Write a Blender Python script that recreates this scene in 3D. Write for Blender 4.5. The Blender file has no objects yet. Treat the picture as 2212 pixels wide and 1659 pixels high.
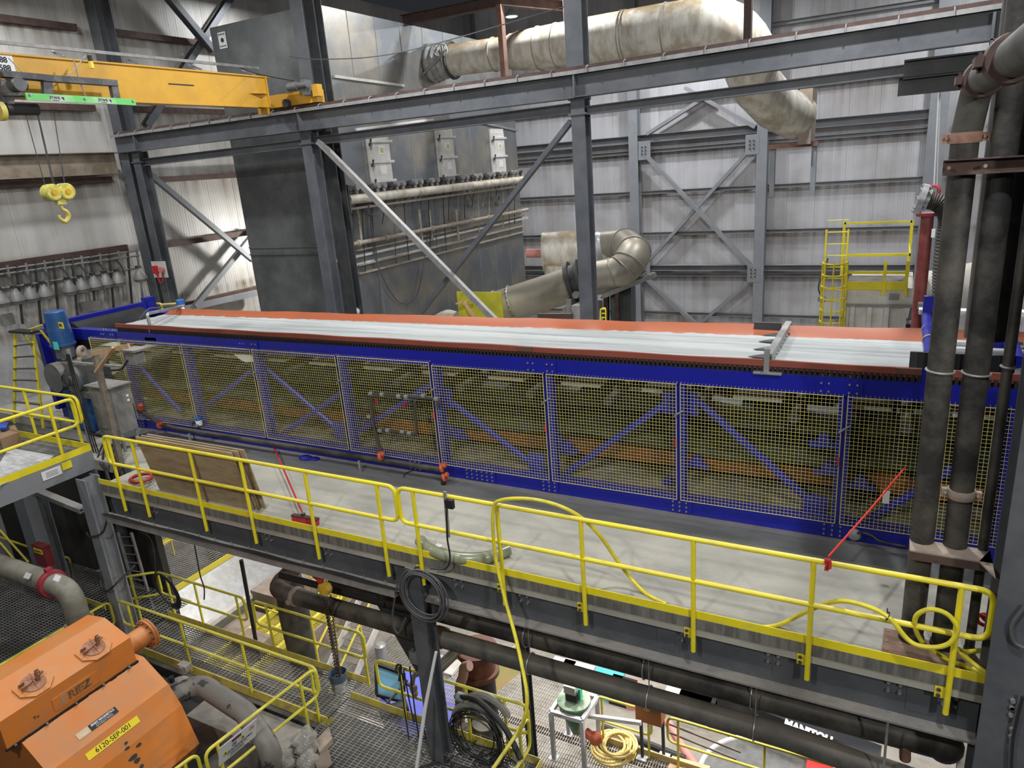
import bpy, math, random
from mathutils import Vector, Matrix
random.seed(7)
S = bpy.context.scene
COL = S.collection
V = Vector
PI = math.pi

# ------------------------------------------------------------------ camera, world, lights, exposure
F = 1534.0
RM = Matrix(((0.88371008, 0.07433985, -0.46209315), (0.46220840, -0.29391486, 0.83664655), (-0.07361987, -0.95293633, -0.29409603)))
EYE = V((0, 0, 5.22))
cam_d = bpy.data.cameras.new('camera')
cam = bpy.data.objects.new('camera', cam_d)
COL.objects.link(cam)
cam_d.sensor_width = 36.0
cam_d.lens = F / 2212 * 36.0
cam_d.clip_end = 300
_m = Matrix((RM.col[0], -RM.col[1], -RM.col[2])).transposed().to_4x4()
_m.translation = EYE
cam.matrix_world = _m
S.camera = cam

S.view_settings.view_transform = 'Standard'
S.view_settings.look = 'None'
S.view_settings.gamma = 1.0
S.view_settings.use_curve_mapping = False
S.view_settings.exposure = -0.82

W = bpy.data.worlds.new('World')
S.world = W
W.use_nodes = True
W.node_tree.nodes['Background'].inputs[0].default_value = (0.78, 0.86, 1.0, 1)
W.node_tree.nodes['Background'].inputs[1].default_value = 0.045


def P(px, py, x=None, y=None, z=None):
    """point of the photograph's ray that lies on the plane x=, y= or z="""
    d = RM @ V((px - 1106.0, py - 829.5, F))
    t = (x - EYE.x) / d.x if x is not None else (y - EYE.y) / d.y if y is not None else (z - EYE.z) / d.z
    return EYE + d * t


# ------------------------------------------------------------------ materials
MATS = {}


def mat(key, col, rough=0.55, metal=0.0, col2=None, nscale=3.0, namt=0.5, stretch=(1, 1, 1), bump=0.0, bscale=20.0,
        dust=None, damt=0.0, emit=None, estr=0.0, alpha=None, trans=0.0, spec=None, sharp=(0.42, 0.62)):
    if key in MATS:
        return MATS[key]
    m = bpy.data.materials.new(key)
    m.use_nodes = True
    nt = m.node_tree
    N, L = nt.nodes, nt.links
    b = N['Principled BSDF']
    b.inputs['Roughness'].default_value = rough
    b.inputs['Metallic'].default_value = metal
    if spec is not None:
        b.inputs['Specular IOR Level'].default_value = spec
    if trans:
        b.inputs['Transmission Weight'].default_value = trans
    tc = N.new('ShaderNodeTexCoord')
    geo = N.new('ShaderNodeNewGeometry')
    mp = N.new('ShaderNodeMapping')
    mp.inputs['Scale'].default_value = stretch
    L.new(geo.outputs['Position'], mp.inputs['Vector'])
    c4 = (*col, 1)
    out = None
    if col2 is not None:
        n = N.new('ShaderNodeTexNoise')
        n.inputs['Scale'].default_value = nscale
        n.inputs['Detail'].default_value = 6
        n.inputs['Roughness'].default_value = 0.65
        L.new(mp.outputs[0], n.inputs['Vector'])
        r = N.new('ShaderNodeMapRange')
        r.inputs['From Min'].default_value = sharp[0]
        r.inputs['From Max'].default_value = sharp[1]
        r.inputs['To Max'].default_value = namt
        L.new(n.outputs['Fac'], r.inputs['Value'])
        mx = N.new('ShaderNodeMix')
        mx.data_type = 'RGBA'
        mx.inputs['A'].default_value = c4
        mx.inputs['B'].default_value = (*col2, 1)
        L.new(r.outputs[0], mx.inputs['Factor'])
        out = mx.outputs['Result']
    if dust is not None:
        sx = N.new('ShaderNodeSeparateXYZ')
        L.new(geo.outputs['Normal'], sx.inputs[0])
        r2 = N.new('ShaderNodeMapRange')
        r2.inputs['From Min'].default_value = 0.35
        r2.inputs['From Max'].default_value = 0.95
        r2.inputs['To Max'].default_value = damt
        L.new(sx.outputs['Z'], r2.inputs['Value'])
        n2 = N.new('ShaderNodeTexNoise')
        n2.inputs['Scale'].default_value = 2.2
        n2.inputs['Detail'].default_value = 5
        L.new(geo.outputs['Position'], n2.inputs['Vector'])
        ml = N.new('ShaderNodeMath')
        ml.operation = 'MULTIPLY'
        ml.use_clamp = True
        r3 = N.new('ShaderNodeMapRange')
        r3.inputs['From Min'].default_value = 0.3
        r3.inputs['From Max'].default_value = 0.55
        L.new(n2.outputs['Fac'], r3.inputs['Value'])
        L.new(r2.outputs[0], ml.inputs[0])
        L.new(r3.outputs[0], ml.inputs[1])
        mx2 = N.new('ShaderNodeMix')
        mx2.data_type = 'RGBA'
        if out:
            L.new(out, mx2.inputs['A'])
        else:
            mx2.inputs['A'].default_value = c4
        mx2.inputs['B'].default_value = (*dust, 1)
        L.new(ml.outputs[0], mx2.inputs['Factor'])
        out = mx2.outputs['Result']
    if out:
        L.new(out, b.inputs['Base Color'])
    else:
        b.inputs['Base Color'].default_value = c4
    if bump:
        nb = N.new('ShaderNodeTexNoise')
        nb.inputs['Scale'].default_value = bscale
        nb.inputs['Detail'].default_value = 4
        L.new(mp.outputs[0], nb.inputs['Vector'])
        bp = N.new('ShaderNodeBump')
        bp.inputs['Strength'].default_value = bump
        bp.inputs['Distance'].default_value = 0.02
        L.new(nb.outputs['Fac'], bp.inputs['Height'])
        L.new(bp.outputs[0], b.inputs['Normal'])
    if emit:
        b.inputs['Emission Color'].default_value = (*emit, 1)
        b.inputs['Emission Strength'].default_value = estr
    if alpha is not None:
        b.inputs['Alpha'].default_value = alpha
    MATS[key] = m
    return m


DUST = (0.36, 0.31, 0.24)
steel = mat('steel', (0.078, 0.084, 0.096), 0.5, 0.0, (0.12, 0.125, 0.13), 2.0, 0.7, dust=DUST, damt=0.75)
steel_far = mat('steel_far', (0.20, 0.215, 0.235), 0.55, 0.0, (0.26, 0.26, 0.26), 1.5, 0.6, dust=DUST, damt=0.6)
steel_dk = mat('steel_dark', (0.035, 0.038, 0.042), 0.6, 0.0, (0.07, 0.065, 0.06), 3, 0.6, dust=DUST, damt=0.35)
rust = mat('rust', (0.085, 0.05, 0.04), 0.8, 0.0, (0.045, 0.03, 0.026), 4, 0.8, dust=DUST, damt=0.4)
rust_lt = mat('rust_light', (0.24, 0.135, 0.095), 0.8, 0.0, (0.14, 0.07, 0.05), 4, 0.8)
yellow = mat('yellow', (0.80, 0.68, 0.02), 0.42, 0.0, (0.55, 0.47, 0.09), 5, 0.55, dust=(0.62, 0.52, 0.20), damt=0.45, sharp=(0.5, 0.7))
yellow_d = mat('yellow_dusty', (0.66, 0.56, 0.06), 0.55, 0.0, (0.45, 0.38, 0.18), 6, 0.8, dust=(0.50, 0.43, 0.27), damt=0.8)
crane_y = mat('crane_yellow', (0.60, 0.32, 0.02), 0.42, 0.0, (0.46, 0.24, 0.03), 1.2, 0.6, dust=DUST, damt=0.5)
wire_y = mat('wire_yellow', (0.66, 0.58, 0.16), 0.5, 0.0, (0.52, 0.50, 0.34), 8, 0.8)
blue = mat('blue', (0.010, 0.014, 0.30), 0.33, 0.0, (0.01, 0.015, 0.22), 3, 0.5, dust=(0.2, 0.2, 0.3), damt=0.12)
blue_motor = mat('blue_motor', (0.015, 0.085, 0.26), 0.45, 0.0, (0.03, 0.07, 0.14), 6, 0.6)
galv = mat('galvanised', (0.32, 0.33, 0.34), 0.42, 0.5, (0.46, 0.46, 0.46), 6, 0.6, dust=DUST, damt=0.3)
galv_dull = mat('galvanised_dull', (0.24, 0.24, 0.24), 0.55, 0.3, (0.36, 0.35, 0.33), 5, 0.6, dust=DUST, damt=0.5)
rubber = mat('black_pipe', (0.020, 0.019, 0.018), 0.6, 0.0, (0.095, 0.085, 0.070), 1.6, 0.85, dust=(0.18, 0.16, 0.13), damt=0.6, bump=0.15)
rubber2 = mat('dusty_pipe', (0.10, 0.093, 0.08), 0.7, 0.0, (0.05, 0.047, 0.042), 3, 0.8, dust=(0.2, 0.18, 0.145), damt=0.6)
black = mat('black', (0.012, 0.012, 0.013), 0.6)
cable = mat('cable', (0.02, 0.02, 0.022), 0.5)
cable_g = mat('cable_grey', (0.09, 0.09, 0.095), 0.5)
clampm = mat('clamp_red', (0.17, 0.075, 0.05), 0.7, 0.0, (0.10, 0.05, 0.035), 6, 0.8)
red = mat('red', (0.55, 0.02, 0.02), 0.5)
red_dk = mat('red_dark', (0.17, 0.015, 0.02), 0.5)
orange = mat('separator_orange', (0.60, 0.185, 0.028), 0.5, 0.0, (0.44, 0.18, 0.065), 2.2, 0.7, dust=(0.56, 0.25, 0.085), damt=0.6)
orange_rust = mat('orange_rust', (0.38, 0.18, 0.10), 0.6, 0.0, (0.24, 0.10, 0.055), 12, 0.9)
lip_o = mat('belt_lip', (0.36, 0.085, 0.024), 0.5, 0.0, (0.28, 0.09, 0.045), 3, 0.5)
lip_r = mat('belt_lip_near', (0.22, 0.05, 0.03), 0.55, 0.0, (0.16, 0.045, 0.03), 4, 0.5)
slurry = mat('filter_cake', (0.42, 0.435, 0.42), 0.8, 0.0, (0.21, 0.225, 0.22), 2.2, 0.85, stretch=(0.12, 3.4, 1), bump=0.6, bscale=7, sharp=(0.42, 0.66))
concrete = mat('concrete', (0.40, 0.38, 0.315), 0.72, 0.0, (0.24, 0.235, 0.205), 0.9, 0.85, stretch=(0.8, 1.4, 1), bump=0.08, bscale=12, sharp=(0.40, 0.66))
concrete_lt = mat('concrete_pale', (0.36, 0.33, 0.28), 0.8, 0.0, (0.24, 0.215, 0.185), 1.2, 0.8)
concrete_edge = mat('concrete_edge', (0.10, 0.095, 0.082), 0.8, 0.0, (0.20, 0.19, 0.165), 7, 0.8, stretch=(2, 2, 0.25))
grat = mat('grating_steel', (0.26, 0.255, 0.24), 0.5, 0.1, (0.38, 0.36, 0.32), 3, 0.8)
grat_dk = mat('grating_dark', (0.20, 0.20, 0.195), 0.55, 0.1, (0.32, 0.30, 0.27), 3, 0.8)
white = mat('white', (0.72, 0.72, 0.72), 0.5)
white_dusty = mat('white_dusty', (0.66, 0.65, 0.62), 0.6, 0.0, (0.50, 0.47, 0.42), 2, 0.7, dust=(0.5, 0.45, 0.36), damt=0.6)
cream_duct = mat('duct_lagging', (0.66, 0.63, 0.56), 0.55, 0.1, (0.34, 0.28, 0.19), 3.2, 0.75, stretch=(1, 1, 0.35), dust=(0.30, 0.20, 0.08), damt=1.0, bump=0.2, bscale=5)
duct_m = mat('duct_metal', (0.30, 0.28, 0.24), 0.45, 0.4, (0.40, 0.35, 0.27), 2, 0.6, dust=(0.32, 0.27, 0.19), damt=0.7)
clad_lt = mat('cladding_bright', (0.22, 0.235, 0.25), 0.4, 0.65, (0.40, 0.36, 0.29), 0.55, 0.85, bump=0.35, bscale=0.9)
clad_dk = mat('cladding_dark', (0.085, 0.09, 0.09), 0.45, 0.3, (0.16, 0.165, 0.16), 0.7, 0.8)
dusty_pipe = mat('beige_pipe', (0.40, 0.34, 0.27), 0.75, 0.0, (0.25, 0.21, 0.17), 8, 0.8)
wood = mat('plywood', (0.40, 0.31, 0.20), 0.7, 0.0, (0.27, 0.20, 0.125), 2, 0.8, stretch=(1, 1, 5))
wood_p = mat('pine', (0.55, 0.36, 0.20), 0.65, 0.0, (0.42, 0.27, 0.15), 5, 0.8)
wood_g = mat('weathered_wood', (0.20, 0.17, 0.135), 0.8, 0.0, (0.12, 0.10, 0.08), 6, 0.8)
hose_g = mat('hose_green', (0.22, 0.24, 0.15), 0.25, 0.0, (0.30, 0.31, 0.22), 2, 0.6, spec=0.6)
hose_y = mat('hose_yellow', (0.72, 0.62, 0.03), 0.4, 0.0, (0.50, 0.42, 0.05), 8, 0.7)
hose_tan = mat('hose_tan', (0.72, 0.55, 0.18), 0.5, 0.0, (0.5, 0.38, 0.15), 8, 0.6)
green_t = mat('green_tag', (0.05, 0.55, 0.36), 0.5)
stahl_g = mat('stahl_green', (0.13, 0.50, 0.12), 0.5, 0.0, (0.42, 0.60, 0.36), 1.4, 0.8)
label_w = mat('label_white', (0.75, 0.76, 0.76), 0.5)
label_y = mat('label_yellow', (0.85, 0.68, 0.03), 0.4)
ink = mat('ink', (0.01, 0.01, 0.011), 0.6)
grey_motor = mat('grey_gearbox', (0.08, 0.088, 0.095), 0.5, 0.0, (0.16, 0.155, 0.14), 5, 0.5, dust=DUST, damt=0.5)
cabinet_m = mat('cabinet_grey', (0.20, 0.20, 0.19), 0.5, 0.1, (0.30, 0.29, 0.27), 3, 0.7, dust=DUST, damt=0.5)
belt_g = mat('return_belt', (0.022, 0.028, 0.016), 0.5, 0.0, (0.06, 0.072, 0.042), 2.2, 0.8, stretch=(0.2, 1, 4))
rust_beam = mat('orange_beam', (0.24, 0.07, 0.015), 0.65, 0.0, (0.16, 0.06, 0.03), 2, 0.6)
tray = mat('tray_reflections', (0.45, 0.45, 0.38), 0.6)  # paleness is light reflected in the trays, put into the colour
lamp_glow = mat('lamp_glow', (0.9, 0.93, 1.0), 0.5, emit=(0.9, 0.95, 1.0), estr=14)
chain_m = mat('chain', (0.09, 0.06, 0.045), 0.6, 0.4)
teal = mat('pot_green', (0.03, 0.12, 0.07), 0.5, 0.0, (0.30, 0.42, 0.26), 6, 0.7, dust=(0.35, 0.42, 0.28), damt=0.9)
pink = mat('faded_red', (0.62, 0.25, 0.22), 0.6)
lorry_b = mat('vehicle_blue', (0.10, 0.12, 0.52), 0.35)
glass_b = mat('windscreen', (0.28, 0.62, 0.85), 0.12, 0.0)
plastic = mat('clear_bag', (0.62, 0.60, 0.56), 0.12, 0.0, (0.40, 0.37, 0.31), 14, 0.8, alpha=0.38)
osb = mat('strand_board', (0.52, 0.36, 0.17), 0.75, 0.0, (0.30, 0.42, 0.10), 4, 0.7)
shade_dark = mat('painted_shade', (0.035, 0.033, 0.03), 0.85, 0.0, (0.02, 0.02, 0.018), 1, 0.8)  # near-black colour that stands in for shade on the lower level
mud = mat('brown_steel', (0.24, 0.19, 0.16), 0.8, 0.0, (0.36, 0.29, 0.22), 2.5, 0.8)


def wall_mat(key, base, axis, levels):
    """painted wall sheeting with brown dirt streaks that run down from each girt"""
    m = bpy.data.materials.new(key)
    m.use_nodes = True
    nt = m.node_tree
    N, L = nt.nodes, nt.links
    b = N['Principled BSDF']
    b.inputs['Roughness'].default_value = 0.5
    geo = N.new('ShaderNodeNewGeometry')
    mp = N.new('ShaderNodeMapping')
    mp.inputs['Scale'].default_value = (4.0, 4.0, 0.13)
    L.new(geo.outputs['Position'], mp.inputs['Vector'])
    n = N.new('ShaderNodeTexNoise')
    n.inputs['Scale'].default_value = 1.0
    n.inputs['Detail'].default_value = 5
    L.new(mp.outputs[0], n.inputs['Vector'])
    n2 = N.new('ShaderNodeTexNoise')
    n2.inputs['Scale'].default_value = 0.55
    n2.inputs['Detail'].default_value = 4
    L.new(geo.outputs['Position'], n2.inputs['Vector'])
    sx = N.new('ShaderNodeSeparateXYZ')
    L.new(geo.outputs['Position'], sx.inputs[0])
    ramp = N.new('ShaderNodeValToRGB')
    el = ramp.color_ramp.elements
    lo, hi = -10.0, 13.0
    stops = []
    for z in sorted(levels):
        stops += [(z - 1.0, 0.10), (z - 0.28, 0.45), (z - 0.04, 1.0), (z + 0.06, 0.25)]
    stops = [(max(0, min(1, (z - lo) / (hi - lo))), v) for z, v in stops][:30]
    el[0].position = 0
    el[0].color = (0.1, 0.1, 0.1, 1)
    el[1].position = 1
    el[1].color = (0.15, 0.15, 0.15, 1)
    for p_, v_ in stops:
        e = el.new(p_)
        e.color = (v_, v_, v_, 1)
    mr = N.new('ShaderNodeMapRange')
    mr.inputs['From Min'].default_value = lo
    mr.inputs['From Max'].default_value = hi
    L.new(sx.outputs['Z'], mr.inputs['Value'])
    L.new(mr.outputs[0], ramp.inputs[0])
    k = N.new('ShaderNodeMath')
    k.operation = 'MULTIPLY'
    r = N.new('ShaderNodeMapRange')
    r.inputs['From Min'].default_value = 0.38
    r.inputs['From Max'].default_value = 0.66
    L.new(n.outputs['Fac'], r.inputs['Value'])
    L.new(ramp.outputs['Color'], k.inputs[0])
    L.new(r.outputs[0], k.inputs[1])
    k2 = N.new('ShaderNodeMath')
    k2.operation = 'MULTIPLY_ADD'
    r2 = N.new('ShaderNodeMapRange')
    r2.inputs['From Min'].default_value = 0.45
    r2.inputs['From Max'].default_value = 0.7
    r2.inputs['To Max'].default_value = 0.30
    L.new(n2.outputs['Fac'], r2.inputs['Value'])
    k2.use_clamp = True
    k2.inputs[1].default_value = 0.85
    L.new(k.outputs[0], k2.inputs[0])
    L.new(r2.outputs[0], k2.inputs[2])
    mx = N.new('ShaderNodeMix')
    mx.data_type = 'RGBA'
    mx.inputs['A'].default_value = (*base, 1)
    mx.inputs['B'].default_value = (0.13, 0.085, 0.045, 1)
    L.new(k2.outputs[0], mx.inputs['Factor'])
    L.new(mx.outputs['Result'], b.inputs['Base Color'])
    return m


# ------------------------------------------------------------------ mesh helpers
ORG = {}


def frame_from(d, up=V((0, 0, 1))):
    d = d.normalized()
    if abs(d.dot(up.normalized())) > 0.999:
        up = V((0, 1, 0)) if abs(d.y) < 0.9 else V((1, 0, 0))
    s = d.cross(up).normalized()
    u = s.cross(d).normalized()
    return s, u


def fillet(pts, r, n=5, closed=False):
    pts = [V(p) for p in pts]
    out = []
    N = len(pts)
    for i, p in enumerate(pts):
        if not closed and i in (0, N - 1):
            out.append(p)
            continue
        a, b = pts[i - 1], pts[(i + 1) % N]
        u, w = (a - p), (b - p)
        la, lb = u.length, w.length
        if la < 1e-6 or lb < 1e-6:
            out.append(p)
            continue
        u.normalize()
        w.normalize()
        ang = u.angle(w)
        if ang > PI - 0.02:
            out.append(p)
            continue
        t = min(r / math.tan(ang / 2), la * 0.49, lb * 0.49)
        s, e = p + u * t, p + w * t
        for k in range(n + 1):
            q = k / n
            out.append(s * (1 - q) ** 2 + p * 2 * q * (1 - q) + e * q * q)
    return out


def spline(pts, n=8, closed=False):
    pts = [V(p) for p in pts]
    out = []
    N = len(pts)
    for i in range(N if closed else N - 1):
        g = lambda k: pts[k % N] if closed else pts[max(0, min(N - 1, k))]
        a, b, c, d = g(i - 1), g(i), g(i + 1), g(i + 2)
        for k in range(n):
            t = k / n
            out.append(0.5 * ((2 * b) + (c - a) * t + (2 * a - 5 * b + 4 * c - d) * t * t + (3 * b - a - 3 * c + d) * t ** 3))
    if not closed:
        out.append(pts[-1])
    return out


class M:
    def __init__(s):
        s.v, s.f, s.mi, s.pc = [], [], [], []
        s.cur = 0

    def add(s, vs, fs):
        k = len(s.v)
        s.pc.append((k, len(s.f)))
        s.v += [V(v) for v in vs]
        s.f += [tuple(i + k for i in f) for f in fs]
        s.mi += [s.cur] * len(fs)
        return s

    def hexa(s, q):
        return s.add(q, [(0, 3, 2, 1), (4, 5, 6, 7), (0, 1, 5, 4), (1, 2, 6, 5), (2, 3, 7, 6), (3, 0, 4, 7)])

    def box(s, lo, hi):
        x0, y0, z0 = lo
        x1, y1, z1 = hi
        return s.hexa([(x0, y0, z0), (x1, y0, z0), (x1, y1, z0), (x0, y1, z0), (x0, y0, z1), (x1, y0, z1), (x1, y1, z1), (x0, y1, z1)])

    def obox(s, c, ax, ay, az, sx, sy, sz):
        c = V(c)
        q = []
        for k in (-1, 1):
            for i, j in ((-1, -1), (1, -1), (1, 1), (-1, 1)):
                q.append(c + ax * (i * sx / 2) + ay * (j * sy / 2) + az * (k * sz / 2))
        return s.hexa(q)

    def bar(s, a, b, w, h, up=V((0, 0, 1)), off=(0, 0)):
        a, b = V(a), V(b)
        d = b - a
        sd, u = frame_from(d, up)
        c = (a + b) / 2 + sd * off[0] + u * off[1]
        return s.obox(c, d.normalized(), sd, u, d.length, w, h)

    def ibeam(s, a, b, h, w, tf=0.02, tw=0.012, up=V((0, 0, 1))):
        s.bar(a, b, w, tf, up, (0, h / 2 - tf / 2))
        s.bar(a, b, w, tf, up, (0, -h / 2 + tf / 2))
        return s.bar(a, b, tw, h - 2 * tf, up)

    def channel(s, a, b, h, w, t=0.012, up=V((0, 0, 1)), side=1):
        s.bar(a, b, w, t, up, (0, h / 2 - t / 2))
        s.bar(a, b, w, t, up, (0, -h / 2 + t / 2))
        return s.bar(a, b, t, h - 2 * t, up, (side * (w / 2 - t / 2), 0))

    def angle(s, a, b, w, t=0.012, up=V((0, 0, 1)), side=1):
        s.bar(a, b, t, w, up, (side * (w / 2 - t / 2), 0))
        return s.bar(a, b, w - t, t, up, (-side * t / 2, -w / 2 + t / 2))

    def tube(s, pts, r, n=8, closed=False, caps=True, rr=None):
        pts = [V(p) for p in pts]
        N = len(pts)
        k0 = len(s.v)
        s.pc.append((k0, len(s.f)))
        u = None
        for i, p in enumerate(pts):
            if closed:
                d = pts[(i + 1) % N] - pts[i - 1]
            else:
                d = pts[min(N - 1, i + 1)] - pts[max(0, i - 1)]
            if d.length < 1e-9:
                d = V((0, 0, 1))
            d.normalize()
            if u is None:
                sd, u = frame_from(d)
            else:
                u = u - d * u.dot(d)
                if u.length < 1e-6:
                    sd, u = frame_from(d)
                u.normalize()
                sd = d.cross(u)
            R = rr[i] if rr else r
            for k in range(n):
                t = 2 * PI * k / n
                s.v.append(p + sd * (R * math.cos(t)) + u * (R * math.sin(t)))
        for i in range(N if closed else N - 1):
            j = (i + 1) % N
            for k in range(n):
                l = (k + 1) % n
                s.f.append((k0 + i * n + k, k0 + i * n + l, k0 + j * n + l, k0 + j * n + k))
                s.mi.append(s.cur)
        if caps and not closed:
            s.f.append(tuple(k0 + k for k in range(n - 1, -1, -1)))
            s.f.append(tuple(k0 + (N - 1) * n + k for k in range(n)))
            s.mi += [s.cur] * 2
        return s

    def cyl(s, a, b, r, n=16, r2=None):
        return s.tube([a, b], r, n, rr=[r, r if r2 is None else r2])

    def lathe(s, c, ax, prof, n=20):
        """prof: list of (distance along ax, radius)"""
        ax = V(ax).normalized()
        c = V(c)
        sd, u = frame_from(ax)
        k0 = len(s.v)
        s.pc.append((k0, len(s.f)))
        for h, r in prof:
            for k in range(n):
                t = 2 * PI * k / n
                s.v.append(c + ax * h + sd * (r * math.cos(t)) + u * (r * math.sin(t)))
        for i in range(len(prof) - 1):
            for k in range(n):
                l = (k + 1) % n
                s.f.append((k0 + i * n + k, k0 + (i + 1) * n + k, k0 + (i + 1) * n + l, k0 + i * n + l))
                s.mi.append(s.cur)
        s.f.append(tuple(k0 + k for k in range(n)))
        s.f.append(tuple(k0 + (len(prof) - 1) * n + k for k in range(n - 1, -1, -1)))
        s.mi += [s.cur] * 2
        return s

    def torus(s, c, ax, R, r, n=24, m=8):
        ax = V(ax).normalized()
        sd, u = frame_from(ax)
        return s.tube([V(c) + sd * (R * math.cos(2 * PI * k / n)) + u * (R * math.sin(2 * PI * k / n)) for k in range(n)], r, m, closed=True)

    def ball(s, c, r, n=10, sc=(1, 1, 1)):
        c = V(c)
        k0 = len(s.v)
        s.pc.append((k0, len(s.f)))
        h = n // 2
        for i in range(h + 1):
            a = PI * i / h
            for k in range(n):
                t = 2 * PI * k / n
                s.v.append(c + V((r * sc[0] * math.sin(a) * math.cos(t), r * sc[1] * math.sin(a) * math.sin(t), r * sc[2] * math.cos(a))))
        for i in range(h):
            for k in range(n):
                l = (k + 1) % n
                s.f.append((k0 + i * n + k, k0 + (i + 1) * n + k, k0 + (i + 1) * n + l, k0 + i * n + l))
                s.mi.append(s.cur)
        return s

    def prism(s, poly, off):
        """poly: list of 3-D points, extruded by off"""
        poly = [V(p) for p in poly]
        off = V(off)
        n = len(poly)
        k = len(s.v)
        s.v += poly + [p + off for p in poly]
        s.f.append(tuple(range(k, k + n)))
        s.f.append(tuple(range(k + 2 * n - 1, k + n - 1, -1)))
        for i in range(n):
            j = (i + 1) % n
            s.f.append((k + i, k + n + i, k + n + j, k + j))
        s.mi += [s.cur] * (n + 2)
        return s

    def build(s, name, m, parent=None, label=None, cat=None, group=None, kind=None, smooth=35, org=None):
        if name in ('bolts', 'flange_bolts') and parent is not None and len(s.pc) > 1:
            for i, (v0, f0) in enumerate(s.pc):      # every bolt head is a part of its own
                v1, f1 = s.pc[i + 1] if i + 1 < len(s.pc) else (len(s.v), len(s.f))
                q = M()
                q.v = s.v[v0:v1]
                q.f = [tuple(k - v0 for k in f) for f in s.f[f0:f1]]
                q.mi = s.mi[f0:f1]
                r = q.build('bolt', m, parent, smooth=smooth)
            return r
        if name == 'bolts':
            name = 'bolt'
        me = bpy.data.meshes.new(name)
        if parent is not None:
            o0 = ORG[parent.name]
        elif org is not None:
            o0 = V(org)
        else:
            n = len(s.v)
            o0 = V((sum(v.x for v in s.v) / n, sum(v.y for v in s.v) / n, min(v.z for v in s.v)))
        me.from_pydata([v - o0 for v in s.v], [], s.f)
        for mm in (m if isinstance(m, (list, tuple)) else [m]):
            me.materials.append(mm)
        if any(s.mi):
            me.polygons.foreach_set('material_index', s.mi)
        if smooth:
            me.polygons.foreach_set('use_smooth', [True] * len(me.polygons))
            me.set_sharp_from_angle(angle=math.radians(smooth))
        me.validate()
        me.update()
        o = bpy.data.objects.new(name, me)
        COL.objects.link(o)
        if parent is not None:
            o.parent = parent
            ORG[o.name] = o0
        else:
            o.location = o0
            ORG[o.name] = o0
        tag(o, label, cat, group, kind)
        return o


def tag(o, label=None, cat=None, group=None, kind=None):
    if label:
        o['label'] = label
    if cat:
        o['category'] = cat
    if group:
        o['group'] = group
    if kind:
        o['kind'] = kind
    return o


def T(name, label, cat, loc, group=None, rz=0):
    o = bpy.data.objects.new(name, None)
    o.empty_display_size = 0.1
    COL.objects.link(o)
    o.location = loc
    o.rotation_euler = (0, 0, rz)
    ORG[o.name] = V(loc)
    return tag(o, label, cat, group)


def dup(o, parent=None, loc=None, label=None, rz=None):
    c = o.copy()
    COL.objects.link(c)
    if parent is not None:
        c.parent = parent
    ORG[c.name] = ORG[o.name] if parent is not None else V(loc)
    if loc is not None:
        c.location = loc
    if rz is not None:
        c.rotation_euler = (0, 0, rz)
    if label:
        c['label'] = label
    for ch in [k for k in list(o.children)]:
        dup(ch, c)
    return c


def text(body, size, c, right, up, m, parent=None, name='lettering', depth=0.002, bold=0.0, sx=1.0, **kw):
    cu = bpy.data.curves.new('t', 'FONT')
    cu.body = body
    cu.size = size
    cu.align_x = 'CENTER'
    cu.align_y = 'CENTER'
    cu.extrude = depth
    cu.offset = bold
    ob = bpy.data.objects.new('t', cu)
    COL.objects.link(ob)
    bpy.context.view_layer.update()
    me0 = ob.evaluated_get(bpy.context.evaluated_depsgraph_get()).to_mesh()
    r, u = V(right).normalized(), V(up)
    u = (u - r * u.dot(r)).normalized()
    n = r.cross(u)
    q = M()
    q.add([V(c) + r * (v.co.x * sx) + u * v.co.y + n * v.co.z for v in me0.vertices], [tuple(p.vertices) for p in me0.polygons])
    ob.evaluated_get(bpy.context.evaluated_depsgraph_get()).to_mesh_clear()
    bpy.data.objects.remove(ob)
    bpy.data.curves.remove(cu)
    return q.build(name, m, parent, smooth=0, **kw)


def plate(c, right, up, w, h, t=0.004):
    r, u = V(right).normalized(), V(up)
    u = (u - r * u.dot(r)).normalized()
    return M().obox(c, r, u, r.cross(u), w, h, t)


def grating(mm, x0, x1, y0, y1, z, along='x', pitch=0.04, cross=0.1, t=0.006, h=0.03):
    """bearing bars along one axis, cross rods over them"""
    if along == 'x':
        n = int((y1 - y0) / pitch)
        for i in range(n + 1):
            y = y0 + (y1 - y0) * i / n
            mm.box((x0, y - t / 2, z - h), (x1, y + t / 2, z))
        n = int((x1 - x0) / cross)
        for i in range(n + 1):
            x = x0 + (x1 - x0) * i / n
            mm.box((x - 0.004, y0, z - 0.010), (x + 0.004, y1, z + 0.001))
    else:
        n = int((x1 - x0) / pitch)
        for i in range(n + 1):
            x = x0 + (x1 - x0) * i / n
            mm.box((x - t / 2, y0, z - h), (x + t / 2, y1, z))
        n = int((y1 - y0) / cross)
        for i in range(n + 1):
            y = y0 + (y1 - y0) * i / n
            mm.box((x0, y - 0.004, z - 0.010), (x1, y + 0.004, z + 0.001))
    return mm


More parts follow.
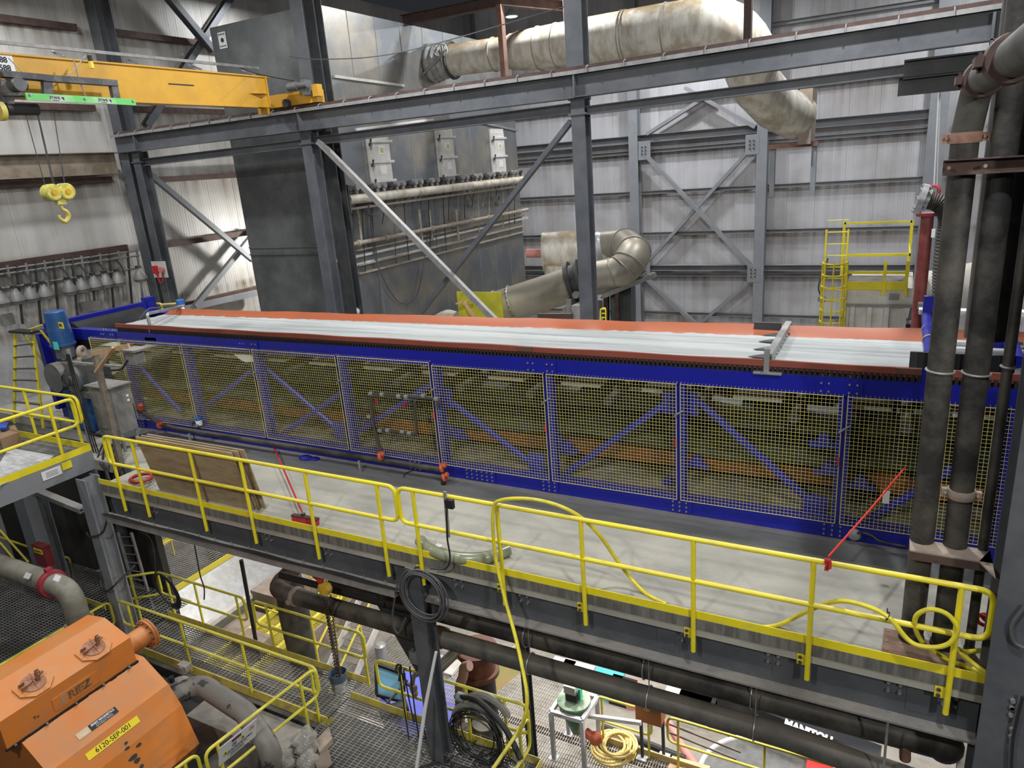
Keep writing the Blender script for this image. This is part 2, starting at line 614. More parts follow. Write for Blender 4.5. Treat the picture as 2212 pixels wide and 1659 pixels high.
def high_bay(loc, label, power=900.0, spot=False):
    t = T('high_bay_lamp', label, 'ceiling lamp', loc, 'high bay lamps under the roof')
    x, y, z = loc
    M().lathe((x, y, z), (0, 0, 1), [(0.0, 0.25), (0.03, 0.26), (0.14, 0.20), (0.26, 0.09), (0.34, 0.09)], 24).build('housing', galv_dull, t)
    M().lathe((x, y, z - 0.012), (0, 0, 1), [(0.0, 0.20), (0.012, 0.22)], 24).build('lens', lamp_glow, t)
    M().cyl((x, y, z + 0.34), (x, y, z + 1.2), 0.012, 8).build('hanger', galv_dull, t)
    d = bpy.data.lights.new('lamp_light', 'AREA')
    d.shape = 'DISK'
    d.size = 0.42
    d.energy = power
    d.color = (0.95, 0.97, 1.0)
    l = bpy.data.objects.new('lamp_light', d)
    COL.objects.link(l)
    l.parent = t
    l.location = (0, 0, -0.04)
    return t


LP = {
    'above the far end of the pale lagged duct': (*P(1105, 36, y=27)[:2], P(1105, 36, y=27)[2]),
}
high_bay(LP['above the far end of the pale lagged duct'], 'lit high bay lamp hanging behind the brown steel frame near the top of the hall', 900)
for i, (x, y, e) in enumerate([(-16.5, 5, 800), (-8.5, 4.5, 500), (1.5, 3.0, 900), (-18.5, 11.5, 480), (-9.6, 11.5, 950), (-0.5, 11.5, 1050),
                               (-9.5, 21, 1100), (-3.0, 20, 1100), (2.0, 28, 1100), (-8, 29.5, 900), (-19.6, 19.5, 350)]):
    high_bay((x, y, 10.4 if y < 19 else 11.3), 'high bay lamp under the roof out of view', e)


def flood(loc, aim, e, label):
    """wall floodlight: housing, lens and the light it gives"""
    loc, aim = V(loc), V(aim)
    d_ = (aim - loc).normalized()
    t = T('floodlight', label, 'floodlight', loc, 'floodlights behind the viewer')
    s_, u_ = frame_from(d_)
    M().obox(loc - d_ * 0.08, s_, u_, d_, 0.5, 0.4, 0.16).build('housing', steel_dk, t, smooth=0)
    M().obox(loc + d_ * 0.005, s_, u_, d_, 0.46, 0.36, 0.01).build('lens', lamp_glow, t, smooth=0)
    M().cyl(loc - d_ * 0.16, loc - d_ * 0.5, 0.03, 8).build('bracket', steel_dk, t)
    l = bpy.data.lights.new('lamp_light', 'AREA')
    l.shape = 'RECTANGLE'
    l.size, l.size_y = 0.46, 0.36
    l.energy = e
    l.color = (1.0, 0.98, 0.94)
    o = bpy.data.objects.new('lamp_light', l)
    COL.objects.link(o)
    o.parent = t
    o.rotation_euler = (-d_).to_track_quat('Z', 'Y').to_euler()
    o.location = d_ * 0.03


flood((6.5, -1.8, 7.2), (-3, 8, 0), 900, 'floodlight behind and right of the viewer')
flood((-4.0, -1.6, 8.0), (-11, 7, -1), 850, 'added fill light behind and left of the viewer, unseen')  # unseen lamp added to brighten the left parts
flood((-19.0, 20.6, 3.2), (-21.2, 15.6, 2.2), 500, 'floodlight low behind the clad filter house')
M().cyl((-18.9, 20.9, -9), (-18.9, 20.9, 3.3), 0.05, 8).build('lamp_mast', steel_dk, label='mast of the floodlight behind the clad filter house, out of view', cat='mast')
# ------------------------------------------------------------------ the hall: walls, slab, ground
FY, GX = 33.0, -21.3        # far wall plane, gable wall plane
far_lv = [P(1700, y, y=FY).z for y in (189, 303, 400, 497, 592, 681)]
gab_lv = [P(100, y, x=GX).z for y in (55, 232, 396, 560, 700)]
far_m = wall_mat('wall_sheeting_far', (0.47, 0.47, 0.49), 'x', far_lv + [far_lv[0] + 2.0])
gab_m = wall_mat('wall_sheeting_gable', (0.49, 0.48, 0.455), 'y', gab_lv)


def sheet(name, axis, a, b, z0, z1, pos, m, pitch=0.10, d=0.0035, sgn=-1):
    q = M()
    x = a
    pts = []
    k = 0
    while x < b:
        w = pitch * 0.16
        pts += [(x, 0), (x + pitch - w, 0)]
        k += 1
        dd = d * (3.5 if k % 11 == 0 else 1)
        pts += [(x + pitch - w * 0.8, dd), (x + pitch - w * 0.2, dd)]
        x += pitch
    vs = []
    for z in (z0, z1):
        for u, w in pts:
            vs.append((u, pos - sgn * w, z) if axis == 'x' else (pos + sgn * w, u, z))
    n = len(pts)
    fs = [(i, i + 1, n + i + 1, n + i) for i in range(n - 1)]
    q.add(vs, fs)
    # outer skin so that the wall has thickness
    if axis == 'x':
        q.box((a, pos + 0.05, z0), (b, pos + 0.15, z1))
    else:
        q.box((pos - 0.15, a, z0), (pos - 0.05, b, z1))
    return q.build(name, m, kind='structure', smooth=0)


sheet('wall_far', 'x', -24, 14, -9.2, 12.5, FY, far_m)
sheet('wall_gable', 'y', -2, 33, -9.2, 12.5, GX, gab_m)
# blockwork below the sheeting of the gable, behind the ladder
M().box((-21.28, 5, -9.0), (-21.12, 15, 1.55)).build('wall_gable_base', mat('blockwork', (0.32, 0.32, 0.32), 0.8, 0, (0.46, 0.46, 0.46), 0.8, 0.8), kind='structure')
# suspended slab that carries the belt filter and the walkway (openings left out)
slab = M()
slab.box((-13.0, 7.12, -0.22), (1.75, 9.9, 0.0))
slab.box((-21.1, 9.2, -0.22), (-13.0, 9.9, 0.0))
slab.box((-15.6, 7.9, -0.22), (-13.0, 9.2, 0.0))
slab.build('floor_upper', concrete, kind='structure', smooth=0)
M().box((-21.1, 9.9, -0.22), (6, 17.2, -0.002)).build('floor_upper_rear', concrete, kind='structure', smooth=0)
M().box((1.75, 8.4, -0.22), (6, 9.9, 0.0)).build('floor_upper_end', concrete_lt, kind='structure', smooth=0)
M().box((-22, 0, -9.2), (14, 33, -9.0)).build('floor_ground', concrete_lt, kind='structure', smooth=0)


def hs(name, label, cat, a, b, h, w, m=None, tf=0.02, tw=0.012, up=V((0, 0, 1)), group=None):
    return M().ibeam(a, b, h, w, tf, tw, up).build(name, m or steel, label=label, cat=cat, group=group, smooth=0)


# girts
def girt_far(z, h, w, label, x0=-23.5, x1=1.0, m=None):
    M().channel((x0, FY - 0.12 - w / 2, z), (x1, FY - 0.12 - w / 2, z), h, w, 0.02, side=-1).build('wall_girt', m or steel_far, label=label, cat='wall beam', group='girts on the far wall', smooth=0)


names = ['just under the crane beam', 'below the wide wall beam', 'across the middle of the cross bracing', 'above the yellow platform', 'level with the rail of the yellow platform', 'lowest, just above the belt filter']
for z, nm in zip(far_lv, names):
    girt_far(z, 0.16, 0.14, 'thin grey girt on the far wall, ' + nm)
girt_far(P(1700, 273, y=FY).z, 0.34, 0.3, 'wide grey wall beam on the far wall under the big lagged duct')
girt_far(P(1700, 577, y=FY).z + 0.02, 0.26, 0.26, 'wide grey beam on the far wall level with the yellow platform rail')
girt_far(far_lv[0] + 2.4, 0.16, 0.14, 'thin grey girt on the far wall above the crane beam')
for z, nm in zip(gab_lv[:4], ['near the top of the picture', 'behind the yellow crane girder', 'just below the broad rusty beam', 'above the row of dome lamps']):
    h = 0.18 if nm[0] != 'a' else 0.22
    M().channel((GX + 0.16, 5.5, z), (GX + 0.16, 14.2, z), h, 0.16, 0.02, side=1).build('wall_girt', rust, label='brown girt on the left gable wall ' + nm, cat='wall beam', group='girts on the gable wall', smooth=0)
for y_, nm in zip((92, 241, 385, 522, 657), ['behind the crossed braces at the top', 'seen under the crane girder', 'behind the top of the diagonal brace', 'crossing the diagonal brace', 'lowest, above the belt filter end']):
    z = P(400, y_, x=GX).z
    M().channel((GX + 0.16, 15.0, z), (GX + 0.16, 28, z), 0.18, 0.16, 0.02, side=1).build('wall_girt', rust, label='brown girt left of the filter house, ' + nm, cat='wall beam', group='girts on the gable wall', smooth=0)
zb = P(100, 358, x=GX + 0.4).z
M().ibeam((GX + 0.45, 3, zb), (GX + 0.45, 14.3, zb), 0.62, 0.3).build('wall_beam', mat('dusty_beam', (0.24, 0.20, 0.15), 0.8, 0, (0.13, 0.10, 0.07), 2, 0.8, dust=DUST, damt=0.7), label='deep dusty brown beam along the left gable wall behind the hook block', cat='steel beam', smooth=0)

# gable columns, braces
hs('steel_column', 'wide grey steel column on the gable wall behind the yellow crane girder', 'steel column', (-20.75, 14.75, -9), (-20.75, 14.75, 12.5), 0.5, 0.42, up=V((0, 1, 0)), group='steel columns')
zt = P(315, 265, x=-20.7)
for a, b, nm in ((P(360, -10, x=-20.7), P(462, 112, x=-20.7), 'leaning down to the right'), (P(500, -10, x=-20.98), P(315, 272, x=-20.98), 'leaning down to the left')):
    hs('diagonal_brace', 'dark steel brace at the top left of the hall, ' + nm, 'brace', a, b, 0.26, 0.2, up=V((1, 0, 0)), group='gable wall braces')
for a, b, nm in ((P(318, 372, x=-20.6), P(545, 562, x=-20.6), 'running down from the corner column'), (P(552, 500, x=-20.85), P(420, 662, x=-20.85), 'crossing it lower down near the bright wall')):
    M().bar(a, b, 0.16, 0.16, V((1, 0, 0))).build('diagonal_brace', steel_far, label='grey steel brace on the gable wall ' + nm, cat='brace', group='gable wall braces', smooth=0)
M().bar(P(395, 668, x=-20.9), P(555, 632, x=-20.9), 0.14, 0.2).build('wall_rail', steel_far, label='grey horizontal steel rail low on the bright gable wall', cat='wall beam', smooth=0)
# far wall columns and X bracing
for px, nm in ((1372, 'behind the right of the middle column'), (1645, 'in the middle of the right half, full height'), (1010, 'at the top behind the brown steel frame'), (858, 'at the top left of the brown steel frame')):
    x = P(px, 400 if px > 1100 else 40, y=FY - 0.5).x
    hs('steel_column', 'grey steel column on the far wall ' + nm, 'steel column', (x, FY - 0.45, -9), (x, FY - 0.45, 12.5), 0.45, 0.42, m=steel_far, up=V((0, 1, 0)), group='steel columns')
x = P(2012, 400, y=FY - 0.5).x
hs('steel_column', 'grey steel column on the far wall next to the red standpipe', 'steel column', (x, FY - 0.45, -9), (x, FY - 0.45, 12.5), 0.5, 0.62, m=steel_far, up=V((0, 1, 0)), group='steel columns')
BY = FY - 0.55
for (a, b, nm) in (((1395, 335), (1625, 578), 'middle pair, falling to the right'), ((1625, 318), (1395, 570), 'middle pair, falling to the left'),
                   ((1395, 600), (1505, 702), 'lower pair, falling to the right'), ((1630, 598), (1505, 705), 'lower pair, falling to the left'),
                   ((1632, 275), (1480, 190), 'upper pair, falling to the right'), ((1398, 290), (1540, 200), 'upper pair, falling to the left')):
    by = BY + (0.0 if 'right' in nm else 0.17)
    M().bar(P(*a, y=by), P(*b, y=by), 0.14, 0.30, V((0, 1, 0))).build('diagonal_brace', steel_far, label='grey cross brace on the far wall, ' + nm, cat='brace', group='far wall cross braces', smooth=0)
for c, nm in (((1625, 312), 'upper right'), ((1392, 325), 'upper left'), ((1628, 590), 'lower right'), ((1392, 585), 'lower left')):
    t = T('gusset_plate', 'grey bolted gusset plate at the %s corner of the far wall bracing' % nm, 'steel plate', P(*c, y=BY - 0.12), 'gusset plates')
    c = P(*c, y=BY - 0.12)
    plate(c, (1, 0, 0), (0, 0, 1), 0.55, 0.8, 0.03).build('plate', steel_far, t, smooth=0)
    q = M()
    for i in range(3):
        for j in range(2):
            q.cyl(c + V((-0.1 + 0.16 * j, -0.06, -0.15 + 0.15 * i)), c + V((-0.1 + 0.16 * j, 0, -0.15 + 0.15 * i)), 0.035, 6)
    q.build('bolts', steel_dk, t)

# ------------------------------------------------------------------ crane aisle columns and runway
CY = 14.5
for x, nm in ((-20.2, 'carrying the left end of the crane runway beam'), (-13.45, 'in front of the clad filter house'), (-5.98, 'in the middle of the picture, rising behind the belt filter'), (1.52, 'seen between the big dark pipes on the right')):
    t = T('steel_column', 'grey steel column ' + nm, 'steel column', (x, CY + 0.17, -0.0), 'steel columns')
    M().ibeam((x, CY + 0.17, 0), (x, CY + 0.17, 6.42 if nm[0] == 'c' and 'left end' in nm else 6.42), 0.34, 0.30, 0.03, 0.02, V((0, 1, 0))).build('shaft', steel, t, smooth=0)
    M().box((x - 0.2, CY - 0.03, 6.10), (x + 0.2, CY + 0.34, 6.14)).build('bearing_plate', steel, t, smooth=0)
    M().box((x - 0.24, CY - 0.04, 0.0), (x + 0.24, CY + 0.38, 0.03)).build('base_plate', steel, t, smooth=0)
for x, nm in ((-13.0, 'over the column before the clad filter house'), (-5.98, 'over the middle column')):
    hs('upper_column', 'grey steel column stub standing behind the crane runway ' + nm, 'steel column', (-13.45 if x < -10 else -6.15, CY + 0.55, 6.42), (-13.45 if x < -10 else -6.15, CY + 0.55, 12.5), 0.36, 0.38, up=V((0, 1, 0)), group='steel columns')
xx = P(712, 300, y=15.3).x
M().ibeam((xx, 15.3, 0), (xx, 15.3, 12.5), 0.3, 0.42, 0.03, 0.02, V((0, 1, 0))).build('steel_column', steel_dk, label='dark steel column just right of the one before the filter house, full height', cat='steel column', group='steel columns', smooth=0)
t = T('crane_runway', 'long grey crane runway beam with a rusty rail on top, crossing the whole picture', 'crane beam', (-9, CY, 6.4))
q = M()
q.ibeam((-20.9, CY, 6.68), (-5.98, CY, 6.68), 0.52, 0.30, 0.02, 0.014)
q.ibeam((-5.98, CY, 6.68), (1.25, CY, 6.78), 0.50, 0.30, 0.02, 0.014)
q.build('beam', steel, t, smooth=0)
M().bar((-20.9, CY - 0.16, 6.90), (-5.98, CY - 0.16, 6.90), 0.02, 0.075).bar((-5.98, CY - 0.16, 6.90), (1.25, CY - 0.16, 7.0), 0.02, 0.075).build('edge_angle', galv_dull, t, smooth=0)
M().bar((-20.9, CY, 6.98), (-5.98, CY, 6.98), 0.09, 0.08).bar((-5.98, CY, 6.98), (1.25, CY, 7.08), 0.09, 0.08).build('rail', rust, t, smooth=0)
for i in range(28):
    x = -20.5 + i * 0.78
    zo = max(0, (x + 5.98) * 0.0138)
    M().tube([(x, CY - 0.02, 6.98 + zo), (x, CY - 0.13, 6.99 + zo), (x, CY - 0.19, 6.95 + zo), (x, CY - 0.19, 6.86 + zo)], 0.014, 6).build('rail_hook', galv_dull, t)
for x in (-19.9, -13.45, -5.98, 1.1):
    M().box((x - 0.02, CY - 0.15, 6.44), (x + 0.02, CY - 0.007, 6.93)).build('stiffener', steel, t, smooth=0)
hs('runway_strut', 'grey steel strut just below the crane runway beam, left half', 'steel beam', (-20.0, CY + 0.15, 6.10), (-13.6, CY + 0.15, 6.14), 0.20, 0.2, group='struts under the runway')
hs('runway_strut', 'grey steel strut below the crane runway beam in front of the inspection doors', 'steel beam', (-13.2, CY + 0.15, 6.17), (-6.15, CY + 0.15, 6.25), 0.20, 0.2, group='struts under the runway')
hs('runway_strut', 'grey steel strut below the crane runway beam on the right', 'steel beam', (-5.8, CY + 0.1, 6.17), (1.4, CY + 0.1, 6.27), 0.17, 0.16, group='struts under the runway')
M().angle(P(688, 305, y=CY + 0.05), P(1078, 700, y=CY + 0.05), 0.13, 0.014, V((0, 1, 0))).build('diagonal_brace', galv_dull, label='steel angle brace falling right from the left column to the belt edge, bright edge', cat='brace', group='runway braces', smooth=0)
M().bar(P(1234, 262, y=CY + 0.2), P(893, 697, y=CY + 0.2), 0.10, 0.15, V((0, 1, 0))).build('diagonal_brace', steel, label='dark steel brace falling left from the middle column across the filter house', cat='brace', group='runway braces', smooth=0)
for a, b, nm in (((1940, 187), (2140, 165), 'lower'), ((1952, 152), (2140, 110), 'upper')):
    a_, b_ = P(*a, y=11.5), P(*b, y=11.5)
    b_.z = a_.z
    hs('steel_beam', 'short dark steel beam ending in the air left of the pipe elbow, %s of the pair' % nm, 'steel beam', a_, b_ + V((1.5, 0, 0)), 0.24, 0.2, m=steel_dk, group='short beams by the elbow')

# ------------------------------------------------------------------ overhead crane
GXC = -14.1
t = T('overhead_crane', 'yellow overhead travelling crane girder at the upper left', 'crane', (GXC, 14.2, 6.98))
zt, zb2 = 7.72, 7.02
g = M()
g.bar((GXC, 3.0, zt), (GXC, 14.15, zt), 0.30, 0.03)
g.bar((GXC, 3.0, zb2), (GXC, 13.6, zb2), 0.30, 0.03)
g.box((GXC + 0.09, 3.0, zb2), (GXC + 0.11, 14.0, zt))
g.box((GXC - 0.11, 3.0, zb2), (GXC - 0.09, 14.0, zt))
g.box((GXC - 0.15, 13.98, zb2), (GXC + 0.15, 14.02, zt))
g.prism([(GXC + 0.11, 13.4, zb2 + 0.3), (GXC + 0.26, 13.7, zb2 + 0.3), (GXC + 0.11, 14.0, zb2 + 0.3)], (0, 0, 0.02))
g.build('girder', crane_y, t, smooth=0)
e = M()
e.box((-14.5, 14.36, 7.04), (-12.75, 14.64, 7.34))
e.build('end_carriage', crane_y, t, smooth=0)
M().cyl((-13.7, 14.25, 7.1), (-13.7, 14.36, 7.1), 0.10, 12).cyl((-14.4, 14.25, 7.1), (-14.4, 14.36, 7.1), 0.10, 12).build('wheel', steel_dk, t)
q = M()
q.cyl((-13.05, 14.1, 7.42), (-13.35, 14.1, 7.42), 0.10, 14)
q.cyl((-12.75, 14.1, 7.42), (-13.05, 14.1, 7.42), 0.07, 12)
q.box((-12.98, 14.12, 7.2), (-12.84, 14.36, 7.55))
q.build('drive_motor', grey_motor, t)
M().box((-12.72, 14.2, 7.15), (-12.55, 14.38, 7.42)).build('buffer', crane_y, t, smooth=0)
M().box((GXC + 0.112, P(355, 176, x=GXC).y, 7.40), (GXC + 0.116, P(410, 180, x=GXC).y, 7.425)).build('dark_slot', ink, t, smooth=0)
M().box((-14.4, 14.0, 6.9), (-14.3, 14.3, 7.2)).build('side_plate', crane_y, t, smooth=0)
# festoon track beside the girder
fx = GXC - 0.35
f = M()
f.bar((fx, 3.0, 7.98), (fx, 14.3, 8.0), 0.05, 0.06)
f.build('festoon_track', galv_dull, t, smooth=0)
for i in range(7):
    y = 4.5 + i * 1.55
    M().bar((fx - 0.05, y, 7.93), (GXC + 0.12, y - 0.12, 7.76), 0.035, 0.035).build('track_bracket', galv_dull, t, smooth=0)
M().tube(spline([(fx, 13.7, 7.97), (fx + 0.3, 14.0, 7.8), (-13.2, 14.15, 7.55)]), 0.012, 6).build('festoon_cable', cable, t)
# capacity sheet on the girder with its lettering
c = P(5, 140, x=GXC + 0.118)
plate(c + V((0, -0.11, 0.01)), (0, 1, 0), (0, 0, 1), 0.62, 0.36, 0.004).build('number_sheet', label_w, t, label='white sheet with black digits', smooth=0)
text('0588', 0.13, c + V((0.004, -0.03, 0.08)), (0, 1, 0), (0, 0, 1), ink, t, bold=0.004)
text('0588', 0.13, c + V((0.004, 0.0, -0.05)), (0, 1, 0), (0, 0, 1), ink, t, bold=0.004)
# hoist trolley
hx = GXC + 0.45
h = T('hoist_trolley', 'dusty dark grey hoist trolley with a green guard bar on the crane girder', 'hoist', (hx, 8.6, 6.5))
q = M()
A = lambda px, py: P(px, py, x=hx)
q.bar(A(85, 168), A(250, 180), 0.14, 0.11)
q.bar(A(243, 178), A(252, 222), 0.14, 0.10, V((1, 0, 0)))
q.bar(A(0, 160), A(90, 168), 0.2, 0.10)
q.bar(A(100, 165), A(103, 215), 0.16, 0.09, V((1, 0, 0)))
q.bar(A(12, 175), A(14, 225), 0.2, 0.12, V((1, 0, 0)))
q.bar(A(0, 205), A(60, 205), 0.3, 0.05)
q.build('frame', mat('dusty_dark', (0.06, 0.063, 0.07), 0.7, 0, (0.2, 0.18, 0.16), 3, 0.8, dust=DUST, damt=0.7), h, smooth=0)
q = M()
c = A(24, 186)
q.cyl(c - V((0.2, 0, 0)), c + V((0.28, 0, 0)), 0.11, 14)
c = A(40, 182)
q.cyl(c - V((0, 0.18, 0)), c + V((0, 0.12, 0)), 0.09, 12)
c = A(5, 236)
q.build('travel_motor', grey_motor, h)
M().cyl(A(12, 236), A(80, 236), 0.10, 14).build('rope_drum', black, h)
M().cyl(A(-6, 240), A(6, 240), 0.16, 14).build('drum_end', yellow_d, h)
ga, gb = P(55, 208, x=hx + 0.25), P(292, 221, x=hx + 0.25)
gm = (ga + gb) / 2
dr = (gb - ga).normalized()
plate(gm, dr, (0, 0, 1), (gb - ga).length, 0.115, 0.03).build('guard_bar', stahl_g, h, label='green guard bar with grey lettering', smooth=0)
for px in (132, 236):
    cc = P(px - 10, 213 if px < 200 else 218, x=hx + 0.27)
    plate(cc + dr * 0.02, dr, (0, 0, 1), 0.26, 0.095, 0.003).build('name_sticker', mat('sticker', (0.42, 0.50, 0.40), 0.6), h, smooth=0)
    text('STAHL', 0.062, cc + dr * -0.02 + V((0.004, 0, 0.014)), dr, (0, 0, 1), ink, h, bold=0.001)
    text('CraneSystems', 0.022, cc + dr * -0.02 + V((0.004, 0, -0.028)), dr, (0, 0, 1), ink, h)
    M().prism([cc + dr * 0.085 + V((0.003, 0, 0.03)), cc + dr * 0.135 + V((0.003, 0, 0.03)), cc + dr * 0.135 + V((0.003, 0, -0.03))], (0.003, 0, 0)).build('emblem', ink, h, smooth=0)
for px, py in ((65, 205), (183, 213), (287, 218)):
    c = P(px, py, x=hx + 0.26)
    M().cyl(c, c + V((0.03, 0, 0)), 0.022, 8).build('bolt', galv, h)
M().tube([A(158, 125), A(170, 170), A(186, 212)], 0.012, 6).build('pendant_arm', galv_dull, h)
M().tube(spline([A(18, 125), A(60, 163), A(110, 172), A(150, 160), A(185, 120)]), 0.011, 6).build('loop_cable', mat('cable_pale', (0.4, 0.38, 0.33), 0.6), h)
c = P(196, 135, x=hx + 0.1)
w = T('warning_lamp', 'small yellow warning beacon hanging beside the crane girder', 'lamp', c)
M().cyl(c + V((0, 0, -0.10)), c + V((0, 0, 0.02)), 0.045, 12, 0.04).build('lens', mat('amber', (0.85, 0.65, 0.05), 0.3), w)
M().cyl(c + V((0, 0, 0.02)), c + V((0, 0, 0.12)), 0.04, 12).build('cap', black, w)
# hook block
hy = P(125, 415, x=hx)
hb = T('hook_block', 'yellow two sheave hook block hanging on wire ropes below the hoist', 'hook block', hy + V((0, 0, -0.35)))
for s, nm in ((-0.125, 'a'), (0.125, 'b')):
    c = hy + V((0, s, 0))
    M().lathe(c - V((0.11, 0, 0)), (1, 0, 0), [(0, 0.13), (0.02, 0.15), (0.20, 0.15), (0.22, 0.13)], 20).build('sheave_cover', mat('hook_yellow', (0.62, 0.55, 0.08), 0.5, 0, (0.3, 0.28, 0.12), 9, 0.8), hb)
    M().cyl(c + V((0.11, 0, 0)), c + V((0.13, 0, 0)), 0.05, 12).build('pin', crane_y, hb)
M().box((hx - 0.05, hy.y - 0.08, hy.z - 0.22), (hx + 0.05, hy.y + 0.08, hy.z + 0.05)).build('crosshead', yellow_d, hb, smooth=0)
hk = [hy + V((0, 0, -0.2)), hy + V((0, 0.0, -0.30)), hy + V((0, 0.07, -0.36)), hy + V((0, 0.085, -0.45)), hy + V((0, 0.0, -0.53)), hy + V((0, -0.08, -0.47)), hy + V((0, -0.085, -0.40))]
pts = spline(hk, 5)
M().tube(pts, 0.03, 10, rr=[0.022 + 0.02 * math.sin(PI * i / (len(pts) - 1)) for i in range(len(pts))]).build('hook', mat('hook_steel', (0.55, 0.45, 0.12), 0.4, 0.3), hb)
for (a, b) in (((55, 246), (97, 400)), ((80, 246), (115, 400)), ((82, 246), (118, 400)), ((115, 235), (140, 400))):
    M().cyl(P(*a, x=hx), P(*b, x=hx), 0.008, 6).build('wire_rope', steel_dk, hb)
# ------------------------------------------------------------------ clad filter house
BY0 = 15.8
XL = P(505, 350, y=BY0).x
XB = P(702, 160, y=BY0).x
BY1 = P(1122, 400, x=XB).y
BZ = P(455, 60, y=BY0).z
fh = T('filter_house', 'tall sheet metal clad filter house with pale doors, behind the belt filter', 'industrial housing', ((XL + XB) / 2, BY0, 0))
q = M()
q.box((XL, BY0, 0), (XB, BY1, BZ))
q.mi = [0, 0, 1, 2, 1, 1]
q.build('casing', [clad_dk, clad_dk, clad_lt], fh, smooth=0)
f = M()
zs = P(600, 534, y=BY0).z
f.box((XL, BY0 - 0.03, zs - 0.02), (XB, BY0, zs + 0.02))
f.box((XL, BY0 - 0.05, zs - 0.22), (XB, BY0, zs - 0.19))
for i in range(24):
    x = XL + 0.1 + i * (XB - XL - 0.2) / 23
    f.box((x - 0.02, BY0 - 0.045, zs - 0.20), (x + 0.02, BY0, zs - 0.17))
f.build('front_flange', clad_dk, fh, smooth=0)
# corner strut with slots
q = M()
q.box((XB - 0.01, BY0 - 0.12, 0), (XB + 0.03, BY0 + 0.12, 8.4))
q.build('corner_strut', galv, fh, smooth=0)
q = M()
for i in range(28):
    z = 0.3 + i * 0.29
    q.box((XB + 0.028, BY0 - 0.03, z), (XB + 0.034, BY0 + 0.03, z + 0.14))
q.build('slots', ink, fh, smooth=0)
A = lambda px, py, d=0.0: P(px, py, x=XB + d)
for (a, b) in (((722, 165), (872, 185)), ((768, 280), (935, 258)), ((1027, 262), (1117, 282)), ((700, 570), (1140, 470)), ((757, 575), (1000, 520))):
    p, r = A(*a, 0.03), A(*b, 0.03)
    M().bar(p, r, 0.06, 0.07, V((0, 0, 1))).build('wall_flange', white_dusty if a[0] < 1000 else galv_dull, fh, smooth=0)
p = A(750, 545)
for k, dz in enumerate((0.0, 0.42, 0.66)):
    M().bar((XB + 0.05, BY0 + 0.2, p.z - dz), (XB + 0.05, BY1, p.z - dz), 0.10, 0.045).build('seam_flange', dusty_pipe, fh, smooth=0)
# panel seams and rivets
q = M()
for k in range(1, 9):
    y = BY0 + k * (BY1 - BY0) / 9
    q.box((XB, y - 0.015, 0), (XB + 0.006, y + 0.015, BZ))
q.build('panel_seam', galv_dull, fh, smooth=0)
# inspection doors
for (x0, y0, x1, y1, nm) in ((800, 293, 848, 400, 'left'), (948, 283, 985, 390, 'middle'), (1065, 287, 1093, 382, 'right')):
    a, b = A(x0, y0, 0.1), A(x1, y0, 0.1)
    lo = A((x0 + x1) / 2, y1, 0.1).z
    ya, yb = a.y, A(x1, y1, 0.1).y
    d = M()
    d.box((XB, ya - 0.12, lo - 0.1), (XB + 0.06, yb + 0.12, a.z + 0.15))
    d.build('door_frame', white_dusty, fh, smooth=0)
    dd = M().box((XB + 0.06, ya, lo), (XB + 0.14, yb, a.z)).build('door', white_dusty, fh, smooth=0)
    H = a.z - lo
    for u in (0.86, 0.45, 0.06):
        z = lo + H * u
        M().box((XB + 0.14, ya - 0.2, z), (XB + 0.19, yb + 0.12, z + 0.07)).build('clamp_bar', white_dusty, dd, smooth=0)
        M().cyl((XB + 0.14, ya - 0.15, z - 0.09), (XB + 0.22, ya - 0.15, z + 0.1), 0.03, 8).build('latch', steel_dk, dd)
    ym = (ya + yb) / 2
    for u in (0.62, 0.22):
        z = lo + H * u
        M().box((XB + 0.14, ym - 0.13, z), (XB + 0.15, ym + 0.13, z + 0.24)).build('notice', label_w, dd, smooth=0)
        M().box((XB + 0.15, ym - 0.07, z + 0.05), (XB + 0.155, ym + 0.07, z + 0.18)).build('notice_symbol', yellow_d if u > 0.4 else label_w, dd, smooth=0)
# pulse valve header along the side
p0, p1 = A(752, 432, 0.35), A(1132, 402, 0.35)
p1.z = p0.z
M().tube([p0, p1], 0.13, 14).build('air_header', cream_duct, fh)
M().box((XB, p0.y - 0.1, p0.z - 0.28), (XB + 0.28, p1.y, p0.z - 0.22)).build('header_shelf', dusty_pipe, fh, smooth=0)
M().box((XB, p0.y - 0.12, p0.z - 0.35), (XB + 0.5, p0.y - 0.08, p0.z + 0.4)).build('header_end', steel_dk, fh, smooth=0)
nv = 34
for i in range(nv):
    y = p0.y + 0.15 + (p1.y - p0.y - 0.3) * i / (nv - 1)
    q = M()
    q.cyl((XB + 0.05, y, p0.z + 0.28), (XB + 0.36, y, p0.z + 0.30), 0.085, 10)
    q.cyl((XB + 0.3, y, p0.z + 0.08), (XB + 0.3, y, p0.z + 0.25), 0.045, 8)
    q.build('pulse_valve', galv_dull if i % 3 else steel_dk, fh)
for i in range(22):
    y = p0.y + 0.4 + (p1.y - p0.y - 1.0) * i / 21 + random.uniform(-0.15, 0.15)
    L_ = random.choice([0.4, 0.7, 1.3, 1.6, 1.7])
    pts = [(XB + 0.3, y, p0.z - 0.1), (XB + 0.16, y + 0.03, p0.z - 0.4), (XB + 0.07, y + random.uniform(-0.1, 0.1), p0.z - 0.4 - L_)]
    M().tube(spline(pts, 4), 0.014, 5).build('hanging_cable', random.choice([cable_g, dusty_pipe, cable]), fh)
for px in (772, 905, 927, 985):
    a = A(px, 452, 0.12)
    M().cyl(a, (a.x, a.y, A(px, 520).z), 0.035, 8).build('drop_pipe', dusty_pipe, fh)
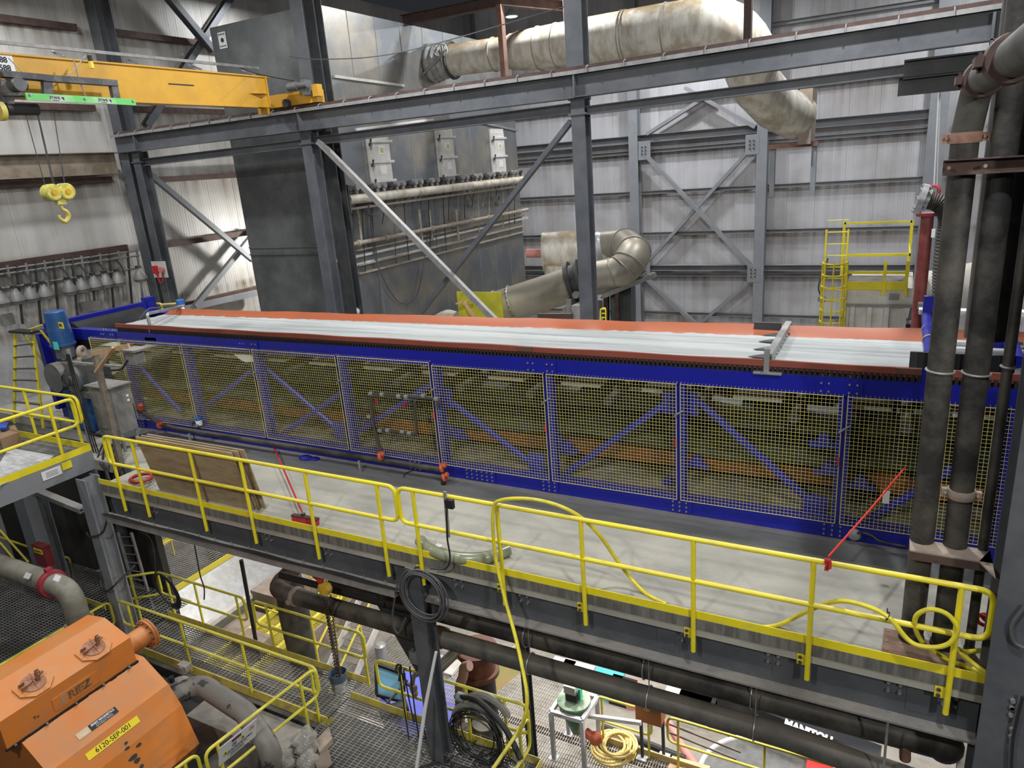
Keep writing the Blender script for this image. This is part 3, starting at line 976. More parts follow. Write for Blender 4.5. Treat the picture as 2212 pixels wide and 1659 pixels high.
for px, r in ((796, 0.2), (1010, 0.24), (1072, 0.2)):
    c = A(px, 448 if px < 900 else 430, 0.2)
    q = M()
    for k in range(3):
        q.torus(c + V((0.03 * k, 0.02 * k, -0.05)), (1, 0.1 * k, 0), r - 0.02 * k, 0.014, 20, 5)
    q.build('cable_coil', cable_g, fh)
M().tube([(XB + 0.2, BY0 - 0.3, A(740, 530).z), (XB + 0.2, BY1 + 0.2, A(740, 530).z)], 0.06, 10).build('drain_pipe', dusty_pipe, fh)
for i in range(9):
    y = BY0 + 0.2 + i * 1.25
    M().cyl((XB + 0.2, y - 0.05, A(740, 530).z), (XB + 0.2, y + 0.05, A(740, 530).z), 0.09, 10).build('pipe_coupling', dusty_pipe, fh)
M().tube(spline([A(800, 470, 0.1), A(812, 560, 0.1), A(850, 640, 0.1), A(880, 655, 0.1), A(905, 625, 0.1), A(925, 500, 0.1)], 8), 0.02, 6).build('slack_cable', cable_g, fh)
M().tube([A(800, 450, 0.1), A(815, 560, 0.1), A(824, 690, 0.1)], 0.014, 6).build('slack_cable', cable_g, fh)
# pale notice on the front face
c = P(481, 87, y=BY0 - 0.02)
plate(c, (1, 0, 0), (0, 0, 1), 0.30, 0.42, 0.02).build('notice', label_w, fh, label='pale notice with dark round symbols', smooth=0)
q = M()
for i in range(4):
    for dz in (0.15, -0.15):
        cc = c + V((-0.10 + 0.065 * i, -0.012, dz))
        q.cyl(cc, cc + V((0, -0.004, 0)), 0.022, 8)
q.cyl(c + V((0.0, -0.012, 0)), c + V((0, -0.016, 0)), 0.06, 12)
q.build('notice_symbol', ink, fh)
# small fan unit at the foot of the corner strut
c = P(772, 672, y=BY0 - 0.4)
u = T('junction_lamp', 'small grey round fitting at the foot of the slotted strut, above the belt edge', 'fitting', c)
M().lathe(c, (0, -1, 0), [(0, 0.1), (0.1, 0.12), (0.14, 0.1)], 14).build('body', white_dusty, u)
M().box((c.x - 0.25, c.y, c.z - 0.15), (c.x - 0.12, c.y + 0.1, c.z + 0.2)).build('box', galv, u, smooth=0)
M().tube(spline([P(625, 122, y=CY - 0.1), P(700, 128, y=CY - 0.1), P(870, 112, y=CY - 0.1), P(1228, 12, y=CY + 0.4)], 8), 0.012, 5).build('overhead_cable', cable_g, label='thin cable sagging in front of the filter house to the middle column', cat='cable')

# ------------------------------------------------------------------ upper lagged duct
DY = 21.0
D = lambda px, py: P(px, py, y=DY)
ud = T('lagged_duct', 'big pale dusty lagged duct running right from the filter house under the roof', 'duct', D(1300, 100))
zc = D(1010, 125).z
sp = [D(962, 128), D(1090, 118), D(1110, 116), D(1215, 102)]
cl = [(D(965, 0).x, 0.47), (D(1090, 0).x, 0.47), (D(1120, 0).x, 0.56), (D(1180, 0).x, 0.6), (D(1300, 0).x, 0.66), (D(1420, 0).x, 0.70), (D(1520, 0).x, 0.72)]
path, rad = [], []
for x, r in cl:
    path.append(V((x, DY, zc - (x - cl[0][0]) * 0.02)))
    rad.append(r)
x0, z0 = path[-1].x, path[-1].z
for k in range(1, 9):
    a = k / 8 * PI / 2
    path.append(V((x0 + 1.15 * math.sin(a), DY + 0.6 * (1 - math.cos(a)), z0 - 1.15 * (1 - math.cos(a)))))
    rad.append(0.70)
xe = path[-1].x
path += [V((xe + 0.05, DY + 0.9, z0 - 1.5)), V((xe + 0.5, DY + 1.6, z0 - 2.1)), V((xe + 1.0, DY + 2.5, z0 - 2.45))]
rad += [0.66, 0.64, 0.62]
M().tube(path, 0.6, 28, rr=rad).build('duct_body', cream_duct, ud)
for x, r in ((D(1060, 0).x, 0.48), (D(1100, 0).x, 0.5), (D(1160, 0).x, 0.60), (D(1200, 0).x, 0.62), (D(1345, 0).x, 0.68), (D(1352, 0).x, 0.68), (D(1440, 0).x, 0.71)):
    z = zc - (x - cl[0][0]) * 0.02
    M().torus((x, DY, z), (1, 0, 0), r + 0.005, 0.015, 28, 6).build('band', dusty_pipe, ud)
c = path[-1]
M().obox(c + V((0.25, 0.2, 0.0)), V((1, 0, 0)), V((0, 1, 0)), V((0, 0, 1)), 0.35, 1.2, 1.5).build('end_frame', mud, ud, smooth=0)
# gaiter at the filter house
g = M()
xg0, xg1 = XB + 0.02, cl[0][0]
q = M()
pr = []
for k in range(9):
    x = xg0 + (xg1 - xg0) * k / 8
    pr.append((k, x, 0.60 - 0.02 * k + (0.03 if k % 2 else -0.02)))
M().lathe((0, DY, zc), (1, 0, 0), [(x, r) for _, x, r in pr], 20).build('gaiter', mat('gaiter', (0.20, 0.20, 0.20), 0.6, 0, (0.40, 0.38, 0.35), 5, 0.8, bump=0.6, bscale=4), ud)
M().torus((xg1 + 0.02, DY, zc), (1, 0, 0), 0.53, 0.05, 24, 6).build('flange', steel_dk, ud)
c = D(968, 120) + V((0, -0.5, 0))
q = M()
for k in range(3):
    q.torus(c + V((0.1 * k, -0.05, 0.12 - 0.02 * k)), (0.2 * k, 1, 0.1), 0.17, 0.02, 16, 5)
q.build('hose_loops', white_dusty, ud)
M().tube([D(985, 110) + V((0, -0.55, 0)), D(963, 135) + V((0, -0.55, 0)), D(922, 175) + V((0, -0.55, 0))], 0.04, 6).build('stay', galv_dull, ud)
# support under the far end of the duct
sb = path[-1]
t = T('duct_support', 'grey steel trestle under the hanging end of the lagged duct', 'steel frame', (sb.x, sb.y, sb.z - 2.6))
M().bar((sb.x - 0.75, sb.y, sb.z - 0.75), (sb.x + 0.6, sb.y, sb.z - 0.75), 0.3, 0.14).build('cradle', rust_lt, t, smooth=0)
for dx in (-0.65, 0.5):
    M().bar((sb.x + dx, sb.y, sb.z - 2.2), (sb.x + dx, sb.y, sb.z - 0.8), 0.14, 0.14).build('leg', steel_far, t, smooth=0)
# brown steel frame carrying the duct
t = T('duct_gantry', 'brown unpainted steel frame around the duct near the top of the picture', 'steel frame', D(1090, 150))
FYp = DY - 1.0
q = M()
E_ = lambda px, py, dy=0.0: P(px, py, y=FYp + dy)
M().ibeam(E_(870, 45), E_(1082, 2), 0.30, 0.22).build('beam', rust, t, smooth=0)
M().ibeam(E_(1078, 0), E_(1085, 0) + V((1.2, 2.4, -0.05)), 0.30, 0.22).build('cross_beam', rust, t, smooth=0)
M().box((E_(1075, 12).x, FYp - 0.12, E_(1100, 150).z - 0.4), (E_(1075, 12).x + 0.15, FYp + 0.1, E_(1075, 12).z)).build('post', rust_lt, t, smooth=0)
p = E_(1133, 20) + V((0.5, 1.9, 0))
M().box((p.x - 0.1, p.y - 0.1, zc), (p.x + 0.1, p.y + 0.1, p.z + 0.6)).build('post', rust, t, smooth=0)
p = P(1617, 0, y=DY - 1.0)
M().box((p.x - 0.09, p.y - 0.1, p.z - 1.4), (p.x + 0.09, p.y + 0.1, p.z + 3.0)).build('steel_hanger', rust, label='brown steel hanger in front of the right end of the lagged duct', cat='steel beam', smooth=0)

# ------------------------------------------------------------------ lower duct with elbows
LY = 18.0
Lp = lambda px, py, y=LY: P(px, py, y=y)
ld = T('exhaust_duct', 'dusty metal duct with bolted flanges and an elbow, right of the filter house', 'duct', Lp(1230, 690))
pa, pb = Lp(1075, 663), Lp(1240, 612)
sec = [Lp(1068, 668), Lp(1240, 613, 18.6)]
M().tube(sec, 0.5, 26).build('duct_body', duct_m, ld)
dd_ = (sec[1] - sec[0]).normalized()
q = M()
for u in (0.12, 0.6):
    c = sec[0] + dd_ * u
    q.torus(c, dd_, 0.52, 0.03, 26, 6)
q.build('flange', duct_m, ld)
q = M()
for u in (0.12, 0.6):
    c = sec[0] + dd_ * u
    sd, up = frame_from(dd_)
    for k in range(24):
        a = 2 * PI * k / 24
        cc = c + (sd * math.cos(a) + up * math.sin(a)) * 0.55
        q.ball(cc, 0.022, 6)
q.build('flange_bolts', steel_dk, ld)
c = sec[1]
M().lathe(c - dd_ * 0.12, dd_, [(0, 0.52), (0, 0.66), (0.12, 0.66), (0.12, 0.54), (0.3, 0.54), (0.3, 0.64), (0.38, 0.64), (0.38, 0.5)], 28).build('damper_ring', steel_dk, ld)
q = M()
q.cyl(c + V((0.3, -0.5, -0.2)), c + V((0.3, -0.65, -0.2)), 0.1, 10)
q.box((c.x + 0.05, c.y - 0.75, c.z - 0.75), (c.x + 0.2, c.y - 0.45, c.z - 0.3))
q.bar(c + V((0.1, -0.6, -0.5)), c + V((-0.35, -0.6, -0.9)), 0.05, 0.1)
q.build('damper_drive', galv_dull, ld)
# part right of the column, elbow
e0, e1, e2 = Lp(1255, 615, 18.6), Lp(1345, 590, 18.8), Lp(1372, 548, 19.2)
pth = fillet([sec[1] + dd_ * 0.3, e1, e2, Lp(1350, 528, 20.6), Lp(1300, 533, 21.0)], 0.75, 8)
M().tube(pth, 0.47, 26).build('elbow', duct_m, ld)
for i in (2, 6, 10, 16, 22):
    if i < len(pth) - 1:
        d_ = (pth[i + 1] - pth[i]).normalized()
        M().torus(pth[i], d_, 0.485, 0.018, 24, 6).build('elbow_seam', duct_m, ld)
wv = T('duct_vessel', 'cream cylinder at the upper end of the metal duct, left of the middle column', 'duct', Lp(1205, 560, 20))
a, b = Lp(1174, 545, 20.4), Lp(1262, 540, 20.8)
M().tube([a, b], 0.62, 28).build('shell', cream_duct, wv)
M().lathe(b + V((0.3, 0, 0)), (b - a), [(0, 0.5), (0.15, 0.56), (0.3, 0.5), (0.45, 0.56), (0.6, 0.48)], 24).build('gaiter', mat('silver_cloth', (0.5, 0.5, 0.5), 0.4, 0.4, bump=0.5, bscale=4), wv)
M().cyl(Lp(1138, 547, 20.3), Lp(1175, 547, 20.4), 0.14, 12).build('inlet_pipe', pink, wv)
M().lathe(Lp(1210, 592, 20), (0, 0, 1), [(-0.45, 0.35), (0.0, 0.48), (0.3, 0.5)], 20).build('outlet', cream_duct, wv)
t = T('duct_cradle', 'grey steel channel and posts carrying the duct elbow', 'steel frame', Lp(1330, 690, 18.4))
M().channel(Lp(1298, 640, 18.2), Lp(1415, 592, 19.3), 0.12, 0.2).build('channel', galv_dull, t, smooth=0)
M().bar(Lp(1333, 628, 18.5), Lp(1335, 700, 18.5), 0.1, 0.1, V((0, 1, 0))).build('post', rust, t, smooth=0)
M().bar(Lp(1163, 683, 17.5), Lp(1235, 683, 17.5), 0.12, 0.16).build('cross_bar', rust, t, smooth=0)
M().box(tuple(Lp(1236, 695, 17.6)), tuple(Lp(1236, 695, 17.6) + V((0.6, 0.8, 0.45)))).build('pedestal', galv_dull, t, smooth=0)
c = Lp(1345, 660, 19.5)
t = T('fan_housing', 'dark round fan housing below the duct elbow beside the middle column', 'fan', c + V((0, 0, -1)))
M().lathe(c - V((0.25, 0, 0)), (1, 0.25, 0), [(0, 0.75), (0.0, 0.95), (0.55, 0.95), (0.55, 0.75)], 30).build('scroll', mat('fan_dark', (0.05, 0.06, 0.06), 0.5), t)
M().torus(c - V((0.25, 0, 0)), (1, 0.25, 0), 0.93, 0.03, 30, 6).build('rim', mat('teal_rim', (0.04, 0.11, 0.10), 0.5), t)
M().box((c.x - 0.3, c.y - 0.3, 0), (c.x + 0.6, c.y + 0.5, c.z - 0.8)).build('plinth', steel_dk, t, smooth=0)
M().bar(Lp(1310, 600, 19), Lp(1310, 720, 19), 0.14, 0.14, V((0, 1, 0))).build('frame_post', rust, t, smooth=0)
q = M()
for k in range(4):
    q.tube(fillet([Lp(1300, 668 + 9 * k, 17.8), Lp(1307, 668 + 9 * k, 17.8)], 0.02), 0.015, 6)
q.tube(fillet([Lp(1297, 700, 17.8), Lp(1297, 668, 17.8), Lp(1308, 664, 17.8), Lp(1309, 700, 17.8)], 0.05), 0.02, 6)
q.build('access_ladder', yellow, label='small yellow ladder seen right beside the middle column, above the belt edge', cat='ladder')
# yellow guard plate with a timber strut
t = T('guard_plate', 'flat yellow steel plate standing in front of the duct end', 'steel plate', Lp(1035, 690, 16.6))
M().box((Lp(986, 630, 16.6).x, 16.6, 0.0), (Lp(1083, 630, 16.6).x, 16.63, Lp(986, 630, 16.6).z)).build('plate', mat('yellow_plate', (0.50, 0.47, 0.02), 0.5, 0, (0.42, 0.38, 0.05), 3, 0.7), t, smooth=0)
M().bar(Lp(985, 656, 16.5), Lp(1018, 648, 16.5), 0.04, 0.05).bar(Lp(1002, 653, 16.45), Lp(1024, 684, 16.45), 0.04, 0.09).build('timber_strut', wood_p, t, smooth=0)
for a, b in (((955, 672), (990, 688)),):
    M().tube(spline([Lp(945, 690, 16), Lp(965, 680, 16), Lp(985, 684, 16)]), 0.14, 10).box((Lp(950, 690, 16).x, 15.8, 0), (Lp(990, 690, 16).x, 16.2, Lp(965, 684, 16).z - 0.1)).build('bundle', dusty_pipe, label='beige covered bundle lying left of the yellow plate', cat='bundle')

# ------------------------------------------------------------------ pale dryer with yellow platform, rear right
WY = 19.0
w = lambda px, py, dy=0.0: P(px, py, y=WY + dy)
t = T('dust_collector', 'white ribbed dust collector box below the yellow railed platform', 'dust collector', w(1880, 720))
x0, x1 = w(1829, 640).x, w(1962, 640).x
zt, zm, zl = w(1880, 622).z, w(1880, 660).z, -0.0
M().box((x0, WY, zm), (x1 + 0.1, WY + 2.4, zt)).build('head', white_dusty, t, smooth=0)
q = M()
q.box((x0, WY + 0.05, zl), (x1, WY + 2.3, zm))
for k in range(4):
    x = x0 + 0.15 + k * (x1 - x0 - 0.2) / 3
    q.box((x - 0.05, WY - 0.04, zl), (x + 0.05, WY + 0.05, zm))
q.build('body', white_dusty, t, smooth=0)
M().box((x0 - 0.02, WY - 0.05, zm - 0.03), (x1 + 0.12, WY + 0.02, zm + 0.03)).build('seam', galv_dull, t, smooth=0)
M().box((x1 - 0.4, WY - 0.03, zm + 0.15), (x1 - 0.2, WY, zm + 0.3)).build('latch', galv_dull, t, smooth=0)
M().cyl((x1 + 0.08, WY + 0.8, zm - 0.3), (x1 + 0.55, WY + 0.8, zm - 0.35), 0.2, 16).build('outlet', galv_dull, t)
M().cyl((x1 - 0.02, WY + 0.8, zm - 0.85), (x1 + 0.35, WY + 0.8, zm - 0.85), 0.24, 16).build('outlet', steel_dk, t)
M().cyl((x1 + 0.35, WY + 1.0, zm + 0.1), (x1 + 1.5, WY + 1.4, zm + 0.3), 0.55, 20).build('side_duct', white_dusty, t)
t = T('access_platform', 'yellow railed platform with a caged ladder on top of the white dust collector', 'platform', (x0, WY, zt))
xa, xb = w(1830, 560).x, w(1966, 560).x
hz = lambda py, px=1900: w(px, py).z
q = M()
for z in (hz(549, 1960), hz(588)):
    q.box((xa, WY - 0.1, z - 0.03), (xb, WY - 0.05, z + 0.03))
    q.box((xb - 0.03, WY - 0.1, z - 0.03), (xb, WY + 1.6, z + 0.03))
q.box((xa - 0.2, WY + 1.6, hz(549) + 0.55), (xb, WY + 1.65, hz(549) + 0.6))
q.build('rails', yellow, t, smooth=0)
M().box((xa, WY - 0.12, zt - 0.02), (xb, WY - 0.08, zt + 0.17)).build('toe_plate', yellow, t, smooth=0)
for x in (xa, xb - 0.5, xb - 0.04):
    M().box((x - 0.035, WY - 0.14, zt - 0.15), (x + 0.035, WY - 0.08, hz(562, 1960))).build('post', yellow, t, smooth=0)
for x in (xa - 0.2, xb):
    M().box((x - 0.035, WY + 1.6, zt), (x + 0.035, WY + 1.66, hz(549) + 0.6)).build('post', yellow, t, smooth=0)
M().box((xa, WY, zt), (xb, WY + 1.7, zt + 0.02)).build('deck', steel_dk, t, smooth=0)
cx = w(1803, 600).x
for k in range(7):
    z = w(1803, 565 + k * 25).z
    M().tube([(cx + 0.28 * math.cos(a), WY - 0.1 + 0.4 * math.sin(a), z) for a in [PI + PI * j / 10 for j in range(11)]], 0.02, 6).build('cage_hoop', yellow, t)
for k in range(5):
    a = PI + PI * k / 4
    M().cyl((cx + 0.28 * math.cos(a), WY - 0.1 + 0.4 * math.sin(a), 0.3), (cx + 0.28 * math.cos(a), WY - 0.1 + 0.4 * math.sin(a), w(1803, 562).z), 0.018, 6).build('cage_bar', yellow, t)
for s in (-0.24, 0.24):
    M().box((cx + s - 0.02, WY - 0.05, 0), (cx + s + 0.02, WY + 0.02, hz(549) + 0.6)).build('ladder_stile', yellow, t, smooth=0)
for k in range(12):
    M().cyl((cx - 0.24, WY, 0.3 + 0.28 * k), (cx + 0.24, WY, 0.3 + 0.28 * k), 0.014, 6).build('rung', yellow, t)
c = w(1776, 645)
t = T('pressure_gauge', 'round gauge and cables on the left side of the caged ladder', 'gauge', c)
M().lathe(c, (0, -1, 0), [(0, 0.09), (0.08, 0.1), (0.1, 0.07)], 14).build('dial', galv, t)
M().tube(spline([c, c + V((-0.1, 0, 0.3)), c + V((0.02, 0, 0.7)), c + V((0.08, 0, 1.0))]), 0.02, 6).build('cable', cable_g, t)

# ------------------------------------------------------------------ red standpipe, corrugated hose
t = T('standpipe', 'dark red vertical standpipe beside the far right column', 'pipe', P(2000, 700, y=13.0))
a, b = P(2004, 462, y=13.0), P(1992, 705, y=13.0)
M().cyl((a.x, 13, 0), (a.x, 13, a.z), 0.09, 16).build('pipe', mat('standpipe_red', (0.15, 0.028, 0.025), 0.45, 0, (0.3, 0.08, 0.06), 4, 0.5), t)
M().cyl((a.x, 13, a.z - 0.03), (a.x, 13, a.z + 0.02), 0.16, 16).build('flange', red_dk, t)
M().box((a.x + 0.07, 12.88, a.z - 0.35), (a.x + 0.12, 12.9, a.z - 0.22)).build('sticker', label_w, t, smooth=0)
HY = 12.0
hp = [P(x, y, y=HY) for x, y in ((2000, 432), (2030, 440), (2048, 470), (2042, 520), (2036, 580), (2034, 640), (2030, 740))]
hh = T('corrugated_hose', 'black corrugated hose with a flange hanging beside the big dark pipes', 'hose', hp[-1])
pts = spline(hp, 16)
M().tube(pts, 0.13, 14, rr=[0.135 if i % 2 else 0.118 for i in range(len(pts))]).build('hose_body', rubber, hh)
d_ = (pts[1] - pts[0]).normalized()
M().lathe(pts[0] - d_ * 0.1, d_, [(0, 0.14), (0, 0.21), (0.08, 0.21), (0.08, 0.15), (0.14, 0.15)], 20).build('flange', galv, hh)
q = M()
sd, up = frame_from(d_)
for k in range(8):
    a_ = 2 * PI * k / 8
    c = pts[0] - d_ * 0.12 + (sd * math.cos(a_) + up * math.sin(a_)) * 0.18
    q.cyl(c, c + d_ * 0.13, 0.02, 6)
q.build('bolts', galv, hh)
c = P(2017, 412, y=HY)
sh = T('shackle', 'red lifting shackle and white sling at the top of the corrugated hose', 'shackle', c)
M().torus(c, (0.3, 1, 0), 0.07, 0.022, 14, 6).torus(c + V((-0.02, 0, -0.13)), (1, 0.2, 0), 0.08, 0.03, 14, 6).build('ring', mat('shackle_red', (0.5, 0.06, 0.08), 0.5), sh)
M().cyl(c + V((0, 0, 0.05)), P(2030, 172, y=HY), 0.012, 6).cyl(c + V((0.04, 0, -0.02)), P(2032, 190, y=HY), 0.008, 6).build('sling', white, sh)
# ------------------------------------------------------------------ belt filter
MY = 9.52
X0, X1 = -17.3, 6.0
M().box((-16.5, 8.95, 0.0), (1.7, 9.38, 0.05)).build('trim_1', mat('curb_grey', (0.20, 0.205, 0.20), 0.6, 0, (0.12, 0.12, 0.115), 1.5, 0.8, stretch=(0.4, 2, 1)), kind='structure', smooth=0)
bf = T('belt_filter', 'long blue framed horizontal belt filter with pale cake on the belt, across the hall', 'machine', (-8, 10.4, 0))
M().channel((X0, MY + 0.1, 0.17), (X1, MY + 0.1, 0.17), 0.26, 0.18, 0.015, side=1).build('bottom_beam', blue, bf, smooth=0)
M().box((X0, MY - 0.12, 0.0), (X1, MY + 0.2, 0.04)).build('base_flange', galv_dull, bf, smooth=0)
M().channel((X0, MY + 0.1, 2.20), (X1, MY + 0.1, 2.20), 0.25, 0.20, 0.015, side=1).build('top_beam', blue, bf, smooth=0)
M().channel((X0, 11.5, 2.20), (X1, 11.5, 2.20), 0.25, 0.20, 0.015, side=-1).build('top_beam', blue, bf, smooth=0)
M().channel((X0, 11.5, 0.17), (X1, 11.5, 0.17), 0.26, 0.18, 0.015, side=-1).build('bottom_beam', blue, bf, smooth=0)
seams = [P(px, 790, y=MY).x for px in (196, 262, 395, 552, 733, 933, 1178, 1467, 1832, 2215)]
seams[0:3] = [P(197, 737, y=MY).x, P(262, 743, y=MY).x, P(395, 752, y=MY).x]
for i, x in enumerate(seams[1:]):
    for y in (MY + 0.1, 11.5):
        M().ibeam((x, y, 0.3), (x, y, 2.08), 0.15, 0.15, 0.012, 0.01, V((0, 1, 0))).build('post', blue, bf, smooth=0)
A = lambda px, py, y=MY + 0.28: P(px, py, y=y)
for a, b in (((568, 790), (745, 940)), ((600, 945), (735, 850)), ((780, 930), (932, 830)), ((945, 845), (1160, 1010)), ((1205, 1035), (1462, 855)),
             ((1495, 855), (1770, 1100)), ((1850, 1140), (2060, 1010)), ((300, 790), (392, 890)), ((420, 900), (545, 800))):
    p, r = A(*a), A(*b)
    M().tube([p, r], 0.055, 10).build('diagonal', blue, bf)
for px, py in ((960, 860), (1160, 1000), (1455, 870), (1485, 870), (1760, 1095), (560, 800), (735, 930)):
    p = A(px, py, MY + 0.22)
    plate(p, (1, 0, 0), (0, 0, 1), 0.32, 0.36, 0.012).build('gusset', blue, bf, smooth=0)
# bolted splices on the top and bottom beams
for px in (252, 547, 1168, 1815):
    x = P(px, 800, y=MY).x
    plate((x, MY - 0.008, 2.2), (1, 0, 0), (0, 0, 1), 0.55, 0.2, 0.012).build('splice_plate', blue, bf, smooth=0)
    q = M()
    for i in range(4):
        for dz in (-0.06, 0.05):
            cx_ = x + (-0.21, -0.12, 0.12, 0.21)[i]
            q.cyl((cx_, MY - 0.03, 2.2 + dz), (cx_, MY - 0.01, 2.2 + dz), 0.014, 6)
        q.cyl((cx_, MY + 0.06, 2.325), (cx_, MY + 0.06, 2.36), 0.014, 6)
    q.build('bolts', galv, bf)
for px, w_ in ((1040, 0.5), (1188, 0.2), (1470, 0.22), (1812, 0.3), (340, 0.2), (905, 0.2)):
    x = P(px, 1060, y=MY).x
    q = M()
    n = int(w_ / 0.1) + 1
    for i in range(n):
        for dz in (-0.07, 0, 0.07):
            q.cyl((x + 0.1 * i - w_ / 2, MY - 0.03, 0.17 + dz), (x + 0.1 * i - w_ / 2, MY + 0.0, 0.17 + dz), 0.014, 6)
    q.build('bolts', galv, bf)
    plate((x, MY - 0.002, 0.17), (1, 0, 0), (0, 0, 1), w_ + 0.12, 0.2, 0.012).build('splice_plate', blue, bf, smooth=0)
# belt, cake, lips
XE = P(200, 712, z=2.47).x + 0.1
M().box((XE, MY + 0.03, 2.38), (X1, 11.3, 2.44)).build('belt', lip_r, bf, smooth=0)
# cake as a gently uneven layer with ragged edges
q = M()
nx, ny = 220, 14
XR = 5.0
vs, fs = [], []
rnd = random.Random(3)
e0 = [rnd.uniform(-0.012, 0.018) for _ in range(nx + 1)]
e1 = [rnd.uniform(-0.05, 0.04) for _ in range(nx + 1)]
bumps = [(rnd.uniform(9.7, 11.0), rnd.uniform(0.01, 0.02), rnd.uniform(0.03, 0.10)) for _ in range(9)]
for i in range(nx + 1):
    x = XE + 0.05 + (XR - XE) * i / nx
    for j in range(ny + 1):
        u = j / ny
        y = (MY + 0.07 + e0[i]) * (1 - u) + (11.17 - 0.24 * max(0.0, min(1.5, (0.5 - x) / 11)) + e1[i]) * u
        z = 2.452 + 0.006 * math.sin(y * 23 + 0.25 * x) + rnd.uniform(-0.003, 0.003)
        if j in (0, ny):
            z = 2.443
        vs.append((x, y, z))
for i in range(nx):
    for j in range(ny):
        a_ = i * (ny + 1) + j
        fs.append((a_, a_ + ny + 1, a_ + ny + 2, a_ + 1))
M().add(vs, fs).build('filter_cake', slurry, bf, smooth=60)
nl = 140
vs, fs = [], []
for i in range(nl + 1):
    x = XE + (X1 - XE) * i / nl
    wob = 0.005 * math.sin(x * 2.1) + 0.003 * math.sin(x * 5.3)
    k_ = max(0.0, min(1.5, (0.5 - x) / 11))
    g_, h_ = 0.24 * k_, 0.03 * k_
    vs += [(x, 11.08 - g_, 2.443), (x, 11.2 - g_, 2.46 + wob * 0.3), (x, 11.36 - g_ + wob, 2.575 - h_ + wob), (x, 11.40 - g_ + wob, 2.56 - h_ + wob), (x, 11.24 - g_, 2.40), (x, 11.1 - g_, 2.38)]
for i in range(nl):
    for j in range(6):
        a_, b_ = i * 6 + j, i * 6 + (j + 1) % 6
        fs.append((a_, b_, b_ + 6, a_ + 6))
M().add(vs, fs).build('belt_lip', lip_o, bf, smooth=50)
vs, fs = [], []
for i in range(nl + 1):
    x = XE + (X1 - XE) * i / nl
    wob = 0.004 * math.sin(x * 3.1)
    vs += [(x, MY + 0.09, 2.44), (x, MY + 0.045 + wob, 2.505 + wob), (x, MY + 0.015 + wob, 2.50 + wob), (x, MY + 0.01, 2.42)]
for i in range(nl):
    for j in range(4):
        a_, b_ = i * 4 + j, i * 4 + (j + 1) % 4
        fs.append((a_, b_, b_ + 4, a_ + 4))
M().add(vs, fs).build('belt_lip', lip_r, bf, smooth=50)
q = M()
q.box((XE, MY + 0.06, 2.32), (X1, MY + 0.10, 2.44))
x = XE + 0.05
while x < X1:
    q.box((x, MY + 0.015, 2.325), (x + 0.035, MY + 0.06, 2.435))
    x += 0.065
q.build('toothed_edge_band', mat('edge_band', (0.018, 0.016, 0.016), 0.5), bf, smooth=0)
for px, py, w_ in ((1133, 760, 0.25), (1975, 800, 0.4)):
    p = P(px, py, y=MY)
    M().box((p.x - w_ / 2, MY + 0.0, 2.43), (p.x + w_ / 2, MY + 0.05, 2.50)).build('lip_patch', mat('patch', (0.12, 0.05, 0.035), 0.7), bf, smooth=0)
# inside: vacuum trays, return belt, rollers, orange support beams
for x in [X0 + 0.9 + 1.35 * i for i in range(17)]:
    M().box((x - 0.35, 9.95, 1.78), (x + 0.32, 11.3, 1.82)).build('drip_tray', tray, bf, smooth=0)
    M().cyl((x + 0.5, 9.80, 1.62), (x + 0.5, 11.35, 1.62), 0.075, 12).build('carrier_roller', steel_dk, bf)
vs, fs = [], []
n = 120
for lvl, (za, zb, ya, yb) in enumerate(((1.42, 1.62, 9.95, 11.25), (0.92, 1.18, 9.9, 11.25))):
    vs, fs = [], []
    for i in range(n + 1):
        x = X0 + 0.5 + (5.0 - X0) * i / n
        sag = 0.06 * math.sin(x * 1.35 + lvl) + 0.02 * math.sin(x * 4.1)
        for j in range(7):
            u = j / 6
            vs.append((x, ya + (yb - ya) * u, za + (zb - za) * u ** 0.5 + sag * (1 - u)))
    for i in range(n):
        for j in range(6):
            a_ = i * 7 + j
            fs.append((a_, a_ + 7, a_ + 8, a_ + 1))
    M().add(vs, fs).build('return_belt', belt_g, bf, smooth=60)
M().channel((X0 + 1, 10.25, 0.62), (X1, 10.25, 0.62), 0.24, 0.12, 0.012, side=1).build('support_beam', rust_beam, bf, smooth=0)
M().box((X0 + 1, 10.19, 0.74), (X1, 10.4, 0.75)).build('support_beam', rust_beam, bf, smooth=0)
M().box((X0 + 1, 9.75, 0.28), (X1, 11.4, 0.30)).build('spill_tray', mat('spill', (0.20, 0.19, 0.16), 0.7, 0, (0.05, 0.05, 0.045), 1.5, 0.8), bf, smooth=0)
M().box((X0 + 1, 11.42, 0.3), (X1, 11.44, 2.05)).build('rear_sheet', mat('rear_dark', (0.03, 0.03, 0.028), 0.8), bf, smooth=0)
# blue roller bearings
for px, py in ((775, 905), (975, 925), (990, 935), (1205, 950), (1225, 965), (1505, 995), (1445, 1040), (1780, 950), (1860, 1040), (1790, 1010)):
    p = P(px, py, y=MY + 0.42)
    q = M()
    q.box((p.x - 0.18, p.y - 0.06, p.z - 0.10), (p.x + 0.18, p.y + 0.08, p.z - 0.04))
    q.cyl((p.x, p.y - 0.07, p.z), (p.x, p.y + 0.07, p.z), 0.085, 12)
    q.build('roller_bearing', blue, bf)
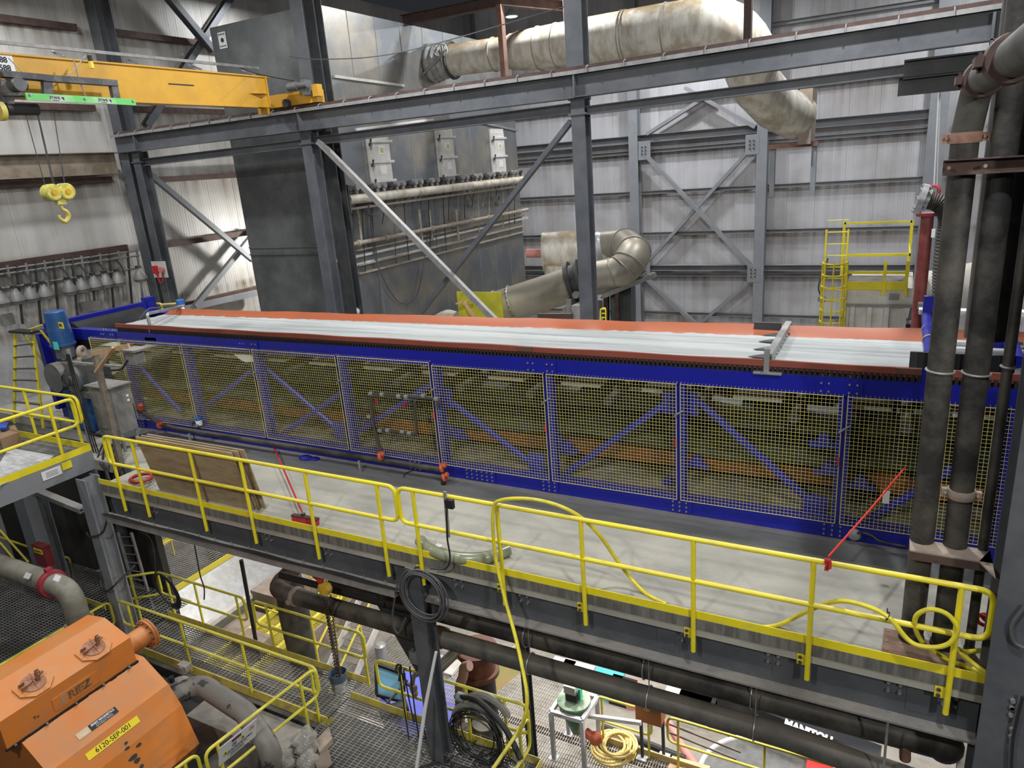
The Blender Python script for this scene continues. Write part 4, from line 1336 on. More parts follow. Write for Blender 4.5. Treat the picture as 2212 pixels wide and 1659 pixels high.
# wire mesh guards, one per bay
GY = MY - 0.06
def guard(xa, xb, zb_, zt_, lbl=None):
    q = M()
    r = 0.0028
    n = max(2, round((xb - xa) / 0.05))
    for i in range(n + 1):
        x = xa + (xb - xa) * i / n
        rr = r * (2.2 if i in (0, n) else 1)
        q.tube([(x, GY, zb_), (x, GY, zt_), (x, GY + 0.06, zt_ + 0.015)] + ([(x, GY + 0.07, zt_ - 0.02)] if i % 1 == 0 else []), rr, 4)
    n = round((zt_ - zb_) / 0.05)
    for i in range(n + 1):
        z = zb_ + (zt_ - zb_) * i / n
        rr = r * (2.2 if i in (0, n) else 1)
        q.tube([(xa, GY - 0.005, z), (xb, GY - 0.005, z)], rr, 4, caps=False)
    for x in (xa, xb):
        q.box((x - 0.004, GY, zb_), (x + 0.004, GY + 0.012, zt_))
    return q.build('mesh_guard', wire_y, bf, smooth=0)
for i in range(len(seams) - 1):
    xa, xb = seams[i] + 0.03, seams[i + 1] - 0.03
    zt_ = 2.15 if i < 5 else 2.10
    zb_ = 0.98 if i < 1 else 0.30
    guard(xa, xb, zb_, zt_)
for i, x in enumerate(seams[3:-1]):
    M().tube([(x - 0.05, GY - 0.02, 1.62), (x, GY - 0.05, 1.67), (x + 0.08, GY - 0.02, 1.72)], 0.012, 6).build('guard_latch', galv, bf)
    if i > 1:
        M().box((x - 0.05, GY - 0.02, 1.15), (x - 0.03, GY - 0.01, 1.27)).build('red_tie', red, bf, smooth=0)
# torn paper stuck behind a guard
p = P(525, 772, y=GY + 0.1)
M().prism([p + V((-0.25, 0, 0.05)), p + V((0.25, 0, 0.06)), p + V((0.3, 0, -0.07)), p + V((0.05, 0, -0.10)), p + V((-0.1, 0, -0.05))], (0, 0.004, 0)).build('paper_sheet', label_w, label='torn white sheet stuck inside the top of a mesh guard of the belt filter', cat='paper', smooth=0)
# head end frame on the left
q = M()
a, b = P(157, 692, x=-17.5), P(322, 656, x=-17.5)
zz = 2.36
q.box((-17.6, 9.3, zz - 0.12), (-17.42, 12.0, zz + 0.12))
q.box((-17.45, 9.6, zz - 0.4), (-17.4, 9.7, zz))
q.box((-17.62, 11.9, zz - 0.15), (-17.38, 12.15, zz + 0.22))
q.build('end_beam', blue, bf, smooth=0)
M().cyl((-17.05, 9.62, 2.08), (-17.05, 11.45, 2.08), 0.36, 24).build('head_roller', black, bf)
for y in (9.42, 11.6):
    q = M().box((-18.0, y, 0.05), (-16.75, y + 0.05, 2.3)).build('end_plate', blue, bf, smooth=0)
M().box((-18.05, 9.3, 0.3), (-17.9, 9.9, 2.2)).build('end_post', blue, bf, smooth=0)

# ------------------------------------------------------------------ drive at the left end
dv = T('drive_unit', 'upright blue motor on a dusty grey gearbox at the left end of the belt filter', 'motor', (-16.9, 9.15, 1.0))
my = 9.15
a = P(127, 672, y=my)
b = P(140, 745, y=my)
r_ = 0.235
cx_ = P(130, 720, y=my).x
M().lathe((cx_, my, b.z), (0, 0, 1), [(0.0, r_ * 1.15), (0.04, r_ * 1.15), (0.05, r_), (0.42, r_), (0.5, r_ * 0.96), (a.z - b.z - 0.22, r_), (a.z - b.z - 0.02, r_ * 0.97), (a.z - b.z, r_ * 0.85)], 28).build('motor', blue_motor, dv)
q = M()
for k in range(28):
    t_ = 2 * PI * k / 28
    d_ = V((math.cos(t_), math.sin(t_), 0))
    q.bar(V((cx_, my, b.z + 0.06)) + d_ * r_, V((cx_, my, b.z + 0.36)) + d_ * r_, 0.035, 0.008, d_)
q.build('cooling_fins', blue_motor, dv, smooth=0)
c = V((cx_ + 0.03, my - r_ - 0.006, b.z + 0.50))
c = P(132, 703, y=my - r_ - 0.006)
plate(c, (1, -0.05, 0), (0, 0, 1), 0.19, 0.14, 0.008).build('tag', label_y, dv, label='yellow tag lettered M1', smooth=0)
text('M1', 0.11, c + V((0, -0.006, 0)), (1, -0.05, 0), (0, 0, 1), ink, dv, bold=0.003)
c = P(121, 747, y=my - r_ - 0.05)
plate(c, (1, 0, 0), (0, 0, 1), 0.18, 0.18, 0.008).build('tag', mat('teal_tag', (0.08, 0.62, 0.5), 0.5), dv, label='small turquoise tag', smooth=0)
g = P(180, 800, y=my)
q = M()
q.cyl((cx_ + 0.02, my, b.z - 0.28), (cx_ + 0.02, my, b.z), 0.2, 20)
q.box((g.x - 0.55, my - 0.25, g.z - 0.42), (g.x + 0.55, my + 0.3, g.z + 0.22))
q.cyl((g.x - 0.5, my - 0.42, g.z - 0.1), (g.x - 0.5, my - 0.22, g.z - 0.1), 0.34, 26)
q.cyl((g.x + 0.1, my - 0.36, g.z - 0.12), (g.x + 0.1, my - 0.22, g.z - 0.12), 0.3, 26)
q.cyl((g.x + 0.1, my - 0.42, g.z - 0.12), (g.x + 0.1, my - 0.3, g.z - 0.12), 0.1, 16)
q.box((g.x - 0.2, my - 0.3, g.z - 0.55), (g.x + 0.5, my + 0.2, g.z - 0.4))
q.box((g.x + 0.2, my - 0.2, g.z + 0.2), (g.x + 0.5, my + 0.1, g.z + 0.35))
q.build('gearbox', grey_motor, dv)
M().torus((g.x + 0.0, my - 0.44, g.z - 0.12), (0, 1, 0), 0.14, 0.014, 18, 5).build('cable_coil', cable, dv)
M().box((g.x - 0.7, my - 0.2, 0.02), (g.x + 0.2, my + 0.2, g.z - 0.5)).build('support', blue_motor, dv, smooth=0)
c = P(178, 765, y=my - 0.1)
rd = T('rotary_joint', 'rusty round pipe fitting on top of the dusty grey gearbox', 'pipe fitting', c + V((0, 0, -0.2)))
q = M()
q.torus(c + V((0, 0, 0.05)), (1, 0.4, 0), 0.10, 0.055, 16, 8)
q.torus(c + V((0.0, 0, -0.12)), (1, 0.2, 0), 0.10, 0.06, 16, 8)
q.build('elbow', mud, rd)
# control cabinet on posts
q0 = P(182, 838, y=8.45)
q1 = P(290, 1000, y=8.45)
cb = T('control_cabinet', 'dusty grey control cabinet standing at the left end of the mesh guards', 'cabinet', (q0.x + 0.6, 8.6, 0))
M().box((P(190, 838, y=8.4).x, 8.4, 0.42), (P(240, 850, y=8.4).x, 8.8, P(220, 838, y=8.4).z)).build('body', cabinet_m, cb, smooth=0)
zt = P(220, 838, y=8.4).z
xl, xr = P(190, 838, y=8.4).x, P(240, 850, y=8.4).x
M().box((xl - 0.05, 8.35, zt), (xr + 0.05, 8.85, zt + 0.03)).build('roof', cabinet_m, cb, smooth=0)
M().box((xl + 0.03, 8.385, 0.5), (xr - 0.03, 8.4, zt - 0.05)).build('door', cabinet_m, cb, smooth=0)
M().box((xr, 8.70, 1.15), (xr + 0.01, 8.75, 1.2)).box((xr, 8.70, 1.05), (xr + 0.01, 8.75, 1.10)).build('label_sticker', label_w, cb, smooth=0)
for x in (xl + 0.05, xr - 0.05):
    for y in (8.43, 8.76):
        M().box((x - 0.025, y - 0.025, 0), (x + 0.025, y + 0.025, 0.42)).build('leg', galv_dull, cb, smooth=0)
# unistrut stand with conduit in front of the cabinet
t = T('conduit_stand', 'tall galvanised strut with black conduits left of the control cabinet', 'stand', (P(190, 1000, y=8.2).x, 8.2, 0))
M().bar(P(147, 755, y=8.2), P(215, 1052, y=8.2), 0.05, 0.05, V((0, 1, 0))).build('strut', galv, t, smooth=0)
for k in range(3):
    M().tube([P(143 + 3 * k, 765, y=8.15), P(165 + 4 * k, 850, y=8.15), P(205 + 5 * k, 985, y=8.15), P(225 + 5 * k, 1045, y=8.15)], 0.013, 8).build('conduit', black, t)
M().bar(P(148, 782, y=8.2), P(262, 792, y=8.2), 0.05, 0.04).build('arm', galv_dull, t, smooth=0)
# timber post with braced arm carrying a work light
tp = T('timber_post', 'weathered timber post with a pale pine arm and strut, by the control cabinet', 'timber post', (P(270, 1040, y=7.9).x, 7.9, 0))
M().bar(P(205, 763, y=7.9), P(272, 1045, y=7.9), 0.09, 0.10, V((0, 1, 0))).build('post', wood_g, tp, smooth=0)
M().bar(P(199, 764, y=7.85), P(279, 747, y=7.85), 0.04, 0.09).build('arm', wood_p, tp, smooth=0)
M().bar(P(246, 750, y=7.82), P(208, 803, y=7.82), 0.04, 0.09, V((0, 1, 0))).build('strut', wood_p, tp, smooth=0)
c = P(288, 768, y=8.2)
wl = T('work_light', 'dusty grey floodlight hung from the timber post in front of the mesh guard', 'lamp', c)
q = M()
q.box((c.x - 0.1, c.y - 0.1, c.z - 0.14), (c.x + 0.16, c.y + 0.12, c.z + 0.12))
q.box((c.x - 0.16, c.y - 0.14, c.z + 0.10), (c.x + 0.25, c.y + 0.16, c.z + 0.14))
q.build('housing', galv_dull, wl, smooth=0)
M().tube(spline([P(240, 800, y=8.1), P(262, 797, y=8.1), P(275, 780, y=8.1), c]), 0.022, 6).build('cable', cable, wl)
# tall conduit rack standing before the walkway start with hanging cables
cc = T('cable_bundle', 'tangle of black cables hanging below the control cabinet', 'cables', P(245, 1045, y=7.7))
for i in range(9):
    x = 222 + i * 5
    pts = [P(x, 960, y=8.3), P(x + random.uniform(-12, 12), 990, y=8.0), P(x + random.uniform(-10, 14), 1020, y=7.8), P(x + 8, 1042, y=7.75)]
    M().tube(spline(pts), 0.022, 6).build('cable', cable, cc)
# level instrument over the belt
li = T('level_sensor', 'pale bracket arm with a blue capped sensor over the left end of the belt', 'sensor', P(325, 735, y=MY))
pts = [P(325, 733, y=MY + 0.05), P(323, 700, y=MY + 0.05), P(317, 678, y=MY + 0.05), P(345, 672, y=MY + 0.5), P(392, 662, y=MY + 1.6)]
M().tube(fillet(pts, 0.08), 0.035, 8).build('arm', galv, li)
M().box(tuple(P(313, 733, y=MY) + V((0, 0, -0.02))), tuple(P(337, 733, y=MY) + V((0, 0.14, 0.03)))).build('base', galv, li, smooth=0)
c = P(393, 668, y=MY + 1.6)
M().lathe(c, (0, 0, 1), [(-0.1, 0.05), (0.02, 0.07), (0.05, 0.05), (0.1, 0.09), (0.2, 0.09)], 16).build('neck', label_w, li)
M().lathe(c, (0, 0, 1), [(0.12, 0.1), (0.22, 0.1), (0.24, 0.08)], 16).build('cap', mat('cap_blue', (0.03, 0.13, 0.4), 0.4), li)
M().tube(spline([P(300, 692, y=9.6), P(320, 668, y=9.8), P(345, 664, y=10.2), P(380, 660, y=11)]), 0.014, 6).build('cable', cable_g, li)
# scraper bar over the belt
sb = T('scraper_bar', 'galvanised cross bar with black rubber wipers over the belt on the right', 'scraper', P(1665, 800, y=MY))
xs = P(1657, 780, y=MY + 0.05).x
zs_ = P(1668, 768, y=MY + 0.05).z
M().box((xs - 0.035, MY + 0.0, 2.34), (xs + 0.035, MY + 0.07, zs_ + 0.1)).build('post', galv, sb, smooth=0)
M().box((xs - 0.16, MY - 0.05, 2.32), (xs + 0.2, MY + 0.14, 2.345)).build('base', galv, sb, smooth=0)
ye = 11.55
M().box((xs - 0.03, MY + 0.05, zs_), (xs + 0.06, ye, zs_ + 0.02)).box((xs + 0.05, MY + 0.05, zs_ - 0.14), (xs + 0.065, ye, zs_)).build('bar', galv, sb, smooth=0)
q = M()
for k in range(10):
    q.cyl((xs + 0.065, MY + 0.25 + 0.2 * k, zs_ - 0.07), (xs + 0.085, MY + 0.25 + 0.2 * k, zs_ - 0.07), 0.018, 6)
q.build('bolts', galv, sb)
q = M()
q.box((xs + 0.03, MY + 0.12, 2.46), (xs + 0.05, 11.15, zs_ - 0.05))
q.build('wiper', mat('wiper', (0.06, 0.06, 0.06), 0.6), sb, smooth=0)
for y in (9.75, 10.15, 10.6, 11.0):
    M().prism([(xs + 0.03, y, 2.462), (xs - 0.28, y + 0.03, 2.463), (xs - 0.2, y + 0.12, 2.463), (xs + 0.03, y + 0.3, 2.462)], (0, 0, 0.01)).build('wiper_flap', mat('wiper', (0, 0, 0)), sb, smooth=0)
M().box((xs - 0.45, 11.22, 2.45), (xs - 0.05, 11.26, 2.62)).build('end_flap', mat('wiper', (0, 0, 0)), sb, smooth=0)
# feed end: blue cross tubes and boxes behind the big pipes
fe = T('feed_gantry', 'blue tube frame across the right end of the belt behind the dark pipes', 'frame', (0.5, MY, 2.3))
xa = P(2006, 800, y=MY + 0.2).x
zf = 2.72
M().tube([(xa, MY + 0.02, zf - 0.1), (xa, 11.6, zf)], 0.07, 12).build('cross_tube', blue, fe)
M().box((xa - 0.08, MY - 0.02, 2.33), (xa + 0.04, MY + 0.06, zf)).build('leg', blue, fe, smooth=0)
p = P(2005, 682, y=11.6)
M().box((xa - 0.06, 11.55, zf), (xa + 0.15, 11.62, zf + 0.28)).build('flange', blue, fe, smooth=0)
for k in (10.3, 10.9):
    M().torus((xa, k, zf - 0.05), (0, 1, 0), 0.075, 0.012, 14, 5).build('clamp', galv, fe)
x2 = P(2175, 760, y=10.5).x
M().tube([(x2, MY + 0.1, zf - 0.1), (x2, 11.7, zf + 0.1)], 0.08, 12).build('cross_tube', blue, fe)
M().box((xa + 0.55, 10.4, 2.5), (xa + 0.95, 11.2, 2.95)).build('feed_box', blue, fe, smooth=0)
for k in range(3):
    M().cyl((xa + 0.3, 9.9 + 0.35 * k, 2.56), (X1, 9.9 + 0.35 * k, 2.56), 0.06, 12).build('wash_pipe', galv, fe)
for k in range(6):
    c = (xa + 1.35, 9.95 + 0.2 * k, 2.68)
    M().ball(c, 0.11, 10, (1.6, 0.8, 0.8)).build('black_fitting', black, fe)
t = T('blue_stack', 'white steel plate on blue tubes beyond the belt, between the big dark pipes', 'frame', (1.2, 12.2, 2.5))
p = P(2092, 672, y=12.4)
M().box((0.4, 12.3, p.z - 0.05), (2.4, 12.5, p.z + 0.02)).build('plate', white, t, smooth=0)
M().box((1.2, 12.3, 0), (1.3, 12.4, p.z - 0.05)).build('support_leg', blue, t, smooth=0)
t = T('tube_tray', 'pale galvanised plate on top of a red pipe left of the big dark pipes', 'bracket', P(2003, 660, y=12.9))
p = P(1983, 658, y=12.85)
M().box((p.x, 12.8, p.z - 0.07), (p.x + 0.5, 13.2, p.z + 0.03)).build('plate', galv, t, smooth=0)
# ------------------------------------------------------------------ guardrails
def guardrail(label, a, b, ts, h=1.07, loop=(True, True), toe=0.11, low=0.0, lug=0, m=None, r=0.030, mid=0.50, ext=0.12, group='yellow guardrails', far_end=None):
    """a, b: deck-level ends; ts: post positions along the rail (0..1)"""
    a, b = V(a), V(b)
    m = m or yellow
    t = T('guardrail', label, 'guardrail', (a + b) / 2, group)
    up = V((0, 0, 1))
    d = (b - a).normalized()
    H, Mh = up * h, up * (h * mid)
    if loop[0] and loop[1]:
        M().tube(fillet([(a + b) / 2 + H, b + H, b + Mh, a + Mh, a + H], 0.12, 5)[0:-1] + fillet([b * 0 + a + Mh, a + H, (a + b) / 2 + H], 0.12, 5)[1:], r, 10).build('rail_loop', m, t) if False else \
            M().tube(fillet([a + H, b + H, b + Mh, a + Mh], 0.13, 5, closed=True), r, 10, closed=True).build('rail_loop', m, t)
    else:
        if loop[1]:
            M().tube(fillet([a + H, b + H, b + Mh, a + Mh], 0.13), r, 10).build('rail_loop', m, t)
        elif loop[0]:
            M().tube(fillet([b + H, a + H, a + Mh, b + Mh], 0.13), r, 10).build('rail_loop', m, t)
        else:
            M().tube([a + H, b + H], r, 10).build('top_rail', m, t)
            M().tube([a + Mh, b + Mh], r, 10).build('mid_rail', m, t)
    for k in ts:
        p = a + (b - a) * k
        M().tube([p - up * low, p + H], r * 0.96, 10).build('post', m, t)
        if lug:
            s = d * lug
        if lug < 0:
            M().bar(p - up * (low * 0.62) + V((0, 0.02, 0)), p - up * (low * 0.28) + V((0, 0.02, 0)) , 0.01, 0.01).build('lug_pin', m, t, smooth=0)
            M().box((p.x - 0.115, p.y + 0.02, p.z - low * 0.62), (p.x, p.y + 0.032, p.z - low * 0.30)).build('mounting_lug', m, t, smooth=0)
            M().cyl((p.x - 0.08, p.y + 0.02, p.z - low * 0.38), (p.x - 0.08, p.y, p.z - low * 0.38), 0.02, 6).cyl((p.x - 0.08, p.y + 0.02, p.z - low * 0.54), (p.x - 0.08, p.y, p.z - low * 0.54), 0.02, 6).build('bolts', steel_dk, t)
            continue
            M().prism([p - up * (low * 0.22) + s * 0.3 + V((0, 0.02, 0)), p - up * (low * 0.22) + s + V((0, 0.02, 0)), p - up * (low * 0.5) + s + V((0, 0.02, 0)), p - up * (low * 0.75) + s * 0.3 + V((0, 0.02, 0))], (0, 0.012, 0)).build('mounting_lug', m, t, smooth=0)
    if toe:
        n = V((-d.y, d.x, 0)) * 0.03
        M().bar(a + up * toe * 0.5 + n, b + up * toe * 0.5 + n, 0.008, toe).build('toe_board', m, t, smooth=0)
    return t


RY = 7.09
def rx(px, py):
    return P(px, py, y=RY).x
xa, xb = rx(222, 944), rx(851, 1046)
g1 = guardrail('yellow guardrail along the left half of the concrete walkway, in front of the plywood', (xa, RY, 0), (xb, RY, 0),
               [(rx(p, q) - xa) / (xb - xa) for p, q in ((232, 947), (284, 955), (409, 975), (518, 992), (657, 1015), (812, 1040))], toe=0, low=0.42, lug=0.09)
xc, xd = rx(857, 1048), rx(2150, 1278)
g2 = guardrail('yellow guardrail along the right half of the concrete walkway, with hose looped through it', (xc, RY, 0), (xd, RY, 0),
               [(rx(p, q) - xc) / (xd - xc) for p, q in ((890, 1053), (1072, 1085), (1254, 1118), (1498, 1160), (1758, 1208), (2078, 1265))], toe=0, low=0.42, lug=-0.09)
# toe plate on the slab edge, in lengths
M().box((rx(212, 1052), RY + 0.035, 0.02), (rx(868, 1190), RY + 0.045, 0.12)).build('toe_board', yellow, label='yellow toe board on the slab edge, left length from the platform to the middle post', cat='toe board', smooth=0)
M().box((rx(870, 1190), RY + 0.03, 0.02), (1.14, RY + 0.04, 0.12)).build('toe_board', yellow, label='yellow toe board on the slab edge, right length up to the big grey column', cat='toe board', smooth=0)
# slab edge face and the big edge beam
XBL, XBR = -13.0, 1.1
M().box((XBL, RY + 0.02, -0.12), (XBR, RY + 0.05, 0.02)).build('slab_edge_plate', concrete_edge, label='streaked grey edge plate of the walkway slab below the yellow toe board', cat='edge plate', smooth=0)
eb = T('edge_beam', 'deep dark grey steel beam carrying the front edge of the concrete walkway', 'steel beam', (-6, 7.25, -0.8))
M().box((XBL, 7.24, -0.68), (XBR, 7.26, -0.12)).build('web', steel, eb, smooth=0)
M().box((XBL, 7.08, -0.705), (XBR, 7.42, -0.68)).build('bottom_flange', galv_dull, eb, smooth=0)
M().box((XBL, 7.14, -0.15), (XBR, 7.42, -0.12)).build('top_flange', steel, eb, smooth=0)
for px, py in ((330, 1095), (580, 1175), (705, 1190), (985, 1250), (1125, 1280), (1475, 1365), (1660, 1415), (1920, 1470), (2040, 1480)):
    p = P(px, py, y=7.24)
    q = M()
    for i in range(2):
        for j in range(2):
            c = (p.x + 0.11 * i, 7.2, -0.30 - 0.10 * j)
            q.cyl(c, (c[0], 7.242, c[2]), 0.02, 6)
    q.build('bolts', galv_dull, eb)
for px in (1100, 1440, 1700, 2010, 560, 830):
    p = P(px, 1300, y=7.24)
    M().box((p.x - 0.12, 7.232, -0.6), (p.x + 0.1, 7.24, -0.16)).build('patch_plate', steel, eb, smooth=0)
# cable tray channel under the left half, with cables
ct = T('cable_channel', 'galvanised channel with black cables hung below the left half of the edge beam', 'cable tray', (-9, 7.0, -1))
a, b = P(232, 1118, y=7.0), P(858, 1276, y=7.0)
b.z = a.z = (a.z + b.z) / 2
M().channel(a, b, 0.12, 0.14, 0.008, side=1).build('channel', galv_dull, ct, smooth=0)
for k in range(3):
    pts = [a + (b - a) * (i / 14) + V((0, -0.02 - 0.025 * k, 0.075 + 0.012 * math.sin(i * 1.7 + k))) for i in range(15)]
    M().tube(spline(pts, 3), 0.013, 5).build('cable', cable, ct)
for i in range(17):
    p = a + (b - a) * ((i + 0.5) / 17)
    M().cyl(p + V((0, 0.0, 0.05)), p + V((0, 0.0, 0.14)), 0.008, 5).build('tie', galv, ct)
M().tube(spline([P(232, 1118, y=6.95), P(222, 1150, y=6.9), P(196, 1160, y=6.85), P(186, 1150, y=6.85)]), 0.02, 6).build('cable', cable, ct)
# right foreground column
fc = T('steel_column', 'big grey foreground steel column at the right edge of the picture', 'steel column', (1.3, 7.0, -9), 'steel columns')
M().box((1.06, 6.86, -9), (1.62, 6.89, 12)).box((1.33, 6.89, -9), (1.35, 7.3, 12)).box((1.06, 7.3, -9), (1.62, 7.33, 12)).build('shaft', steel, fc, smooth=0)
q = M()
for px, py in ((2188, 1515), (2186, 1530), (2184, 1545), (2186, 1577), (2184, 1592), (2187, 1531)):
    p = P(px, py, y=6.84)
    q.cyl((p.x, 6.83, p.z), (p.x, 6.86, p.z), 0.022, 8)
q.build('bolts', galv_dull, fc)
M().tube(spline([P(2214, 1310, y=6.82), P(2186, 1350, y=6.82), P(2190, 1385, y=6.82), P(2214, 1400, y=6.82)]), 0.018, 6).build('cable', cable_g, fc)
M().tube(spline([P(2209, 1505, y=6.8), P(2196, 1560, y=6.8), P(2188, 1600, y=6.8), P(2184, 1670, y=6.8)]), 0.014, 6).build('cable', cable, fc)

# ------------------------------------------------------------------ big vertical pipes on the right
PY = 7.62
def vpipe(label, pxl, pxr, pyr, z0, z1, m=rubber, clamps=(), py=PY, name='pipe', n=24):
    a, b = P(pxl, pyr, y=py), P(pxr, pyr, y=py)
    x, r = (a.x + b.x) / 2, (b.x - a.x) / 2 * 0.94
    t = T(name, label, 'pipe', (x, py, z0), 'dark vertical pipes')
    M().cyl((x, py, z0), (x, py, z1), r, n).build('pipe_body', m, t)
    for z in clamps:
        M().torus((x, py, z), (0.06, 0.0, 1), r + 0.008, 0.012, 24, 6).build('pipe_band', galv_dull, t)
    return t, x, r
t1, x1_, r1 = vpipe('leftmost and thickest dark vertical pipe at the right, turning over in an elbow above', 2000, 2062, 800, 0.0, 5.16, clamps=(P(2030, 800, y=PY).z,))
t2, x2_, r2 = vpipe('dark vertical pipe just right of the one with the elbow, with a rusty coupling', 2078, 2141, 800, 0.0, 12, clamps=(P(2110, 806, y=PY).z,))
t3, x3_, r3 = vpipe('thin dark vertical pipe between the thick pipes and the foreground column', 2162, 2190, 800, 0.0, 12, clamps=(P(2175, 792, y=PY).z,))
# elbow of the first pipe: it turns towards the viewer
zt = 5.15
ze = 5.60
M().tube(fillet([(x1_, PY, zt), (x1_ + 0.05, PY, ze), (x1_ + 0.15, 1.2, ze + 0.04)], 0.30, 9), r1 * 1.08, 24).build('elbow', rubber2, t1)
def clampring(c, ax, R, t, nm='coupling', mm=None, w_=0.09):
    q = M()
    ax = V(ax).normalized()
    c = V(c)
    q.lathe(c - ax * w_ / 2, ax, [(0, R * 1.0), (0, R * 1.16), (w_ * 0.3, R * 1.22), (w_ * 0.7, R * 1.22), (w_, R * 1.16), (w_, R)], 24)
    sd, u = frame_from(ax)
    for s in (1, -1):
        q.obox(c + sd * (s * R * 1.28), ax, sd, u, w_ * 0.8, 0.07, 0.06)
        q.cyl(c + sd * (s * R * 1.3) - u * 0.06, c + sd * (s * R * 1.3) + u * 0.06, 0.013, 6)
    return q.build(nm, mm or clampm, t)
clampring((x1_ + 0.055, PY - 0.40, ze), (0, 1, 0), r1 * 1.12, t1, w_=0.30, mm=rust)
clampring((x1_ + 0.07, PY - 2.0, ze + 0.01), (0, 1, 0), r1 * 1.12, t1, w_=0.30, mm=rust)
clampring((x1_, PY, P(2088, 297, y=PY).z), (0, 0, 1), r1 * 0.98, t1, mm=mat('pale_clamp', (0.42, 0.24, 0.18), 0.7, 0, (0.25, 0.14, 0.1), 8, 0.8))
M().torus((x1_, PY, zt + 0.03), (0, 0, 1), r1 + 0.005, 0.008, 24, 5).build('weld', galv_dull, t1)
clampring((x2_, PY, P(2092, 1067, y=PY).z), (0, 0, 1), r2 * 0.98, t2, mm=mud)
for tt, x, r in ((t1, x1_, r1), (t2, x2_, r2), (t3, x3_, r3)):
    M().lathe((x, PY, 0), (0, 0, 1), [(0.0, r * 1.02), (0.0, r * 1.15), (0.06, r * 1.12), (0.06, r * 1.02)], 20).build('collar', black, tt)
t = T('pipe', 'very thick dark vertical pipe in the top right corner behind the couplings', 'pipe', (1.05, 8.6, 4.5), 'dark vertical pipes')
p = P(2185, 300, y=8.4)
M().cyl((p.x + 0.02, 8.4, 3.2), (p.x + 0.02, 8.4, 12), 0.22, 24).build('pipe_body', rubber, t)
# brackets
z = P(2120, 358, y=7.45).z
br = T('pipe_bracket', 'rusty brown channel bracket clamping the tops of the dark pipes', 'bracket', (1.0, 7.45, z))
M().channel((P(2037, 362, y=7.42).x, 7.42, z), (1.6, 7.42, z), 0.13, 0.08, 0.01, side=-1).build('channel', rust, br, smooth=0)
for px in (2050, 2128):
    p = P(px, 360, y=7.38)
    M().cyl((p.x, 7.35, z), (p.x, 7.39, z), 0.016, 6).build('bolt', mud, br)
z = P(2050, 1190, y=7.5).z
br = T('pipe_bracket', 'rusty plate bracket around the dark pipes low down, fixed to the foreground column', 'bracket', (0.8, 7.5, z))
M().box((P(1965, 1182, y=7.42).x, 7.36, z), (1.06, 7.62, z + 0.015)).build('plate', mud, br, smooth=0)
M().box((P(1965, 1182, y=7.42).x, 7.36, z - 0.09), (1.06, 7.37, z)).build('lip', rust, br, smooth=0)
M().prism([(1.06, 7.62, z), (1.06, 7.1, z), (0.95, 7.36, z)], (0, 0, 0.015)).build('gusset', mud, br, smooth=0)
z = P(2060, 790, y=PY).z
for (xx, nm) in ((x1_ - 0.2, 'left of the thickest dark pipe'), (x2_ - 0.17, 'between the two thick dark pipes'), (x3_ - 0.13, 'beside the thin dark pipe')):
    M().box((xx - 0.06, PY + 0.1, z - 0.07), (xx + 0.2, PY + 0.13, z + 0.09)).build('clamp_plate', black, label='black slotted pipe support plate ' + nm, cat='bracket', smooth=0)
p = P(1950, 1368, z=0.02)
bp = T('cover_plate', 'rusty checkered cover plate on the slab at the foot of the dark pipes', 'steel plate', p)
M().prism([P(1910, 1358, z=0.005), P(1955, 1368, z=0.005), P(2110, 1420, z=0.005), P(2125, 1450, z=0.005), P(1985, 1425, z=0.005), P(1904, 1408, z=0.005)], (0, 0, 0.012)).build('plate', mat('cover_rust', (0.20, 0.12, 0.08), 0.8, 0, (0.12, 0.08, 0.055), 6, 0.8), bp, smooth=0)
q = M()
for px, py in ((1918, 1364), (1944, 1373), (1915, 1385), (1945, 1392), (1914, 1404)):
    c = P(px, py, z=0.017)
    q.cyl(c, c + V((0, 0, 0.012)), 0.012, 6)
q.build('bolts', mud, bp)

# ------------------------------------------------------------------ things on the walkway
br = T('push_broom', 'red push broom leaning with its head down by the toe board', 'broom', P(660, 1125, z=0.0))
bt = P(655, 1113, z=0.12)
tp_ = P(590, 962, y=MY - 0.1)
M().cyl(bt, tp_, 0.016, 8).build('handle', mat('broom_red', (0.5, 0.02, 0.025), 0.4), br)
d_ = (P(692, 1128, z=0.06) - P(627, 1117, z=0.06)).normalized()
c = P(659, 1117, z=0.10)
sd = V((-d_.y, d_.x, 0))
M().obox(c, d_, sd, V((0, 0, 1)), 0.52, 0.07, 0.03).build('head_block', mat('broom_brown', (0.08, 0.03, 0.03), 0.6), br, smooth=0)
q = M()
for i in range(26):
    for j in range(3):
        s_ = c + d_ * (-0.25 + 0.02 * i) + sd * (-0.025 + 0.025 * j)
        q.cyl(s_ - V((0, 0, 0.015)), V((s_.x + random.uniform(-.006, .006), s_.y - 0.01, 0.004)), 0.009, 4)
q.build('bristles', mat('bristle_red', (0.5, 0.03, 0.05), 0.7), br, smooth=0)
M().obox(bt + V((0, 0, 0.0)), V((1, 0, 0)), V((0, 1, 0)), V((0, 0, 1)), 0.05, 0.05, 0.08).build('bracket', steel_dk, br)
# stack of plywood sheets leaning
for nm, dy, dx in (('front sheet, broadest', 0.0, 0.0), ('middle sheet, seen as an edge', 0.055, 0.08), ('rear sheet, seen as the outermost edge', 0.11, 0.17)):
    xl_, xr_, z1 = -11.62 + dx, -9.2 + dx, 1.13 + dx * 0.15
    M().prism([(xl_, 7.36 + dy, 0.01), (xr_, 7.36 + dy, 0.01), (xr_, 7.15 + dy, z1), (xl_, 7.15 + dy, z1)], (0, 0.018, 0.004)).build('plywood_sheet', wood, label='brown plywood sheet leaning on the guardrail, ' + nm, cat='plywood sheet', group='leaning plywood sheets', smooth=0)
